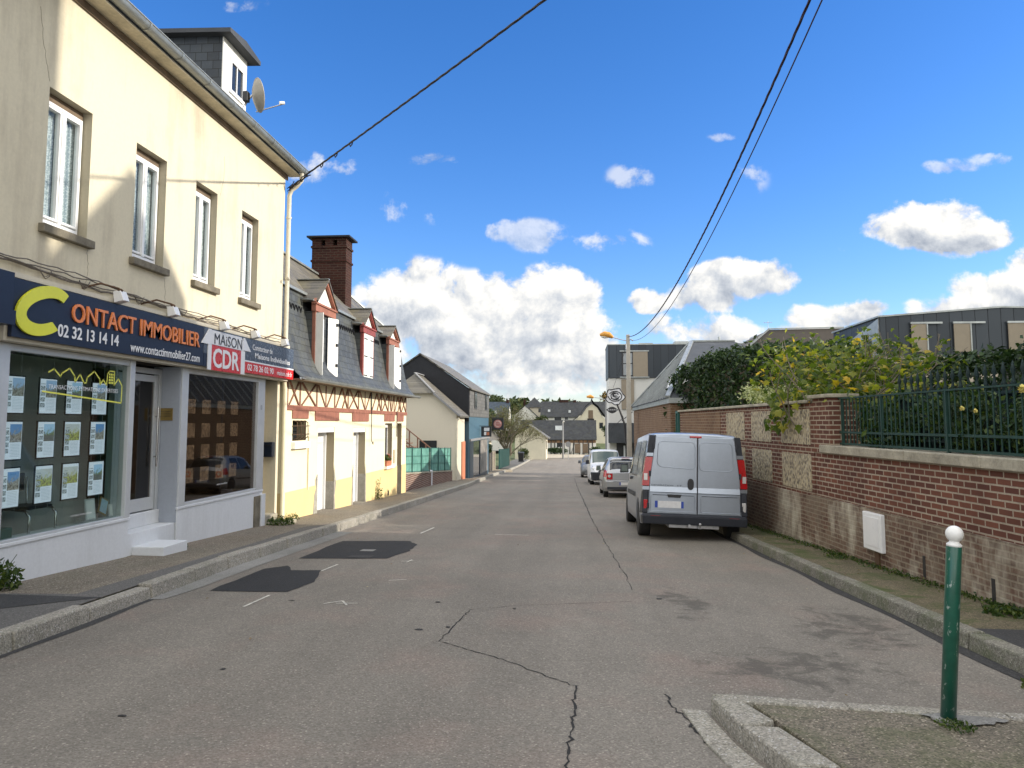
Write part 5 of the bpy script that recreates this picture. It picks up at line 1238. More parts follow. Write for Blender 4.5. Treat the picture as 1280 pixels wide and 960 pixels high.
mb = MB(); mb.bar((-8.35, 39.9, 4.25), (-7.1, 38.72, 3.16), .10, .05); mb.bar((-8.35, 39.9, 4.25), (-8.35, 42.1, 4.25), .14, .05); mb.bar((-7.15, 38.7, 3.12), (-5.80, 38.7, 1.98), .06, .10); mb.build('verge', M['parts_grey'], H3)
mb = MB(); mb.box(-7.9, -7.0, 38.985, 39.0, .15, .72); mb.build('small_window', M['far_window'], H3)
mb = MB(); mb.tube([(-5.86, 38.9, 1.86), (-5.96, 38.96, 1.7), (-5.98, 38.96, -1.8)], .05, 8); mb.build('downpipe', M['pipe'], H3)
# outside stairs behind the fence
t = empty('wooden_staircase', (-9.0, 36.5, -1.2), 'dark wooden outside stair with railings against the beige gable', 'staircase')
mb = MB()
for k in range(12): y = 37.8; x = -9.3+k*.24; z = 1.35-k*.19; mb.box(x, x+.26, 37.4, 38.3, z, z+.04)
mb.bar((-9.3, 37.4, 1.35), (-6.4, 37.4, -.95), .05, .2, (0, 1, 0)); mb.build('tread', M['timber_dark'], t)
mb = MB(); mb.bar((-9.3, 37.38, 2.2), (-6.4, 37.38, -.1), .05, .07, (0, 1, 0)); mb.bar((-9.3, 37.38, 1.55), (-6.4, 37.38, -.75), .04, .05, (0, 1, 0))
for k in range(8): x = -9.3+k*.41; z = 1.35-k*.325; mb.bar((x, 37.38, z), (x, 37.38, z+.85), .06, .05, (0, 1, 0))
mb.build('railing', M['timber_dark'], t)
# ================================================================ dark slate house with blue shop
H4 = empty('slate_clad_shop', (-8.5, 47, -1.6), 'dark slate-hung house with black gable above a blue shopfront', 'house')
bx_ = -5.8; ap = -8.55
mb = MB(); mb.prism([(bx_, 42.2, 1.7), (-11.3, 42.2, 1.7), (-11.3, 42.2, 3.5), (ap, 42.2, 5.42), (bx_, 42.2, 3.52)], (0, .12, 0)); mb.build('gable', M['slate_black'], H4)
mb = MB(); mb.box(-11.3, bx_, 42.33, 52.0, -2.6, 1.95); mb.build('lower_wall', M['shop_blue'], H4)
mb = MB(); mb.box(-11.29, bx_+.03, 42.33, 52.0, 1.96, 3.55); mb.build('slate_wall', M['slate_grey'], H4)
mb = MB(); slab(mb, (bx_+.15, 42.1, 3.45), (bx_+.15, 52.2, 3.45), (ap, 52.2, 5.42), (ap, 42.1, 5.42), .08); slab(mb, (ap, 42.1, 5.42), (ap, 52.2, 5.42), (-11.5, 52.2, 3.4), (-11.5, 42.1, 3.4), .08); mb.build('roof', M['slate_tan'], H4)
for (a, b) in ((44.3, 45.3), (49.6, 50.6)):
    mb = MB(); mb.box(bx_+.031, bx_+.06, a, b, 2.45, 3.42); w = mb.build('window', M['black_plastic'], H4); mb = MB(); mb.box(bx_+.061, bx_+.065, a+.1, b-.1, 2.55, 3.32); mb.build('pane', M['far_window'], w)
mb = MB(); mb.box(bx_+.001, bx_+.10, 42.4, 51.95, .60, .72); mb.build('shop_cornice', M['parts_grey'], H4)
mb = MB(); mb.box(bx_+.001, bx_+.04, 42.5, 43.9, -2.4, .55); mb.box(bx_+.001, bx_+.04, 43.9, 51.2, -2.4, -1.5); mb.box(bx_+.001, bx_+.05, 46.9, 47.2, -1.5, .55); mb.build('shopfront_frame', M['shop_dark'], H4)
mb = MB(); mb.box(bx_+.001, bx_+.02, 44.0, 46.9, -1.5, .55); mb.build('shop_window', M['car_glass'], H4)
mb = MB(); mb.box(bx_+.001, bx_+.02, 47.2, 51.2, -1.5, .55); mb.build('poster_window', plain('pale_poster_window', (.20, .18, .16), .5, 0, .6, 2.5), H4)
def hanging_sign(y, z, s, lab, fn):
    t = empty('hanging_sign', (bx_, y, z), lab, 'sign')
    mb = MB(); mb.box(bx_+.11, bx_+.12+s, y-.05, y+.05, z, z+s); mb.build('panel', M['black_plastic'], t, bevel=.01)
    mb = MB(); mb.bar((bx_, y, z+s+.03), (bx_+.1+s, y, z+s+.03), .03, .03); mb.build('bracket', M['black_plastic'], t)
    fn(t, bx_+.115+s/2, y-.052, z+s/2, s)
def s1(t, x, y, z, s):
    mb = MB(); mb.box(x-.22*s, x+.3*s, y-.004, y, z+.05*s, z+.38*s); mb.box(x-.22*s, x-.0*s, y-.004, y, z-.35*s, z-.02*s); mb.build('white_emblem', M['sign_white'], t); mb = MB(); mb.box(x+.02*s, x+.3*s, y-.004, y, z-.35*s, z-.05*s); mb.build('pink_emblem', M['orange_paint'], t)
def s2(t, x, y, z, s):
    mb = MB(); mb.lathe((x, y, z), [(.36*s, 0), (.36*s, -.006)], 24, 'y'); mb.build('red_disc', plain('pink_red_disc', (.50, .22, .20), .5), t)
    mb = MB(); mb.tube([(x+.24*s*math.cos(k*.3), y-.012, z+.24*s*math.sin(k*.3)) for k in range(18)], .02*s, 4); mb.bar((x-.18*s, y-.012, z+.02*s), (x+.2*s, y-.012, z+.05*s), .01, .05*s, (0, 1, 0)); mb.build('white_emblem', M['far_white'], t)
hanging_sign(47.0, .78, .62, 'small black sign with white and pink emblem on the blue shopfront', s1)
hanging_sign(53.2, 1.15, .80, 'square black sign with a round pinkish red emblem beyond the blue shop', s2)
mb = MB(); mb.bar((bx_-.4, 52.0, 2.02), (bx_+1.0, 53.2, 2.02), .05, .05); 
# ================================================================ far left side of the street
t = empty('garden_fence', (-6.4, 58, -2), 'grey stone-panel fence with wooden posts beyond the blue shop', 'fence')
mb = MB()
for i in range(5):
    a, b = 53.2+i*1.7, 54.8+i*1.7; mb.box(-6.5, -6.38, a, b, G(-6, b)-.3, G(-6, a)+1.55)
mb.build('stone_panel', M['panel_gabion'], t)
for i in range(6):
    y = 53.1+i*1.7; mb = MB(); mb.box(-6.55, -6.33, y, y+.14, G(-6, y)-.3, G(-6, y)+1.65); mb.build('post', M['far_cream'], t)
t = empty('board_fence', (-6.4, 68, -2.4), 'dark teal board fence past the drive on the left', 'fence')
mb = MB()
for i in range(8): mb.box(-6.5, -6.44, 66.6+i*1.2, 67.75+i*1.2, G(-6, 68+i)-.3, G(-6, 66.6+i*1.2)+1.7)
mb.build('boards', M['greenfence'], t)
for i in range(9): y = 66.5+i*1.2; mb = MB(); mb.box(-6.53, -6.41, y, y+.1, G(-6, y)-.3, G(-6, y)+1.78); mb.build('post', M['teal_board'], t)
H5 = empty('bungalow', (-11, 72, -2.5), 'low bungalow with brown-grey roof behind the bare tree', 'house')
mb = MB(); mb.box(-18, -8.4, 66, 78, -3, .1); mb.build('wall', M['far_cream'], H5)
mb = MB(); mb.prism([(-7.6, 65.5, 0), (-18.6, 65.5, 0), (-16.5, 65.5, 1.9), (-9.4, 65.5, 1.9)], (0, 13, 0)); mb.build('roof', M['slate_tan'], H5)
mb = MB(); mb.box(-9.6, -8.7, 65.95, 65.99, -1.9, -.75); mb.build('window', M['white_pvc'], H5); mb = MB(); mb.box(-9.45, -8.85, 65.93, 65.949, -1.75, -.9); mb.build('pane', M['far_window'], H5)
t = empty('wheelie_bin', (-5.95, 86, G(-6, 86)), 'black wheeled rubbish bin on the far left pavement', 'bin')
z0 = G(-6, 86)+.13; mb = MB(); mb.hexa([(-6.2, 85.8, z0+.05), (-5.7, 85.8, z0+.05), (-5.7, 86.3, z0+.05), (-6.2, 86.3, z0+.05)], [(-6.28, 85.7, z0+1.0), (-5.62, 85.7, z0+1.0), (-5.62, 86.4, z0+1.0), (-6.28, 86.4, z0+1.0)]); mb.build('body', M['black_plastic'], t, bevel=.03)
mb = MB(); mb.hexa([(-6.3, 85.66, z0+1.0), (-5.6, 85.66, z0+1.0), (-5.6, 86.45, z0+1.03), (-6.3, 86.45, z0+1.03)], [(-6.25, 85.75, z0+1.08), (-5.65, 85.75, z0+1.08), (-5.65, 86.4, z0+1.12), (-6.25, 86.4, z0+1.12)]); mb.build('lid', M['black_plastic'], t)
mb = MB(); mb.cyl((-6.25, 86.3, z0+.1), (-6.18, 86.3, z0+.1), .1, 12); mb.cyl((-5.72, 86.3, z0+.1), (-5.65, 86.3, z0+.1), .1, 12); mb.build('wheel', M['rubber'], t)
# ================================================================ far houses across the end of the street
def gable_house(name, lab, x0, x1, y0, y1, zb, ze, zr, wall, roof, axis='x', over=.3, wins=(), chim=(), sky=(), winmat='far_window'):
    """ridge along x or y"""
    H = empty(name, ((x0+x1)/2, (y0+y1)/2, zb+1), lab, 'house')
    mb = MB(); mb.box(x0, x1, y0, y1, zb, ze)
    if axis == 'x':
        ym = (y0+y1)/2; mb.prism([(x0, y0, ze), (x0, y1, ze), (x0, ym, zr-.1)], (x1-x0, 0, 0))
    else:
        xm = (x0+x1)/2; mb.prism([(x0, y0, ze), (xm, y0, zr-.1), (x1, y0, ze)], (0, y1-y0, 0))
    mb.build('wall', M[wall], H)
    mb = MB(); dz = over*(zr-ze)/((y1-y0)/2 if axis == 'x' else (x1-x0)/2)
    if axis == 'x':
        slab(mb, (x0-.15, y0-over, ze-dz), (x1+.15, y0-over, ze-dz), (x1+.15, ym, zr), (x0-.15, ym, zr), .12); slab(mb, (x1+.15, y1+over, ze-dz), (x0-.15, y1+over, ze-dz), (x0-.15, ym, zr), (x1+.15, ym, zr), .12)
    else:
        slab(mb, (x0-over, y1+.15, ze-dz), (x0-over, y0-.15, ze-dz), (xm, y0-.15, zr), (xm, y1+.15, zr), .12); slab(mb, (x1+over, y0-.15, ze-dz), (x1+over, y1+.15, ze-dz), (xm, y1+.15, zr), (xm, y0-.15, zr), .12)
    rf = mb.build('roof', M[roof], H)
    for (a, b, c, d) in wins:                       # on the wall facing the camera
        mb = MB(); mb.box(a, b, y0-.05, y0-.005, c, d); w = mb.build('window', M['white_pvc'], H)
        mb = MB(); mb.box(a+.08, b-.08, y0-.06, y0-.051, c+.08, d-.08); mb.build('pane', M[winmat], w)
    for (cx, cy_, w_, h_) in chim:
        mb = MB(); mb.box(cx-w_/2, cx+w_/2, cy_-.3, cy_+.3, zr-1.2, zr+h_); mb.box(cx-w_/2-.06, cx+w_/2+.06, cy_-.36, cy_+.36, zr+h_, zr+h_+.1); mb.build('chimney', M['chimney'], rf)
    for (a, b, q0, q1) in sky:                      # roof windows on the slope facing the camera (q = share up the slope)
        f = lambda q: (lerp(y0-over, (y0+y1)/2, q)-.02, lerp(ze-dz, zr, q)+.14)
        (ya, za), (yb, zb_) = f(q0), f(q1)
        mb = MB(); mb.hexa([(a, ya, za), (b, ya, za), (b, yb, zb_), (a, yb, zb_)], [(a, ya-.03, za+.06), (b, ya-.03, za+.06), (b, yb-.03, zb_+.06), (a, yb-.03, zb_+.06)]); mb.build('roof_window', M['zinc'], rf)
    return H
# the long half-timbered house
HL = gable_house('long_timbered_house', 'long low half-timbered house with dark slate roof closing the street', -9, 3.5, 128, 134, -4.2, -.85, 2.0, 'far_white', 'slate_far', 'x', .35,
    [(-3.0, -1.9, -2.4, -1.5)], [], [(-3.2, -1.9, .45, .68)])
mb = MB(); mb.box(-9, 3.5, 127.93, 127.99, -1.62, -.86)
mb.build('brown_frieze', plain('brown_infill', (.20, .12, .065), .9, 0, .5, 1.2), HL)
mb = MB(); x = -8.6
for x in [-8.4+i*.75 for i in range(16)]: mb.box(x, x+.13, 127.88, 127.925, -1.6, -.9)
x = -8.6; k = 0
while x < 3.3:
    mb.box(x, x+.16, 127.9, 127.98, -3.7, -1.63)
    if k % 3 == 1: mb.bar((x+.2, 127.94, -3.6), (x+.85, 127.94, -1.7), .06, .14, (0, 1, 0))
    x += .95 if k % 2 else .6; k += 1
mb.box(-9, 3.5, 127.89, 127.985, -2.95, -2.8) if False else None
mb.build('timber_frame', M['black_plastic'], HL)
for (a, b) in ((.05, .95), (1.35, 2.2)): mb = MB(); mb.box(a, b, 127.85, 127.89, -3.3, -1.75); mb.build('door', M['brownboard'], HL)
mb = MB(); mb.box(3.50, 3.53, 128.05, 133.9, -4, -.9); mb.prism([(3.50, 128.0, -.9), (3.50, 134, -.9), (3.50, 131, 1.8)], (.03, 0, 0)); mb.build('cream_gable', M['far_cream'], HL)
mb = MB(); mb.box(-5.5, -1.4, 126.6, 127.4, -3.6, -2.55); hd = mb
# houses behind
gable_house('slate_roofed_house', 'wide pale house with dark slate roof and two skylights on the slope behind', -6.9, .6, 160, 168, -2, 3.0, 6.1, 'far_white', 'slate_far', 'x', .3,
    [(-4.2, -2.6, 2.1, 2.9), (-2.1, -1.2, 2.2, 2.9)], [(-2.2, 164, 1.9, .35), (.1, 164, .6, .3)], [(-5.5, -5.0, .30, .45), (-1.2, -.75, .25, .40)])
HG = empty('gabled_house', (3.4, 150, 0), 'cream house with swept slate gable and a balcony, at the end of the street right', 'house')
mb = MB(); mb.prism([(.2, 150, -3.5), (6.0, 150, -3.5), (6.0, 150, 2.3), (5.3, 150, 2.95), (4.4, 150, 4.6), (3.4, 150, 5.3), (2.4, 150, 4.6), (1.3, 150, 2.95), (.2, 150, 2.3)], (0, 8, 0)); mb.build('wall', M['far_cream'], HG)
mb = MB(); pts = [(-.5, 1.9), (1.0, 3.1), (2.2, 4.85), (3.0, 5.45), (3.45, 6.2)]
for s_ in (-1, 1):
    P = [(3.4+s_*(3.4-x), z) for x, z in pts]
    for i in range(4): slab(mb, (P[i][0], 149.5, P[i][1]), (P[i+1][0], 149.5, P[i+1][1]), (P[i+1][0], 158, P[i+1][1]), (P[i][0], 158, P[i][1]), .15)
mb.build('roof', M['slate_far'], HG)
mb = MB(); mb.cyl((3.4, 149.6, 5.9), (3.4, 149.6, 7.0), .12, 6, .02); mb.build('finial', M['slate_far'], HG)
mb = MB(); mb.box(2.7, 3.6, 149.93, 149.99, 2.2, 4.1); mb.build('window', M['brownboard'], HG)
mb = MB(); mb.box(2.5, 3.8, 149.6, 149.66, 1.7, 2.5); mb.build('balcony', M['black_iron'] if 'black_iron' in M else M['iron'], HG)
mb = MB(); mb.box(4.8, 5.5, 149.93, 149.99, .6, 1.7); mb.build('window', M['far_window'], HG)
gable_house('slate_roofed_house', 'dark slate-roofed house behind the swept cream gable', -.5, 12, 166, 174, -1, 3.5, 6.2, 'far_white', 'slate_far', 'x', .3)
gable_house('blue_roofed_house', 'house with dark blue slate roof and one skylight beyond the blue shop', -18, -11.3, 130, 138, -3, 2.4, 5.2, 'far_white', 'slate_blue', 'x', .3, [], [(-11.6, 134, .45, .35)], [(-14.0, -13.2, .28, .45)])
HC = empty('hip_roofed_house', (-8.8, 172, 3), 'small pale house with pointed hipped slate roof on the hill', 'house')
mb = MB(); mb.box(-10.6, -6.9, 170, 175, -1, 5.2); mb.build('wall', M['far_cream'], HC)
mb = MB(); mb.add([(-11, 169.6, 5.1), (-6.5, 169.6, 5.1), (-6.5, 175.4, 5.1), (-11, 175.4, 5.1), (-8.9, 172.5, 7.4)], [(0, 1, 4), (1, 2, 4), (2, 3, 4), (3, 0, 4), (3, 2, 1, 0)]); mb.build('roof', M['slate_far'], HC)
mb = MB(); mb.box(-11.3, -10.9, 172, 172.5, 3, 6.9); mb.build('chimney', M['chimney'], HC)
mb = MB(); mb.box(-7.9, -7.4, 169.95, 169.99, 4.0, 4.9); mb.build('window', M['far_window'], HC)
gable_house('small_gabled_house', 'pale house with steep slate gable below the hip-roofed house', -13, -8.2, 166, 171, -2, 3.2, 5.4, 'far_white', 'slate_far', 'y', .3)
# small cream outbuilding with a grey tiled roof
HS = empty('cream_outbuilding', (-5.5, 102, -2.5), 'small cream outbuilding with sloping grey roof at the road bend', 'outbuilding')
mb = MB(); mb.prism([(-3.7, 100, -3.6), (-7.7, 100, -3.6), (-7.7, 100, -.1), (-5.7, 100, 1.15), (-3.7, 100, -.25)], (0, 6, 0)); mb.build('wall', M['far_cream'], HS)
mb = MB(); slab(mb, (-3.3, 99.6, -.45), (-3.3, 106.2, -.45), (-5.95, 106.2, 1.35), (-5.95, 99.6, 1.35), .12); slab(mb, (-5.95, 99.6, 1.35), (-5.95, 106.2, 1.35), (-8.6, 106.2, -.25), (-8.6, 99.6, -.25), .12); mb.build('roof', M['slate_tan'], HS)
mb = MB(); mb.bar((-3.35, 99.55, -.35), (-5.95, 99.55, 1.40), .05, .15); mb.build('verge', M['coping'], HS)
mb = MB(); mb.box(-3.69, -3.66, 101, 102.5, -1.8, -.7); mb.build('window', M['far_window'], HS)
for (x, y, h, lab) in [(-1.55, 104.5, 4.9, 'thin grey lamp post at the far bend, in front of the long house')]:
    t = empty('street_lamp', (x, y, G(x, y)), lab, 'street lamp'); z = G(x, y)
    mb = MB(); mb.cyl((x, y, z), (x, y, z+h), .14, 10, .09); mb.build('pole', M['parts_grey'], t); mb = MB(); mb.tube([(x, y, z+h-.1), (x+.1, y-.3, z+h+.1), (x+.1, y-.7, z+h+.12)], [.08, .12, .1], 8); mb.build('lamp_head', M['far_white'], t)
x, y = -.85, 104; z = G(x, y); t = empty('road_sign', (x, y, z), 'small round road sign seen from behind at the far bend', 'sign')
mb = MB(); mb.cyl((x, y, z), (x, y, z+2.2), .05, 8); mb.build('post', M['steel'], t); mb = MB(); mb.lathe((x, y-.08, z+1.95), [(.38, 0), (.38, .03)], 16, 'y'); mb.build('plate', M['parts_grey'], t)

# ---------------------------------------------------------------- trees
def limb(mb, p, d, L, r, depth, r_, tips, spread=.55, nsplit=3, up=.15, minr=.012):
    q = [Vector(p)]; dd = Vector(d).normalized()
    for k in range(3):
        dd = (dd + Vector((r_.gauss(0, .12), r_.gauss(0, .12), r_.gauss(0, .08)+up*.3))).normalized(); q.append(q[-1]+dd*L/3)
    mb.tube(q, [lerp(r, r*.62, i/3) for i in range(4)], 6 if r > .03 else 4, False)
    if depth == 0: tips.append((q[-1], dd)); return
    tips.append((q[-2], dd))
    for k in range(nsplit):
        a = Vector((r_.gauss(0, 1), r_.gauss(0, 1), r_.gauss(0, .6))).normalized()
        limb(mb, q[-1] if k < 2 else q[2], (dd + a*spread + Vector((0, 0, up))).normalized(), L*r_.uniform(.6, .82), max(minr, r*.58), depth-1, r_, tips, spread, nsplit, up, minr)
def tree(name, lab, x, y, h, cr, leaf, n, size, seed, trunk_r=.16, depth=3, twigs=True, bark='bark', z=None, cz=.62, cat='tree', crown_h=None, group=None, inner=.35, nb=9):
    r_ = random.Random(seed); z0 = G(x, y) if z is None else z
    t = empty(name, (x, y, z0), lab, cat, group)
    mb = MB(); tips = []; mb.tube([(x, y, z0-.2), (x+.05, y, z0+h*.16), (x, y, z0+h*.3)], [trunk_r*1.25, trunk_r, trunk_r*.85], 9, False)
    for k in range(4):
        a = k*1.57+r_.uniform(0, .8); limb(mb, (x, y, z0+h*(.26+.05*k)), (math.cos(a)*.7, math.sin(a)*.7, 1), h*.26, trunk_r*.55, depth if twigs else 1, r_, tips)
    mb.build('trunk', M[bark], t, auto='raw')
    ch = crown_h or cr*.85
    blobs = []
    for k in range(nb):
        a = r_.uniform(0, 6.28); q = cr*.55*math.sqrt(r_.random()); zz = z0+h*cz+r_.uniform(-.5, .62)*ch
        k_ = r_.uniform(.38, .62); blobs.append((x+q*math.cos(a), y+q*math.sin(a), zz, cr*k_, cr*k_, ch*k_*.8))
    mb = MB(); leafquads(mb, n, blob_sampler(blobs, r_, inner), size, r_, .5); mb.build('crown', M[leaf], t, auto='raw')
    return t
# bare, lichen-grey tree by the bend: limbs and many fine twigs
r_ = random.Random(21); t = empty('bare_tree', (-6.9, 79, G(-7, 79)), 'wide grey-green nearly bare tree on the left before the road bend', 'tree')
z0 = G(-7, 79); mb = MB(); tips = []; mb.tube([(-6.9, 79, z0-.2), (-6.8, 79, z0+.6), (-6.9, 79, z0+1.3)], [.30, .22, .2], 9, False)
for k in range(9):
    a = k*.7; limb(mb, (-6.9, 79, z0+.9+.12*k), (math.cos(a)*(1.0-.04*k), math.sin(a)*.8, .85+.05*k), 1.62, .085, 4, r_, tips, .6, 3, .06, .014)
mb.build('trunk', M['twig'], t, auto='raw')
mb = MB(); smp = lambda: (tuple(Vector(r_.choice(tips)[0])+Vector((r_.gauss(0, .16), r_.gauss(0, .16), r_.gauss(0, .16)))), (0, 0, 1)); leafquads(mb, 9500, smp, .055, r_, .2, 0, .6); mb.build('crown', M['tree_grey'], t, auto='raw')
FT = [('dark_bush', 'dark evergreen mass behind the bungalow, under the hip-roofed house', -14.5, 118, 7.4, 3.4, 'hedge_far', 2600, .26, 1), ('autumn_tree', 'orange-brown autumn tree between the blue roof and the bare tree', -13.5, 98, 4.9, 2.4, 'tree_autumn', 1300, .2, 2),
      ('green_tree', 'round green tree on the skyline left of the hip-roofed house', -17.5, 158, 8.6, 4.2, 'tree_far', 3000, .34, 3),
      ('autumn_tree', 'yellowish tree rising behind the slate roofs at the right end', 9.5, 178, 9.5, 4.2, 'tree_autumn', 2200, .34, 4), ('garden_tree', 'small green tree beside the gable of the long house', 6.6, 138, 6.0, 2.0, 'hedge_far', 1500, .2, 5),
      ('garden_tree', 'light green shrub tree right of the hip-roofed house', -7.0, 150, 6.0, 1.9, 'tree_far', 1000, .22, 6), ('garden_tree', 'green bushy tree in front of the blue-roofed house gable', -9.9, 119, 5.6, 2.3, 'tree_far', 1800, .2, 9), ('green_tree', 'tall tree on the slope far left behind the yellow house', -34, 150, 11, 5, 'tree_far', 2200, .36, 7),
      ('green_tree', 'broad tree on the slope left of the blue roof', -25, 160, 9, 5, 'tree_far', 2200, .36, 8)]
for (nm, lab, x, y, h, cr, lf, n, s, sd_) in FT: tree(nm, lab, x, y, h, cr, lf, n, s, sd_, .2, 2, False)
def bush(name, lab, c, rad, leaf, n, size, seed, group=None, nb=6, inner=.5, flat=.5, cat='bush'):
    r_ = random.Random(seed); bl = []
    for k in range(nb): bl.append((c[0]+r_.uniform(-.6, .6)*rad[0], c[1]+r_.uniform(-.6, .6)*rad[1], c[2]+r_.uniform(-.4, .5)*rad[2], rad[0]*r_.uniform(.45, .7), rad[1]*r_.uniform(.45, .7), rad[2]*r_.uniform(.45, .7)))
    mb = MB(); leafquads(mb, n, blob_sampler(bl, r_, inner), size, r_, flat); return tag(mb.build(name, M[leaf], auto='raw'), lab, cat, group)
bush('trimmed_hedge', 'dark hedge on top of the grey stone fence', (-6.6, 57.2, -.15), (.5, 2.4, .55), 'hedge_far', 1800, .09, 31, cat='hedge'); bush('garden_bush', 'rounded green bush at the near end of the grey stone fence', (-6.7, 54.0, .1), (.5, .9, .8), 'tree_far', 1200, .08, 32)
bush('trimmed_hedge', 'low dark hedge in front of the long half-timbered house', (-3.2, 126.5, -3.0), (2.2, .5, .65), 'hedge_far', 1200, .14, 33, cat='hedge'); bush('garden_bush', 'dark bush at the gable end of the long house', (3.6, 126, -3.0), (1.2, .8, .9), 'hedge_far', 900, .14, 34)
bush('garden_bush', 'small green bush beside the cream outbuilding', (-6.3, 96, -2.2), (.8, .8, .8), 'tree_far', 900, .1, 35)
# wooded hill far behind
r_ = random.Random(44); mb = MB()
for k in range(150):
    x = r_.uniform(-260, 260); y = r_.uniform(215, 330); z = G(x, y); rr_ = r_.uniform(3, 6)
    leafquads(mb, 60, blob_sampler([(x, y, z+rr_*.45, rr_, rr_, rr_*.6)], r_, .6), 1.5, r_, .6)
mb.build('far_wood', M['tree_far'], auto='raw', kind='stuff')
# ================================================================ brick and flint garden wall on the right
def WL(y, off=0): return 4.83 - .0695*y + off
def wslab(mb, y0, y1, z0, z1, o0=0, o1=.35):
    """a straight run of wall between y0 and y1; o0 is the road face offset, o1 the back"""
    mb.hexa([(WL(y0, o0), y0, z0), (WL(y0, o1), y0, z0), (WL(y1, o1), y1, z0), (WL(y1, o0), y1, z0)], [(WL(y0, o0), y0, z1), (WL(y0, o1), y0, z1), (WL(y1, o1), y1, z1), (WL(y1, o0), y1, z1)])
W = empty('garden_wall', (4.0, 14, -.4), 'long red brick garden wall with flint panels, a pier and stone coping along the right pavement', 'wall')
mb = MB(); wslab(mb, -6, 13.12, .425, 1.13, .03, .38); mb.build('red_brickwork', M['brick_red'], W)
mb = MB(); wslab(mb, -6, 13.3, -1.2, .424, 0, .40); wslab(mb, 13.3, 23.7, -1.6, .40, 0, .40); mb.build('old_brick_base', M['brick_old'], W)
mb = MB(); wslab(mb, 13.12, 23.7, .401, 1.93, .012, .38); mb.build('brick_piers', M['brick_pier'], W)
mb = MB(); wslab(mb, 12.42, 13.12, 1.131, 2.0, .016, .40); wslab(mb, 12.98, 13.12, .425, 1.131, .034, .37); mb.build('pier', M['brick_pier'], W)
for (a, b, c, d) in [(13.25, 14.66, 1.24, 1.84), (15.25, 16.50, 1.24, 1.84), (17.0, 18.45, 1.24, 1.84), (13.25, 14.66, .47, 1.08), (15.25, 16.50, .47, 1.08), (17.0, 18.45, .47, 1.08)]:
    mb = MB(); wslab(mb, a, b, c, d, .003, .02); mb.build('flint_panel', M['flint'], W)
mb = MB(); wslab(mb, 19.0, 23.4, 1.2, 1.86, .002, .02); mb.build('rubble_panel', M['brick_tan'], W)
mb = MB(); y = -6
while y < 12.7: wslab(mb, y, min(y+1.6, 12.78), 1.131, 1.255, -.035, .44); y += 1.605
mb.build('coping', M['coping'], W, bevel=.012)
mb = MB(); y = 12.40
for (a, b) in ((12.36, 13.2), (13.21, 15.2), (15.21, 17.6), (17.61, 20.4), (20.41, 23.8)): wslab(mb, a, b, 2.001 if a < 13 else 1.935, 2.06 if a < 13 else 1.99, -.05, .45)
mb.build('coping', M['coping'], W, bevel=.012)
for y in (9.7, 8.35): mb = MB(); wslab(mb, y, y+.06, -.23, .02, -.004, .01); mb.build('drain_slot', M['black_plastic'], W)
mb = MB(); mb.box(WL(10.9, -.02), WL(10.9, .02), 10.86, 11.0, -.32, -.13); mb.build('pipe_stub', M['rust'], W)
t = empty('utility_box', (WL(11, -.05), 10.98, -.12), 'white plastic meter box set in the brick wall', 'utility box')
mb = MB(); wslab(mb, 10.70, 11.24, -.12, .385, -.055, .02); mb.build('box', M['white_pvc'], t, bevel=.012); mb = MB(); wslab(mb, 10.76, 11.18, -.06, .33, -.062, -.056); mb.build('door', M['white_pvc'], t, bevel=.004)
# iron railing on the low wall
t = empty('iron_railing', (4.1, 9, 1.25), 'dark green railing of thin bars on the low brick wall', 'railing'); off = .16
mb = MB()
for z in (1.985, 1.46, 1.285): mb.bar((WL(-6, off), -6, z), (WL(12.4, off), 12.4, z), .04 if z > 1.9 else .03, .022 if z > 1.9 else .03)
mb.build('rail', M['greenfence'], t)
mb = MB(); y = -5.9
while y < 12.38: mb.cyl((WL(y, off), y, 1.285), (WL(y, off), y, 1.985), .0095, 6); y += .118
mb.build('bars', M['greenfence'], t)
for y in (12.3, 11.0, 9.38, 7.76, 6.1, 4.4, 2.6, .8): mb = MB(); mb.box(WL(y, off-.02), WL(y, off+.02), y-.018, y+.018, 1.256, 2.0); mb.build('post', M['greenfence'], t)
# ornamental fence behind, backed by sheet
t = empty('spear_fence', (4.6, 9, 1.25), 'dark teal ornamental spear fence backed with sheet metal behind the railing', 'fence'); off = .62
mb = MB(); wslab(mb, -6, 11.6, 1.1, 1.96, off+.05, off+.06); mb.build('sheet', M['greenfence2'], t)
mb = MB(); y = -5.9; k = 0
while y < 11.6:
    x = WL(y, off); tz = 2.22+.02*math.sin(y)
    mb.lathe((x, y, 1.1), [(.020, 0), (.020, .42), (.036, .44), (.028, .48), (.038, .52), (.024, .56), (.020, .58), (.020, .92), (.034, .94), (.020, .97), (.012, 1.04), (.028, 1.09), (.002, 1.20)], 7); y += .17
mb.build('spears', M['greenfence2'], t)
mb = MB(); wslab(mb, -6, 11.6, 1.93, 1.965, off-.02, off+.03); wslab(mb, -6, 11.6, 1.35, 1.385, off-.02, off+.03); mb.build('rail', M['greenfence2'], t)
# the garden behind the wall
mb = MB(); mb.hexa([(WL(-10, .41), -10, -.6), (40, -10, -.6), (40, 24, -1.2), (WL(24, .41), 24, -1.2)], [(WL(-10, .41), -10, .05), (40, -10, .05), (40, 24, -.1), (WL(24, .41), 24, -.1)]); mb.build('garden_ground', M['grass_ground'], kind='structure')
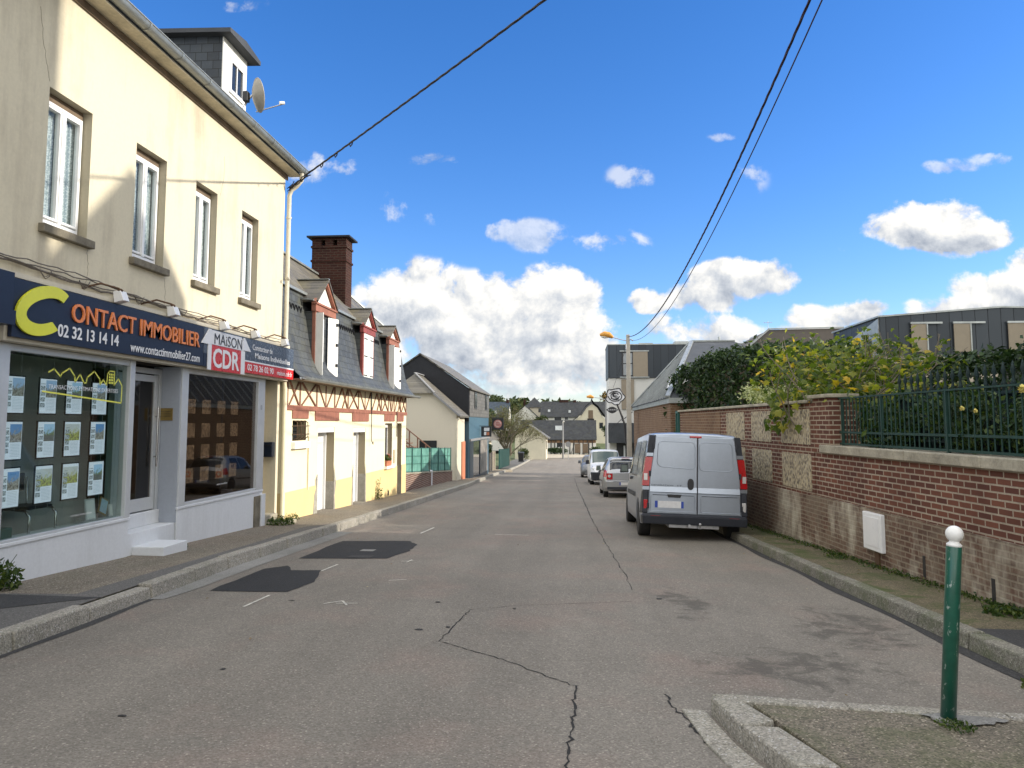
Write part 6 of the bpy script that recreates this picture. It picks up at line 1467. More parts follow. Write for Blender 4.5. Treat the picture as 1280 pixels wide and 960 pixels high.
# ---- laurel hedge: leaves through a long box, light and dark clumps
def hedge(name, lab, pts, zb, zt, wid, n, size, leaf, seed, lumps=.25, core=True):
    """pts: polyline of (x, y); zt: list of heights"""
    r_ = random.Random(seed); t = empty(name, (pts[0][0], pts[0][1], zb), lab, 'hedge')
    L_ = [0]
    for i in range(len(pts)-1): L_.append(L_[-1]+math.hypot(pts[i+1][0]-pts[i][0], pts[i+1][1]-pts[i][1]))
    def at(s):
        x = interp(L_, [p[0] for p in pts], s); y = interp(L_, [p[1] for p in pts], s); return x, y, interp(L_, zt, s)
    def smp():
        s = r_.uniform(0, L_[-1]); x, y, z1 = at(s); top = z1+lumps*mnoise.noise(Vector((s*1.3, seed, 0)))+.12*mnoise.noise(Vector((s*5, seed, 2)))
        w = wid*(1+.3*mnoise.noise(Vector((s*1.1, seed, 5))))
        if r_.random() < .36: q = r_.uniform(-w, w)/2; return (x+q, y+r_.uniform(-.1, .1), top+r_.gauss(-.02, .07)+.10*(r_.random() < .12)), (0, 0, 1)
        z = zb+(top-zb)*r_.random()**.8; sd2 = -1 if r_.random() < .75 else 1; dd = w/2*(1-.25*max(0, (z-zb)/(top-zb)-.6))+r_.gauss(0, .07)+.10*mnoise.noise(Vector((s*3, z*3, seed)))
        return (x+sd2*dd, y+r_.uniform(-.1, .1), z), (sd2, 0, .2)
    mb = MB(); leafquads(mb, n, smp, size, r_, .5); mb.build('leaves', M[leaf], t, auto='raw')
    if core:
        mb = MB()
        for i in range(len(pts)-1):
            (xa, ya), (xb, yb) = pts[i], pts[i+1]; c = wid*.30
            mb.hexa([(xa-c, ya, zb), (xa+c, ya, zb), (xb+c, yb, zb), (xb-c, yb, zb)], [(xa-c, ya, zt[i]-.35), (xa+c, ya, zt[i]-.35), (xb+c, yb, zt[i+1]-.35), (xb-c, yb, zt[i+1]-.35)])
        mb.build('dark_core', M['bark'], t)  # solid dark block put inside the leaves in place of a branch structure
    return t
hedge('laurel_hedge', 'tall dark glossy laurel hedge above the flint wall behind the van', [(5.6, 17.0), (4.9, 20), (4.45, 24.5), (3.9, 26.6)], .1, [3.15, 3.45, 3.55, 3.2], 1.3, 15000, .075, 'laurel', 51, .22)
hedge('laurel_hedge', 'lower laurel hedge beyond the ornamental fence on the right edge', [(6.3, 2.0), (6.5, 8), (7.0, 12.5), (7.4, 17.5)], .1, [2.55, 2.55, 2.6, 2.8], 1.2, 15000, .065, 'laurel', 52, .14)
bush('ivy_bush', 'yellow-green climber hanging beside the green gate post at the wall end', (3.45, 24.6, .95), (.42, .5, 1.05), 'ivy', 2200, .05, 53, nb=8)
mb = MB(); mb.box(3.14, 3.20, 23.82, 23.9, -1.2, 1.98); mb.box(3.14, 3.20, 24.3, 24.36, -1.2, 1.98); mb.box(3.14, 3.2, 23.9, 24.3, 1.9, 1.96); tag(mb.build('garden_gate', M['teal_board']), 'narrow green metal gate frame where the flint wall ends', 'gate')
bush('variegated_shrub', 'pale variegated shrub leaning over the flint wall coping', (4.25, 16.6, 2.18), (.55, 1.5, .42), 'varieg', 2400, .035, 54, nb=9, inner=.2, flat=.1)
# ---- fig tree with big lobed leaves
def figleaf(mb, p, d, s, r_):
    d = Vector(d).normalized(); up = Vector((r_.gauss(0, .45), r_.gauss(0, .45), 1)).normalized(); sd2 = d.cross(up).normalized(); up = sd2.cross(d)
    prof = [(0, 0), (.10, .30), (-.02, .62), (.28, .42), (.46, .70), (.58, .34), (1.0, .0), (.58, -.34), (.46, -.70), (.28, -.42), (-.02, -.62), (.10, -.30)]
    droop = r_.uniform(.1, .4)
    vs = [p + d*s*.35] + [p + d*s*a + sd2*s*b*.72 - up*s*(droop*a*a + .22*abs(b)*r_.uniform(.6, 1.2)) for a, b in prof]
    mb.add(vs, [(0, i+1, (i+1) % 12+1) for i in range(12)], False)
r_ = random.Random(61); t = empty('fig_tree', (5.1, 14.0, 0), 'fig tree with large yellowing lobed leaves spilling over the brick pier', 'tree')
mb = MB(); tips = []
for k in range(11):
    a = -2.6+k*.48; bx0, by0 = 5.0+.2*math.cos(a), 14.6+.2*k-.6
    limb(mb, (bx0, by0, .1), (math.cos(a)*.42-.12, math.sin(a)*.75+.1, 1.0), 1.25, .045, 3, r_, tips, .62, 2, .18, .009)
mb.build('trunk', M['bark_fig'], t, auto='raw')
mb = MB(); n_l = 0
def inzone(p): return 3.75 < p.x < 6.9 and 11.4 < p.y < 21 and 1.9 < p.z < (3.45 if p.y > 15.2 else 3.45-.36*(15.2-p.y)) + .12*math.sin(p.y*5)
n_try = 0
while n_l < 3000 and n_try < 60000:
    n_try += 1
    tp, dd = r_.choice(tips); q = Vector(tp)+Vector((r_.gauss(-.15, .38), r_.gauss(0, .7), r_.gauss(-.15, .34)))
    if not inzone(q): 
        continue
    d = Vector((r_.gauss(-.4, .7), r_.gauss(-.2, .7), r_.gauss(-.25, .5))); figleaf(mb, q, d, r_.uniform(.08, .165), r_); n_l += 1
# the bough hanging in front of the wall
for k in range(60):
    q = Vector((WL(14.2)-.12+r_.gauss(0, .09), 14.3+r_.gauss(0, .42), r_.uniform(1.55, 2.25))); figleaf(mb, q, (r_.gauss(-.4, .4), r_.gauss(-.2, .6), -.8), r_.uniform(.12, .21), r_)
mb.build('crown', M['fig'], t, auto='raw')
# lower leaves seen through the railing
bush('garden_bush', 'leafy green shrub showing through the railing beside the pier', (4.45, 11.6, 1.55), (.28, 1.1, .5), 'rose_leaf', 1600, .05, 62, nb=8)
bush('garden_bush', 'dark leafy shrub filling the gap behind the middle of the railing', (4.55, 9.6, 1.6), (.2, 1.0, .42), 'rose_leaf', 1500, .04, 63, nb=8, inner=.2)
bush('garden_bush', 'dark leafy shrub behind the railing towards the picture edge', (4.62, 7.9, 1.55), (.2, .9, .42), 'rose_leaf', 1500, .04, 64, nb=8, inner=.2)
for k, (px_, y, z, h) in enumerate([(4.62, 9.25, 1.55, .5), (4.60, 8.5, 1.5, .5), (4.62, 7.7, 1.62, .6)]):
    r2 = random.Random(70+k); tt = empty('rose_bush', (WL(y, .42), y, 1.15), ['rose bush with one pale yellow bloom, left one behind the railing', 'rose bush with a small yellow bloom, middle one behind the railing', 'rose bush with a big cream yellow bloom at the right picture edge'][k], 'bush')
    mb = MB(); c = (WL(y, .40), y, 1.2)
    for q in range(7): a = r2.uniform(0, 6.28); mb.tube([c, (c[0]+.06*math.cos(a), c[1]+.22*math.sin(a), 1.5), (c[0]+.1*math.cos(a), c[1]+.40*math.sin(a), 1.62+.4*r2.random())], .005, 4)
    mb.build('stems', M['weed'], tt, auto='raw')
    mb = MB(); leafquads(mb, 420, blob_sampler([(c[0], y, 1.5, .14, .48, .34)], r2, .15), .028, r2); mb.build('leaves', M['rose_leaf'], tt, auto='raw')
    mb = MB(); fy, fz = [(9.0, 1.76), (8.75, 1.73), (7.93, 1.93)][k]; fc = Vector((WL(fy, .13), fy, fz)); fr = [.034, .030, .055][k]
    for q in range(22): a = q*2.4; e_ = .25+.75*q/22; d = Vector((-.6+.4*math.cos(a)*e_, math.cos(a)*e_, math.sin(a)*e_+.3)).normalized(); s_ = d.orthogonal().normalized()*fr*.6; w_ = d.cross(s_); mb.add([fc+d*fr*.3-s_, fc+d*fr*.3-w_, fc+d*fr*1.1+s_*.3, fc+d*fr*.3+w_], [(0, 1, 2, 3)], True)
    mb.sphere(fc, fr*.62, 8, 6); mb.build('bloom', M['petal'], tt, auto='raw')
# moss, weeds and leaves along the wall foot
r_ = random.Random(81); mb = MB(); y = 5.5
def smp():
    y = 6.5+r_.random()**1.2*11; return (WL(y)-abs(r_.gauss(0, .07)), y, G(3.8, y)+.13+abs(r_.gauss(0, .022))), (0, 0, 1)
leafquads(mb, 2600, smp, .018, r_); tag(mb.build('weed_fringe', M['weed'], auto='raw', kind='stuff'), 'low green weeds and moss along the foot of the brick wall')
weed('weed_clump', 'clump of weeds at the foot of the wall on the right picture edge', (4.12, 7.9, gz(4.1, 7.9, .12)), 300, .22, .10, .028, 9); weed('weed_clump', 'weeds below the white meter box on the brick wall', (3.95, 11.9, gz(4, 11.9, .12)), 260, .28, .07, .022, 10)
weed('weed_clump', 'grass in the gutter joint at the right kerb near the picture edge', (3.30, 5.75, gz(3.3, 5.7, .0)), 260, .22, .10, .022, 11); weed('moss_tuft', 'small moss tufts on the island around the bollard foot', (2.1, 4.62, gz(2.1, 4.6, .12)), 160, .10, .02, .012, 12)
mb = MB(); r_ = random.Random(83)
for k in range(38):
    x, y = (r_.uniform(2.7, 3.9), r_.uniform(6.5, 15)) if k % 2 else (r_.uniform(-4.3, 3.0), r_.uniform(4, 20)); dz = .13 if x > KR(y)+.2 else .006
    p = Vector((x, y, G(x, y)+dz+.006)); s = r_.uniform(.012, .03); a = r_.uniform(0, 6.28); d = Vector((math.cos(a), math.sin(a), 0)); e_ = Vector((-d.y, d.x, 0))
    mb.add([p-d*s, p-e_*s*.6+Vector((0, 0, .008)), p+d*s, p+e_*s*.6+Vector((0, 0, .004))], [(0, 1, 2, 3)])
tag(mb.build('fallen_leaves', leafmat('fallen_leaf', [(0, (.10, .05, .015)), (.6, (.28, .17, .03)), (1, (.42, .36, .25))], .1), auto='raw', kind='stuff'), 'scattered dry leaves and grit on road and pavement')
# bollard, leaning slightly to the right
c = (2.115, 4.74, G(2.1, 4.74)+.104)
t = empty('bollard', c, 'green steel bollard with white ball top on the pavement island', 'bollard'); t.rotation_euler = (0, R(4.6), 0)
mb = MB(); mb.lathe(c, [(.0415, -.1), (.0415, .985), (.039, .99)], 28); mb.build('post', M['bollard_green'], t)
mb = MB(); mb.lathe(c, [(.0405, .986), (.041, 1.0), (.028, 1.010), (.026, 1.018)], 24); mb.sphere((c[0], c[1], c[2]+1.058), .048, 24, 14); mb.build('ball_top', M['white_ball'], t)
mb = MB(); mb.lathe((c[0], c[1], c[2]+.004), [(.09, 0), (.085, .012), (.045, .018)], 20); mb.build('mortar_collar', M['gutter_concrete'], t)

# ================================================================ brick house with zinc roof beyond the wall
HB = empty('zinc_roofed_house', (6, 33, -1), 'tan brick building with a steep pointed standing-seam zinc roof', 'building')
mb = MB(); mb.box(3.12, 9.4, 25.4, 41, -2.2, 2.25); mb.build('wall', M['brick_tan'], HB)
mb = MB(); mb.box(3.06, 9.45, 25.3, 41.1, 2.251, 2.42); mb.build('eaves', M['zinc'], HB)
apx = Vector((5.45, 36.0, 5.35)); ap2 = Vector((7.4, 36.0, 5.35))
mb = MB(); A, B, C_, D = Vector((3.02, 25.3, 2.42)), Vector((3.02, 41.1, 2.42)), Vector((9.45, 41.1, 2.42)), Vector((9.45, 25.3, 2.42))
mb.add([A, B, C_, D, apx, ap2], [(0, 4, 1), (0, 3, 5, 4), (1, 4, 5, 2), (3, 2, 5)]); rf = mb.build('roof', M['zincdark'], HB)
mb = MB()
for k in range(1, 20):
    p = B.lerp(A, k/20); q = apx if k > 12 else apx.lerp(B, 1-k/13)
    # seams run up the slope, parallel to the fall
    yk = p.y; tt = (yk-apx.y)/(B.y-apx.y) if yk > apx.y else (apx.y-yk)/(apx.y-A.y); top = Vector((lerp(apx.x, p.x, tt), yk, lerp(apx.z, 2.42, tt)))
    if (top-p).length > .15: mb.bar(p+Vector((0, 0, .03)), top+Vector((0, 0, .03)), .05, .06)
for a, b in ((A, apx), (B, apx), (apx, ap2)): mb.bar(a+Vector((0, 0, .04)), b+Vector((0, 0, .04)), .16, .07)
mb.build('seams', M['zinc'], rf)
mb = MB(); mb.prism([(3.25, 27.2, 2.5), (3.25, 28.6, 2.5), (3.45, 27.9, 3.25)], (.05, 0, 0)); mb.prism([(3.3, 27.0, 2.43), (4.2, 27.0, 2.43), (3.9, 27.2, 3.2)], (0, .06, 0)); mb.build('triangular_dormer', M['white_pvc'], rf)
# ================================================================ modern block far right of the street
HM = empty('modern_block', (8, 60, -1), 'modern block, white below and dark seamed cladding above, behind the lamp post', 'building')
mb = MB(); mb.box(2.5, 14.5, 56, 60, -3.2, 4.85); mb.build('lower_wall', M['white_render'], HM)
mb = MB(); mb.box(2.45, 14.6, 55.9, 60.1, 4.86, 7.25); mb.build('upper_cladding', M['clad'], HM)
mb = MB(); mb.box(2.42, 14.63, 55.87, 60.1, 7.251, 7.32); mb.box(7.4, 8.4, 57, 58, 7.32, 7.6); mb.box(4.8, 5.8, 57, 58, 7.32, 7.5); mb.build('parapet', M['zinc'], HM)
mb = MB(); mb.cyl((10.6, 57, 7.3), (10.6, 57, 7.9), .08, 8); mb.build('vent', M['zinc'], HM)
def sl(x0, x1, z0, z1, y, parent, glassx=None):
    mb = MB(); mb.box(x0, x1, y-.09, y-.03, z0, z1); s = mb.build('sliding_shutter', M['beige_shutter'], parent)
    if glassx:
        mb = MB(); mb.box(glassx[0], glassx[1], y-.03, y-.004, z0, z1); w = mb.build('window', M['black_plastic'], parent); mb = MB(); mb.box(glassx[0]+.1, glassx[1]-.05, y-.04, y-.031, z0+.1, (z0+z1)/2); mb.box(glassx[0]+.1, glassx[1]-.05, y-.04, y-.031, (z0+z1)/2+.08, z1-.1); mb.build('pane', plain('pale_pane', (.22, .24, .25), .15), w)
sl(4.25, 5.3, 4.95, 6.75, 55.9, HM, (3.45, 4.24)); mb = MB(); mb.box(3.3, 5.4, 55.78, 55.89, 6.76, 6.84); mb.box(3.3, 5.4, 55.78, 55.89, 4.87, 4.94); mb.build('shutter_rail', M['zinc'], HM)
sl(3.4, 4.3, 2.6, 4.75, 56, HM); sl(12.6, 14.4, 4.95, 6.3, 55.9, HM, (11.7, 12.5))
mb = MB(); mb.box(2.44, 4.4, 55.3, 55.99, 1.5, 1.62); mb.box(2.44, 4.4, 55.28, 55.34, .2, 1.5); mb.box(2.42, 2.46, 55.3, 55.9, .2, 1.5); mb.build('shop_canopy', M['zincdark'], HM)
mb = MB(); mb.box(3.0, 4.6, 55.90, 55.98, -2.6, .2); mb.build('dark_shopfront', M['black_plastic'], HM); mb = MB(); mb.box(3.5, 3.62, 55.85, 55.9, -2.5, 0); mb.box(3.95, 4.05, 55.85, 55.9, -2.5, 0); mb.build('door_frame', M['alu'], HM)
mb = MB(); mb.box(2.44, 2.95, 55.88, 55.98, -2.8, -.6); mb.build('dark_base', M['shop_dark'], HM)
# rose shop sign on the building's corner
t = empty('rose_sign', (2.7, 44, 2), 'flat white rose sign with black outline, leaf and stem, beside the lamp post', 'sign')
ry = 43.0; cx, cz, s = 2.26, 3.08, .50
mb = MB(); n = 40; pts = []
for k in range(n):
    a = 2*math.pi*k/n; q = s*(1+.10*math.cos(5*a+.6)+.03*math.cos(11*a)); pts.append((cx+q*math.cos(a), ry, cz+q*.88*math.sin(a)))
mb.prism(pts, (0, .05, 0)); mb.build('rose_head', M['sign_white'], t)
mb = MB(); mb.tube([(p[0], ry-.02, p[2]) for p in pts]+[(pts[0][0], ry-.02, pts[0][2])], .028, 5)
for (r0, a0, a1, ox, oz) in ((.36, -.6, 2.6, 0, 0), (.26, 1.8, 5.4, .03, .03), (.15, 0, 5.5, .02, .08), (.38, 3.2, 5.6, 0, .04), (.31, 4.0, 5.9, -.04, .11), (.08, 1, 6, 0, .09)):
    mb.tube([(cx+ox+r0*math.cos(lerp(a0, a1, k/12)), ry-.02, cz+oz+r0*.8*math.sin(lerp(a0, a1, k/12))) for k in range(13)], .026, 5)
mb.build('outline', M['black_plastic'], t)
mb = MB(); mb.tube([(cx+.10, ry, cz-.42), (cx+.26, ry, cz-.8), (cx+.50, ry, cz-1.5), (cx+.58, ry, cz-2.6)], .06, 6); mb.bar((cx+.35, ry, cz-1.35), (cx+.95, ry, cz-.85), .04, .07, (0, 1, 0)); mb.bar((cx-.35, ry, cz-1.9), (cx+.35, ry, cz-1.25), .03, .05, (0, 1, 0)); mb.build('stem', M['black_plastic'], t)
mb = MB(); pts = [(cx-.50+.66*k/10, ry-.01, cz-.74+.17*math.sin(math.pi*k/10)) for k in range(11)]+[(cx-.50+.66*k/10, ry-.01, cz-.74-.20*math.sin(math.pi*k/10)) for k in range(9, 0, -1)]; mb.prism(pts, (0, .05, 0)); mb.build('leaf', M['black_plastic'], t)
mb = MB()
for k in range(5): mb.bar((cx-.40+.11*k, ry-.03, cz-.79), (cx-.35+.11*k, ry-.03, cz-.69), .01, .03, (0, 1, 0))
mb.bar((cx-.46, ry-.03, cz-.75), (cx+.1, ry-.03, cz-.74), .01, .02, (0, 1, 0)); mb.build('leaf_veins', M['sign_white'], t)
# modern building behind the hedge, far right
HR = empty('modern_apartments', (16, 38, 0), 'modern apartment building with dark seamed top floor and beige sliding shutters behind the hedge', 'building')
mb = MB(); mb.box(13.3, 30, 34.1, 46, -1, 4.5); mb.build('lower_wall', M['beige_clad'], HR)
mb = MB(); mb.prism([(13.15, 34, 4.501), (30, 34, 4.501), (30, 34, 6.15), (18.1, 34, 6.50), (13.15, 34, 6.14)], (0, 6, 0)); mb.build('upper_cladding', M['clad'], HR)
mb = MB(); mb.hexa([(13.05, 33.95, 6.14), (18.1, 33.95, 6.50), (18.1, 40, 6.50), (13.05, 40, 6.14)], [(13.05, 33.95, 6.21), (18.1, 33.95, 6.57), (18.1, 40, 6.57), (13.05, 40, 6.21)]); mb.hexa([(18.1, 33.95, 6.50), (30.1, 33.95, 6.15), (30.1, 40, 6.15), (18.1, 40, 6.50)], [(18.1, 33.95, 6.57), (30.1, 33.95, 6.22), (30.1, 40, 6.22), (18.1, 40, 6.57)]); mb.build('roof_edge', M['zinc'], HR)
for (a, b, r_e) in ((13.9, 14.65, 15.5), (15.98, 16.72, 17.55), (17.95 if False else 18.6, 19.35, 20.1)):
    pass
for (p0_, p1_) in (((1122, 1140), 1158), ((1171, 1190), 1207), ((1233, 1252), 1270)):
    xs_ = [(q-718)/961*34*1.006 for q in (*p0_, p1_)]
    mb = MB(); mb.box(xs_[0], xs_[1], 33.88, 33.93, 4.62, 5.82); mb.build('sliding_shutter', M['beige_shutter'], HR); mb = MB(); mb.box(xs_[0]-.03, xs_[2], 33.86, 33.93, 5.83, 5.91); mb.build('shutter_rail', M['zinc'], HR)
    mb = MB(); mb.box(xs_[1]-.02, xs_[1]+.03, 33.85, 33.88, 4.55, 5.82); mb.build('shutter_edge', M['zinc'], HR)
mb = MB(); mb.box(18.0, 19.2, 34.05, 34.09, 2.9, 4.1); mb.build('window', M['black_plastic'], HR); mb = MB(); mb.box(14.2, 15.4, 34.05, 34.09, 4.05, 4.12); mb.build('lintel', M['zinc'], HR)
mb = MB(); mb.prism([(13.14, 34.1, 4.5), (13.14, 39.9, 4.5), (13.14, 39.9, 5.1), (13.14, 34.1, 6.1)], (-.05, 0, 0)); mb.build('side_cladding', M['zinc'], HR)
for y in (34.9, 36.3, 37.7): mb = MB(); mb.box(13.06, 13.09, y, y+.7, 4.6, 5.3); mb.build('side_window', M['black_plastic'], HR)
mb = MB(); mb.box(11.3, 13.05, 36.5, 44, 4.2, 5.2); mb.box(11.0, 13.1, 36.45, 44, 3.9, 4.199); mb.build('link_block', M['clad'], HR)
H6 = empty('taupe_roofed_block', (13, 46, 2), 'block with a plain taupe sloping roof rising behind the fig tree', 'building')
mb = MB(); mb.prism([(10.0, 45, 5.9), (15.3, 45, 5.9), (15.3, 45, 7.0), (11.2, 45, 6.95)], (0, 6, 0)); mb.box(10, 15.3, 45, 51, -1, 5.899); mb.build('wall', plain('taupe_cladding', (.115, .10, .085), .8, 0, .06), H6)
mb = MB(); mb.bar((11.15, 44.95, 7.0), (15.35, 44.95, 7.05), .1, .07); mb.bar((9.95, 44.95, 5.95), (11.2, 44.95, 7.0), .1, .07, (0, 1, 0)); mb.build('roof_edge', M['zinc'], H6)
mb = MB(); mb.box(11.5, 13, 44.95, 44.99, 4.8, 5.6); mb.build('window', M['black_plastic'], H6)
mb = MB(); mb.box(13.0, 13.05, 57, 58, 7.3, 7.9); mb.cyl((11.4, 46, 7), (11.4, 46, 7.6), .015, 5); mb.cyl((11.15, 46, 7.5), (11.65, 46, 7.5), .015, 5); mb.build('aerial', M['steel'], H6)

# ================================================================ lamp posts and overhead cables
t = empty('street_lamp', (2.66, 38, G(2.6, 38)), 'pale concrete pole with an amber street lamp on a bracket, behind the van', 'street lamp'); z0 = G(2.6, 38)
mb = MB(); b = .13; a = .085; mb.hexa([(2.66-b, 38-b, z0), (2.66+b, 38-b, z0), (2.66+b, 38+b, z0), (2.66-b, 38+b, z0)], [(2.66-a, 38-a, 5.95), (2.66+a, 38-a, 5.95), (2.66+a, 38+a, 5.95), (2.66-a, 38+a, 5.95)]); mb.build('pole', M['concrete_pole'], t, bevel=.01)
mb = MB(); mb.tube([(2.66, 37.95, 5.62), (2.3, 37.9, 5.70), (1.85, 37.85, 5.82)], .022, 8); mb.tube([(2.56, 37.9, 5.5), (2.56, 37.9, 5.2)], .03, 6); mb.cyl((2.78, 37.9, 5.72), (2.9, 37.9, 5.62), .03, 6); mb.build('arm', M['steel'], t)
mb = MB(); mb.tube([(1.92, 37.85, 5.80), (1.72, 37.85, 5.93), (1.48, 37.85, 5.96), (1.28, 37.85, 5.93)], [.07, .15, .15, .06], 12); mb.build('lamp_hood', M['amber'], t)
mb = MB(); mb.tube([(1.75, 37.85, 5.84), (1.5, 37.85, 5.845), (1.34, 37.85, 5.86)], [.06, .10, .05], 10); mb.build('diffuser', M['far_white'], t)
t = empty('street_lamp', (2.95, 72, G(2.9, 72)), 'second street lamp with a yellow hood, farther away before the rose sign', 'street lamp'); z0 = G(2.9, 72)
mb = MB(); mb.cyl((2.95, 72, z0), (2.95, 72, 3.9), .13, 8, .10); mb.build('pole', M['parts_grey'], t); mb = MB(); mb.tube([(2.95, 72, 3.75), (2.2, 72, 3.95), (1.7, 72, 4.0)], .03, 6); mb.build('arm', M['steel'], t)
mb = MB(); mb.tube([(1.8, 72, 3.98), (1.5, 72, 4.08), (1.15, 72, 4.05)], [.09, .18, .08], 8); mb.build('lamp_hood', M['amber'], t)
def sag(a, b, s, n=28): a, b = Vector(a), Vector(b); return [a.lerp(b, k/n) - Vector((0, 0, s*4*(k/n)*(1-k/n))) for k in range(n+1)]
def twisted(name, lab, path, r, tw, mt, strands=3):
    mb = MB(); pts = []; L_ = 0
    P = []; 
    for i in range(len(path)-1):
        n = max(2, int((path[i+1]-path[i]).length/.12))
        for k in range(n): P.append(path[i].lerp(path[i+1], k/n))
    P.append(path[-1])
    for s_ in range(strands):
        q = []; L_ = 0
        for i, p in enumerate(P):
            if i: L_ += (P[i]-P[i-1]).length
            d = (P[min(i+1, len(P)-1)]-P[max(i-1, 0)]).normalized(); a = d.cross(Vector((0, 0, 1))).normalized(); b = d.cross(a); t_ = L_*tw+s_*2.09
            q.append(p+(a*math.cos(t_)+b*math.sin(t_))*r*.9)
        mb.tube(q, r, 5)
    return tag(mb.build(name, mt, auto='raw'), lab, 'cable')
pathL = sag((-5.60, 15.45, 6.84), (6.64, 3.0, 8.33), .07)
twisted('overhead_cable', 'thick twisted black cable leaving the eaves of the cream house', pathL, .011, 7, M['cable'])
mb = MB(); r_ = random.Random(4)
for k in range(5):
    pts = [(-5.98+.1*k*.3, 15.42, 6.45+.06*k)]
    for q in range(8): pts.append((-5.98+.07*q+r_.uniform(-.03, .03), 15.42-.01*q, 6.52+.045*q+r_.uniform(-.05, .05)))
    mb.tube(pts, .010, 5)
for k in (1, 2, 3): p = pathL[k]; mb.tube([p, p+Vector((.02, 0, -.06)), p+Vector((.06, -.03, -.03)), p+Vector((.08, -.05, .02))], .012, 5)
tag(mb.build('cable_clamp', M['cable']), 'bundle of black cable ends and clamps at the eaves corner above the downpipe', 'cable')
twisted('overhead_cable', 'dark twisted cable running from the lamp pole over the road, left of the pair', sag((2.66, 38, 5.85), (2.87, -3, 9.24), 2.02), .0105, 6, M['cable_purple'])
mb = MB(); mb.tube(sag((2.72, 38, 5.70), (2.55, -3, 8.20), 2.0, 50), .0085, 6); tag(mb.build('overhead_cable', M['cable_purple']), 'thinner cable beside the twisted one, right of the pair over the road', 'cable')
mb = MB(); mb.tube(sag((2.95, 72, 3.7), (2.66, 38, 5.75), .5), .012, 5); tag(mb.build('overhead_cable', M['cable']), 'thin cable between the two street lamps', 'cable')
for (x, y, h, lab) in [(6.7, 2.9, 8.8, 'tall concrete utility pole right of the camera'), (2.7, -3.1, 9.6, 'concrete utility pole behind the camera on the right pavement')]:
    z = G(x, y); mb = MB(); mb.hexa([(x-.14, y-.14, z), (x+.14, y-.14, z), (x+.14, y+.14, z), (x-.14, y+.14, z)], [(x-.09, y-.09, h), (x+.09, y-.09, h), (x+.09, y+.09, h), (x-.09, y+.09, h)]); tag(mb.build('utility_pole', M['concrete_pole']), lab, 'pole')
# ---- unseen neighbours on the sunny side, added to shade the shopfront and near street
def shade_neighbour(lab, x0, x1, y0, y1, ze, zr):
    H = empty('shade_house', ((x0+x1)/2, (y0+y1)/2, 0), lab, 'house')
    mb = MB(); xm = (x0+x1)/2; mb.prism([(x0, y0, -1), (x1, y0, -1), (x1, y0, ze), (xm, y0, zr), (x0, y0, ze)], (0, y1-y0, 0)); mb.prism([(x0-.02, 8.8, ze-.6), (x0-.02, 11.6, ze-.6), (x0-.02, 11.6, 11.7), (x0-.02, 10.2, 13.1), (x0-.02, 8.8, 11.7)], (.8, 0, 0)); mb.build('wall', M['brick_pier'], H)
    mb = MB(); slab(mb, (x0-.3, y1+.3, ze-.2), (x0-.3, y0-.3, ze-.2), (xm, y0-.3, zr), (xm, y1+.3, zr), .12); slab(mb, (x1+.3, y0-.3, ze-.2), (x1+.3, y1+.3, ze-.2), (xm, y1+.3, zr), (xm, y0-.3, zr), .12); slab(mb, (x0-.2, 8.6, 11.5), (x0-.2, 10.2, 13.1), (x0+1.2, 10.2, 13.1), (x0+1.2, 8.6, 11.5), .1); slab(mb, (x0-.2, 11.8, 11.5), (x0-.2, 10.2, 13.1), (x0+1.2, 10.2, 13.1), (x0+1.2, 11.8, 11.5), .1); mb.build('roof', M['slate'], H)
    for i in range(3):
        for j in range(3):
            y = lerp(y0, y1, (i+.5)/3); z = .9+3.0*j
            if z+1.5 > ze: continue
            mb = MB(); mb.box(x0-.03, x0-.002, y-.5, y+.5, z, z+1.5); w = mb.build('window', M['white_pvc'], H); mb = MB(); mb.box(x0-.04, x0-.031, y-.42, y+.42, z+.08, z+1.42); mb.build('pane', M['far_window'], w)
# ================================================================ vehicles: bodies lofted along their length (y forward from the tail, z up)
def loft_body(prof, L, wheels, R_arch, zb=.22, n=64, end_round=.12):
    """prof: dict of (y list, value list): hw (half width), belt, hbelt, top, htop"""
    ys = sorted({*[L*k/n for k in range(n+1)], *[w+R_arch*q for w in wheels for q in (-1.001, -.999, -.9, -.7, -.4, 0, .4, .7, .9, .999, 1.001)], .02, .06, L-.02, L-.06})
    rings = []
    for y in ys:
        hw = interp(*prof['hw'], y); belt = interp(*prof['belt'], y); hb = interp(*prof['hbelt'], y); top = interp(*prof['top'], y); ht = interp(*prof['htop'], y)
        belt = min(belt, top-.06); zz = interp(*prof['zb'], y) if 'zb' in prof else zb
        za = zz
        for w in wheels:
            d = abs(y-w)
            if d < R_arch: za = max(za, .30+math.sqrt(max(0, R_arch**2-d*d)))
        zm = max(za+.02, lerp(zz, belt, .55))
        rings.append([(hw*.0, zz), (hw*.70, zz), (hw*.70, za+.001), (hw*.985, za+.004), (hw, max(za+.02, zz+.16)), (hw*1.005, max(za+.03, zm)), (hb, max(belt, za+.05)), (lerp(hb, ht, .45)+.012, lerp(belt, top, .45)), (ht, top-.05), (ht-.09, top-.008), (ht*.5, top+.012), (0, top+.018)])
    return ys, rings
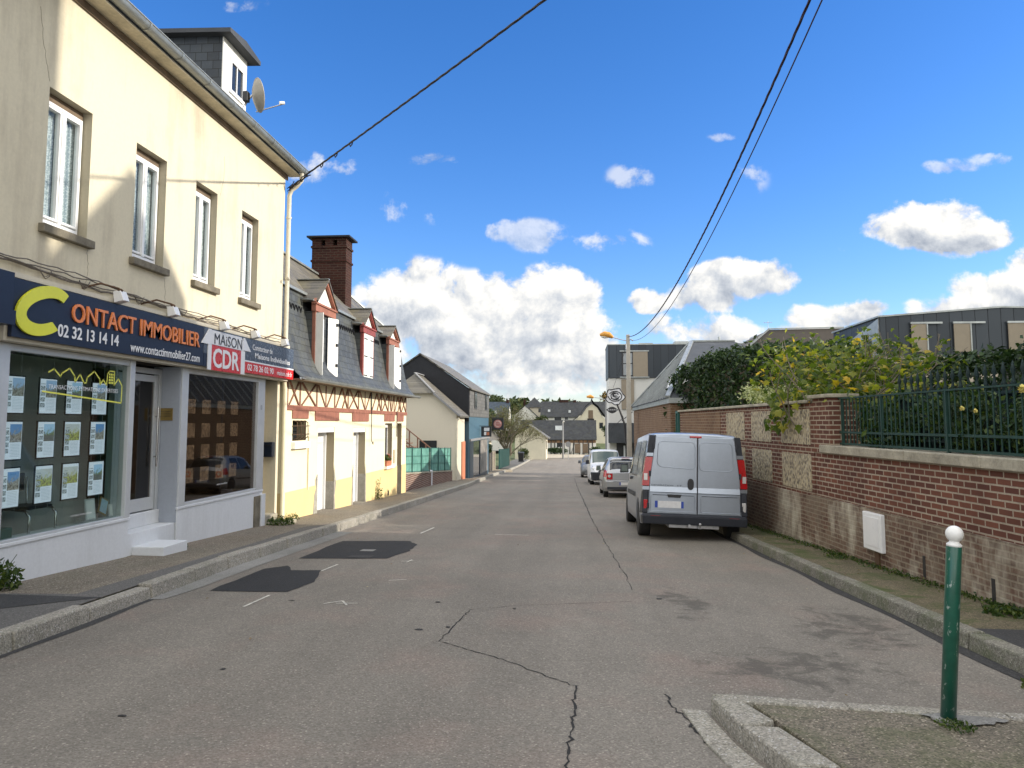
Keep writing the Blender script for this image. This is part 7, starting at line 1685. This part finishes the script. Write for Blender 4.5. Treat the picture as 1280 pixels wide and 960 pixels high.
def body_mesh(mb, ys, rings, close=True):
    m = len(rings[0]); N_ = 2*m-2
    for y, r in zip(ys, rings):
        full = [(x, z) for x, z in r] + [(-x, z) for x, z in r[-2:0:-1]]
        for x, z in full: mb.v.append((x, y, z))
    o = len(mb.v)-len(ys)*N_
    for j in range(len(ys)-1):
        for i in range(N_):
            mb.f.append((o+j*N_+i, o+j*N_+(i+1) % N_, o+(j+1)*N_+(i+1) % N_, o+(j+1)*N_+i)); mb.m.append(mb.cur); mb.sm.append(True)
    mb.f.append(tuple(o+i for i in range(N_))); mb.m.append(mb.cur); mb.sm.append(False)
    mb.f.append(tuple(o+(len(ys)-1)*N_+i for i in reversed(range(N_)))); mb.m.append(mb.cur); mb.sm.append(False)
def surf(ys, rings, y, i, side=1):
    """point on the body at length y and ring index i (fractional)"""
    j = 0
    while j < len(ys)-2 and ys[j+1] < y: j += 1
    t = (y-ys[j])/max(1e-6, ys[j+1]-ys[j]); t = max(0, min(1, t)); a = int(min(i, len(rings[0])-1.001)); f = i-a
    p = [lerp(lerp(rings[j][a][k], rings[j][a+1][k], f), lerp(rings[j+1][a][k], rings[j+1][a+1][k], f), t) for k in (0, 1)]
    return Vector((side*p[0], y, p[1]))
def patch(mb, ys, rings, quadpts, side=1, off=.006, nu=8, nv=5):
    """quadpts: four (y, ring index) corners"""
    g = []
    for a in range(nu+1):
        for b in range(nv+1):
            u, w = a/nu, b/nv
            y = lerp(lerp(quadpts[0][0], quadpts[1][0], u), lerp(quadpts[3][0], quadpts[2][0], u), w); i = lerp(lerp(quadpts[0][1], quadpts[1][1], u), lerp(quadpts[3][1], quadpts[2][1], u), w)
            p = surf(ys, rings, y, i, side); e1 = surf(ys, rings, y+.03, i, side)-surf(ys, rings, y-.03, i, side); e2 = surf(ys, rings, y, i+.12, side)-surf(ys, rings, y, i-.12, side)
            n_ = e1.cross(e2); n_ = n_.normalized() if n_.length > 1e-9 else Vector((side, 0, 0))
            if n_.dot(Vector((p.x, 0, p.z-.8))) < 0: n_ = -n_
            g.append(p+n_*off)
    mb.add(g, [(a*(nv+1)+b, (a+1)*(nv+1)+b, (a+1)*(nv+1)+b+1, a*(nv+1)+b+1) for a in range(nu) for b in range(nv)], True)
def toppatch(mb, ys, rings, y0, y1, w0=8.0, w1=8.0, off=.006, n=6):
    """a panel across the top (windscreen, tailgate glass) from side to side"""
    g = []; idx = [w for w in (w0, 8.6, 9, 10, 11)]
    for a in range(n+1):
        y = lerp(y0, y1, a/n); row = []
        for sd_, seq in ((1, idx), (-1, idx[::-1][1:])):
            for i in seq:
                p = surf(ys, rings, y, min(i, 10.999), sd_); e1 = surf(ys, rings, y+.02, min(i, 10.999), 1)-surf(ys, rings, y-.02, min(i, 10.999), 1)
                n_ = Vector((0, -e1.z, e1.y)).normalized(); 
                if n_.z < 0: n_ = -n_
                row.append(p+n_*off)
        g.append(row)
    m = len(g[0]); mb.add([p for r in g for p in r], [(a*m+b, (a+1)*m+b, (a+1)*m+b+1, a*m+b+1) for a in range(n) for b in range(m-1)], True)
def wheel(root, x, y, r, w=.20):
    s = 1 if x > 0 else -1; mb = MB(); mb.lathe((x-s*w/2, y, r), [(r*.62, -w/2), (r*.96, -w/2), (r, -w*.35), (r, w*.35), (r*.96, w/2), (r*.62, w/2)], 28, 'x'); wl = mb.build('wheel', M['rubber'], root)
    mb = MB(); xo = x-s*.012
    mb.lathe((xo, y, r), [(r*.60, -.01), (r*.63, .012), (r*.55, 0)], 24, 'x')
    for k in range(7): a = 2*math.pi*k/7; mb.bar((xo, y, r), (xo, y+r*.58*math.cos(a), r+r*.58*math.sin(a)), .05, .02, (1, 0, 0))
    mb.lathe((xo-s*.004, y, r), [(r*.16, -.014), (r*.16, .014)], 12, 'x'); mb.build('rim', M['rim'], wl)
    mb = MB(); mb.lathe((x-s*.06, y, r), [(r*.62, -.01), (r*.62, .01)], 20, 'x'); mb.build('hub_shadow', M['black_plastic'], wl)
def mirror(root, x, y, z, mt):
    s = 1 if x > 0 else -1; mb = MB(); mb.hexa([(x, y, z), (x+s*.2, y, z-.01), (x+s*.2, y+.08, z-.01), (x, y+.08, z)], [(x+s*.02, y, z+.22), (x+s*.18, y, z+.2), (x+s*.17, y+.10, z+.19), (x+s*.02, y+.1, z+.2)]); m = mb.build('mirror', mt, root, bevel=.02)
    mb = MB(); mb.box(min(x+s*.03, x+s*.17), max(x+s*.03, x+s*.17), y-.012, y-.003, z+.02, z+.17); mb.build('mirror_glass', M['car_glass2'], m)
    return m
def platemesh(root, y, z, w=.52, h=.11, f=-1):
    mb = MB(); mb.box(-w/2, w/2, y-.012 if f < 0 else y, y if f < 0 else y+.012, z, z+h); p = mb.build('number_plate', M['plate'], root)
    ya, yb = (y-.016, y-.0125) if f < 0 else (y+.0125, y+.016)
    mb = MB(); mb.box(-w/2, -w/2+.045, ya, yb, z, z+h); mb.box(w/2-.045, w/2, ya, yb, z, z+h); mb.build('blue_band', M['plate_blue'], p)
# ---------------- the silver panel van, seen from the tail
def van():
    t = empty('panel_van', (0, 0, 0), 'large silver panel van parked against the right kerb, rear doors towards the camera', 'van')
    L = 4.78
    P = {'hw': ([0, .10, .5, 3.8, 4.5, L], [.93, .945, .95, .95, .90, .70]), 'belt': ([0, 3.3, 4.1, L], [1.12, 1.10, 1.02, .74]), 'hbelt': ([0, .10, .5, 3.4, 4.3, L], [.915, .93, .94, .93, .84, .60]),
         'top': ([0, .06, .2, 1.2, 2.8, 3.2, 3.95, 4.5, L], [1.90, 1.93, 1.95, 1.965, 1.93, 1.85, 1.17, .98, .70]), 'htop': ([0, .06, 3.0, 3.9, 4.5, L], [.80, .81, .80, .76, .70, .55]), 'zb': ([0, .3, 4.6, L], [.30, .27, .25, .30])}
    wh = [.88, 3.92]; ys, rg = loft_body(P, L, wh, .40)
    mb = MB(); body_mesh(mb, ys, rg); mb.build('body', M['van_silver'], t)
    # left and right flank details: door lines and mouldings, window
    for s in (-1, 1):
        mb = MB(); patch(mb, ys, rg, [(2.72, 6.1), (3.66, 6.05), (3.18, 7.8), (2.78, 7.85)], s); mb.build('side_window', M['car_glass'], t)
        mb = MB()
        for y in (1.38, 2.62, 3.70): patch(mb, ys, rg, [(y-.006, 4.2), (y+.006, 4.2), (y+.006, 8.0), (y-.006, 8.0)], s, .003, 1, 10)
        patch(mb, ys, rg, [(1.38, 6.0), (2.62, 6.0), (2.62, 6.05), (1.38, 6.05)], s, .003, 8, 1); patch(mb, ys, rg, [(.3, 8.06), (2.9, 8.06), (2.9, 8.12), (.3, 8.12)], s, .003, 8, 1)
        mb.build('door_gap', M['black_plastic'], t)
        mb = MB(); patch(mb, ys, rg, [(1.48, 6.25), (2.52, 6.25), (2.52, 7.75), (1.48, 7.75)], s, .008); mb.build('pressed_panel', M['van_silver'], t)
        mb = MB(); patch(mb, ys, rg, [(.34, 6.25), (1.26, 6.25), (1.26, 7.75), (.34, 7.75)], s, .008); mb.build('pressed_panel', M['van_silver'], t)
        mb = MB(); patch(mb, ys, rg, [(1.45, 4.9), (3.4, 4.9), (3.4, 5.15), (1.45, 5.15)], s, .012, 8, 1); mb.build('side_moulding', M['bumper'], t)
        mb = MB(); mb.box(s*.945-.02, s*.945+.02, 2.40, 2.56, 1.02, 1.07); mb.box(s*.945-.02, s*.945+.02, 2.68, 2.84, 1.0, 1.05); mb.build('door_handle', M['bumper'], t, bevel=.006)
        mirror(t, s*.94, 3.50, 1.12, M['bumper'])
        # tall rear corner: dark strip, silver caps, red lamp, bumper side
        def corner(y0, y1, z0, z1, mt, nm, o=.012):
            m = MB(); f = lambda z: interp([.3, 1.1, 1.9], [.945, .925, .815], z); w = .105
            for (za, zc) in ((z0, z1),):
                n = 6
                for k in range(n):
                    a, b = lerp(za, zc, k/n), lerp(za, zc, (k+1)/n)
                    m.hexa([(s*(f(a)-w), -o, a), (s*(f(a)+o), -o*.2, a), (s*(f(a)+o), y1, a), (s*(f(a)-w), y0, a)], [(s*(f(b)-w), -o, b), (s*(f(b)+o), -o*.2, b), (s*(f(b)+o), y1, b), (s*(f(b)-w), y0, b)])
            return m.build(nm, mt, t)
        corner(.0, .16, .62, 1.90, M['bumper'], 'rear_pillar', .006)
        tl = corner(.0, .15, .98, 1.50, M['redlamp'], 'tail_light', .022)
        m = MB(); m.box(min(s*.86, s*.925), max(s*.86, s*.925), -.026, -.0225, 1.08, 1.20); m.build('clear_lens', M['clearlamp'], tl)
        corner(.0, .15, 1.515, 1.575, M['van_silver'], 'lamp_cap', .018); corner(.0, .15, .905, .965, M['van_silver'], 'lamp_cap', .018)
        m = MB(); m.box(min(s*.85, s*.925), max(s*.85, s*.925), -.03, -.0, .56, .73); m.build('fog_lamp', M['clearlamp'] if s > 0 else M['redlamp'], t, bevel=.01)
        m = MB(); m.box(min(s*.62, s*.80), max(s*.62, s*.80), -.065, -.058, .42, .455); m.build('reflector', M['redlamp'], t)
    # rear face: two doors
    def f(z): return interp([.3, 1.1, 1.9], [.945, .925, .815], z)-.105
    for s in (-1, 1):
        e0 = .006 if s > 0 else -.004
        mb = MB(); zs = [.49, .8, 1.1, 1.4, 1.65, 1.80, 1.865]; rows = []
        for z in zs: rows.append((s*.006+.05, s*(f(z)-.006 if z < 1.86 else f(z)-.05), z))
        c = .05                                                 # the split sits a little left of centre
        pts = [(c+s*.006, z) for z in (.49, 1.885)] + [(s*(f(1.8)-.03), 1.885), (s*(f(1.8)-.004), 1.83), (s*(f(1.1)-.004), 1.1), (s*(f(.5)-.004), .49)]
        mb.prism([(x, -.028, z) for x, z in pts], (0, .027, 0)); d = mb.build('rear_door', M['van_silver'], t, bevel=.012)
        # pressed window-shaped panel with a raised rim
        o = f(1.5)-.08
        xa, xb = (c+.03, o) if s > 0 else (-o, c-.05)
        def rr(x0, x1, z0, z1, rad, y, sl=0, n=5):
            out = []
            for (cx_, cz_, a0) in ((x1-rad, z0+rad, -90), (x1-rad, z1-rad, 0), (x0+rad, z1-rad, 90), (x0+rad, z0+rad, 180)):
                for k in range(n+1): a = R(a0+90*k/n); x_ = cx_+rad*math.cos(a); out.append(Vector((x_*(1-.06*(cz_-1.4)) if abs(x_) > .5 else x_, y, cz_+rad*math.sin(a)-sl*(x_ if cz_ < 1.5 else 0))))
            return out
        loop = rr(xa, xb, 1.28 if s > 0 else 1.30, 1.79, .085, -.034, .05 if s < 0 else 0)
        m = MB(); m.tube(loop+[loop[0]], .0065, 6); m.build('pressed_rim', M['van_silver'], d)
        m = MB(); m.prism([tuple(p+Vector((0, .002, 0))) for p in loop], (0, .004, 0)); m.build('pressed_panel', M['van_silver'], d)
        # crease and lower recess
        x0_, x1_ = (c+.012, f(.9)-.012) if s > 0 else (-f(.9)+.012, c-.012)
        m = MB(); m.hexa([(x0_, -.029, .86), (x1_, -.029, .86), (x1_, -.029, .97), (x0_, -.029, .97)], [(x0_, -.044, .875), (x1_, -.044, .875), (x1_, -.030, .965), (x0_, -.030, .965)]); m.build('crease', M['van_silver'], d)
        loop = rr(x0_+.05, x1_-.04, .53, .83, .03, -.030); m = MB(); m.tube(loop+[loop[0]], .006, 6); m.build('recess_rim', M['van_silver'], d)
        m = MB(); m.box(x0_+.055, x1_-.045, -.0312, -.0285, .815, .828); m.build('recess_shadow_gap', M['bumper'], d)
        for z in (.62, 1.2, 1.7):
            m = MB(); xx = s*(f(z)+.012); m.box(xx-.018, xx+.018, -.045, -.02, z-.05, z+.05); m.build('hinge', M['bumper'], d, bevel=.006)
    mb = MB(); mb.box(.044, .056, -.026, .0, .49, 1.88); mb.build('door_gap', M['black_plastic'], t)
    mb = MB(); mb.prism([(-.02-.055+.055*math.cos(a)*1.0, -.03, 1.03+.10*math.sin(a)*abs(math.sin(a))**-.4 if abs(math.sin(a)) > .01 else 1.03) for a in [2*math.pi*k/24 for k in range(24)]], (0, -.025, 0)); mb.build('door_handle', M['black_plastic'], t)
    mb = MB(); mb.box(-.10, .12, -.05, -.0, 1.868, 1.905); mb.build('high_brake_light', M['redlamp'], t, bevel=.01)
    mb = MB(); mb.prism([(-.50, -.045, .835), (-.48, -.045, .78), (-.26, -.045, .78), (-.24, -.045, .835)], (0, .015, 0)); mb.build('plate_lamp', M['black_plastic'], t)
    mb = MB(); mb.box(-.72, -.20, -.046, -.034, .595, .715); p = mb.build('number_plate', M['plate'], t)
    mb = MB(); mb.box(-.72, -.668, -.049, -.0465, .595, .715); mb.box(-.245, -.20, -.049, -.0465, .595, .715); mb.build('blue_band', M['plate_blue'], p)
    text_on('badge', 'GENERATION', (-.79, -.0295, .985), XV, ZV, .40, .022, M['bumper'], t, depth=.002, bold=.01); text_on('badge', 'TT', (-.33, -.0295, .985), XV, ZV, .10, .024, M['bumper'], t, depth=.002)
    # bumper
    mb = MB(); mb.hexa([(-.94, -.05, .30), (.94, -.05, .30), (.95, .20, .30), (-.95, .20, .30)], [(-.945, -.075, .45), (.945, -.075, .45), (.955, .22, .45), (-.955, .22, .45)])
    mb.hexa([(-.945, -.075, .452), (.945, -.075, .452), (.955, .0, .452), (-.955, .0, .452)], [(-.92, -.03, .488), (.92, -.03, .488), (.94, .0, .488), (-.94, .0, .488)])
    for s in (-1, 1): mb.hexa([(s*.845, -.035, .49), (s*.952, -.03, .49), (s*.962, .40, .46), (s*.845, .0, .49)], [(s*.845, -.02, .88), (s*.937, -.015, .90), (s*.952, .12, .88), (s*.845, .0, .88)])
    mb.build('bumper', M['bumper'], t, bevel=.015)
    mb = MB(); mb.box(-.45, .45, .05, .8, .24, .30); mb.bar((0.08, .1, .27), (.08, -.14, .27), .05, .04); mb.sphere((.08, -.16, .33), .026, 12, 8); mb.cyl((.08, -.15, .26), (.08, -.16, .33), .014, 8); mb.cyl((-.10, -.07, .29), (-.10, -.12, .29), .03, 10); mb.build('tow_bar', M['steel'], t)
    mb = MB(); toppatch(mb, ys, rg, 3.20, 3.93, 8.0); mb.build('windscreen', M['car_glass2'], t)
    for x in (-.95, .95):
        for y in wh: wheel(t, x*.985, y, .325, .21)
    return t
v = van(); v.location = (2.24, 15.02, G(2.2, 16)+.005); v.rotation_euler = (R(-2.1), R(1.9), R(.3)); v.scale = (1.02, 1.0, 1.03)
v.location = (2.20, 14.75, G(2.24, 14.75)-.02)
# ---------------- silver hatchback ahead of the van
def hatch(lab, paint, name='parked_car'):
    t = empty(name, (0, 0, 0), lab, 'car'); L = 3.85
    P = {'hw': ([0, .08, .35, 3.3, 3.7, L], [.72, .79, .825, .82, .74, .58]), 'belt': ([0, .1, 2.6, 3.2, L], [.90, .93, .90, .84, .58]), 'hbelt': ([0, .08, .35, 2.8, 3.5, L], [.66, .74, .80, .79, .72, .50]),
         'top': ([0, .04, .12, .30, .52, .9, 1.7, 2.15, 2.75, 3.3, 3.7, L], [.88, .94, 1.06, 1.30, 1.425, 1.46, 1.46, 1.40, 1.02, .90, .76, .58]), 'htop': ([0, .12, .4, 1.9, 2.7, 3.4, L], [.62, .60, .58, .58, .66, .62, .45]), 'zb': ([0, .25, 3.5, L], [.34, .22, .20, .28])}
    wh = [.66, 3.12]; ys, rg = loft_body(P, L, wh, .335)
    mb = MB(); body_mesh(mb, ys, rg); mb.build('body', paint, t)
    mb = MB(); toppatch(mb, ys, rg, .10, .44, 8.1); mb.build('rear_window', M['car_glass'], t)
    mb = MB(); toppatch(mb, ys, rg, 2.18, 2.72, 8.1); mb.build('windscreen', M['car_glass'], t)
    for s in (-1, 1):
        mb = MB(); patch(mb, ys, rg, [(.62, 6.15), (1.38, 6.1), (1.36, 7.85), (.78, 7.8)], s); mb.build('side_window', M['car_glass'], t)
        mb = MB(); patch(mb, ys, rg, [(1.44, 6.1), (2.40, 6.1), (2.06, 7.8), (1.43, 7.85)], s); mb.build('side_window', M['car_glass'], t)
        mb = MB(); patch(mb, ys, rg, [(.05, 5.35), (.34, 5.45), (.30, 6.5), (.06, 6.6)], s, .012); 
        mb.box(min(s*.50, s*.72), max(s*.50, s*.72), -.012, .03, .66, .88); tl = mb.build('tail_light', M['redlamp'], t)
        m = MB(); m.lathe((s*.62, -.018, .78), [(.055, 0), (.055, .006)], 14, 'y'); m.build('clear_lens', M['clearlamp'], tl)
        mb = MB(); patch(mb, ys, rg, [(.9, 4.8), (2.7, 4.8), (2.7, 5.0), (.9, 5.0)], s, .01, 8, 1); mb.build('side_moulding', M['bumper'], t)
        mb = MB()
        for y in (1.40, 2.45): patch(mb, ys, rg, [(y-.005, 4.3), (y+.005, 4.3), (y+.005, 6.1), (y-.005, 6.1)], s, .003, 1, 6)
        mb.build('door_gap', M['black_plastic'], t)
        mirror(t, s*.80, 2.28, .93, paint)
    mb = MB(); mb.hexa([(-.74, -.05, .34), (.74, -.05, .34), (.80, .25, .34), (-.80, .25, .34)], [(-.75, -.06, .62), (.75, -.06, .62), (.815, .25, .62), (-.815, .25, .62)]); mb.build('bumper', paint, t, bevel=.03)
    mb = MB(); mb.box(-.70, .70, -.064, -.05, .30, .40); mb.box(-.48, .48, -.066, -.05, .585, .60); mb.build('bumper_trim', M['bumper'], t, bevel=.006)
    platemesh(t, -.062, .46)
    mb = MB(); mb.box(-.15, .15, .40, .46, 1.425, 1.445); mb.build('high_brake_light', M['redlamp'], t)
    for x in (-.81, .81):
        for y in wh: wheel(t, x*.985, y, .285, .17)
    return t
c1 = hatch('small silver hatchback parked directly ahead of the silver van', M['silver']); c1.location = (1.86, 28.3, G(1.86, 28.3)); c1.rotation_euler = (R(-2.1), R(.5), R(1))
# ---------------- white small van, nose towards the camera
def smallvan(lab, paint):
    t = empty('delivery_van', (0, 0, 0), lab, 'van'); L = 4.3
    P = {'hw': ([0, .1, .45, 3.6, 4.0, L], [.78, .82, .86, .86, .82, .66]), 'belt': ([0, 2.8, 3.4, L], [1.06, 1.04, .98, .68]), 'hbelt': ([0, .4, 3.2, 3.9, L], [.80, .84, .83, .76, .58]),
         'top': ([0, .06, .2, 1.2, 2.35, 2.6, 3.35, 3.6, 4.05, 4.22, L], [1.68, 1.74, 1.78, 1.80, 1.78, 1.70, 1.12, 1.05, .92, .80, .70]), 'htop': ([0, .2, 2.4, 3.3, 3.9, L], [.68, .69, .68, .70, .66, .52]), 'zb': ([0, .3, 3.9, L], [.34, .24, .22, .26])}
    wh = [.78, 3.42]; ys, rg = loft_body(P, L, wh, .36)
    mb = MB(); body_mesh(mb, ys, rg); mb.build('body', paint, t)
    mb = MB(); toppatch(mb, ys, rg, 2.62, 3.33, 8.1); mb.build('windscreen', M['car_glass2'], t)
    for s in (-1, 1):
        mb = MB(); patch(mb, ys, rg, [(2.0, 6.1), (3.1, 6.1), (2.62, 7.75), (2.02, 7.85)], s); mb.build('side_window', M['car_glass'], t)
        mb = MB(); patch(mb, ys, rg, [(3.85, 6.2), (4.18, 6.2), (4.05, 7.6), (3.70, 7.9)], s, .012); mb.build('headlight', M['clearlamp'], t)
        mirror(t, s*.84, 3.02, 1.06, M['bumper'])
    mb = MB(); mb.hexa([(-.80, 4.0, .26), (.80, 4.0, .26), (.72, 4.34, .26), (-.72, 4.34, .26)], [(-.83, 3.95, .66), (.83, 3.95, .66), (.74, 4.37, .66), (-.74, 4.37, .66)]); mb.build('bumper', M['bumper'], t, bevel=.04)
    mb = MB(); mb.hexa([(-.45, 4.26, .67), (.45, 4.26, .67), (.45, 4.34, .67), (-.45, 4.34, .67)], [(-.40, 4.2, .78), (.40, 4.2, .78), (.40, 4.30, .78), (-.40, 4.30, .78)]); mb.build('grille', M['bumper'], t)
    platemesh(t, 4.372, .42, f=1)
    mb = MB(); mb.cyl((-.3, 3.36, 1.13), (.25, 3.10, 1.32), .01, 5); mb.build('wiper', M['black_plastic'], t)
    for x in (-.85, .85):
        for y in wh: wheel(t, x*.985, y, .31, .19)
    return t
c2 = smallvan('white delivery van facing the camera behind the silver hatchback', M['white_paint']); c2.rotation_euler = (R(2.0), 0, R(181)); c2.location = (1.55, 43.6, G(1.55, 43.6))
c3 = hatch('dark-fronted grey car parked beyond the white delivery van', plain('grey_dark_paint', (.16, .165, .17), .45, .3, .03, coat=.4)); c3.rotation_euler = (R(1.8), 0, R(180)); c3.location = (1.22, 54.6, G(1.2, 54.6))
# unseen gabled house and taller block, added to shade the shopfront and near street
shade_neighbour('unseen long brick house on the sunny side, shaped to shade the shop house', 13.2, 19, 8.7, 15.3, 11.2, 12.4)
H7 = empty('shade_house', (16, 1, 0), 'unseen tall block added on the sunny side to shade the near facade', 'house')
mb = MB(); mb.box(13.4, 21, -8, 8.65, -1, 17.5); mb.build('wall', M['cream_plain'], H7)
mb = MB(); mb.box(13.35, 21.2, -8.2, 8.66, 17.501, 17.9); mb.build('roof', M['zinc'], H7)
for i in range(4):
    for j in range(5):
        y, z = -6+i*3.6, .8+3.3*j; mb = MB(); mb.box(13.37, 13.398, y-.6, y+.6, z, z+1.6); w = mb.build('window', M['white_pvc'], H7); mb = MB(); mb.box(13.36, 13.369, y-.5, y+.5, z+.1, z+1.5); mb.build('pane', M['far_window'], w)
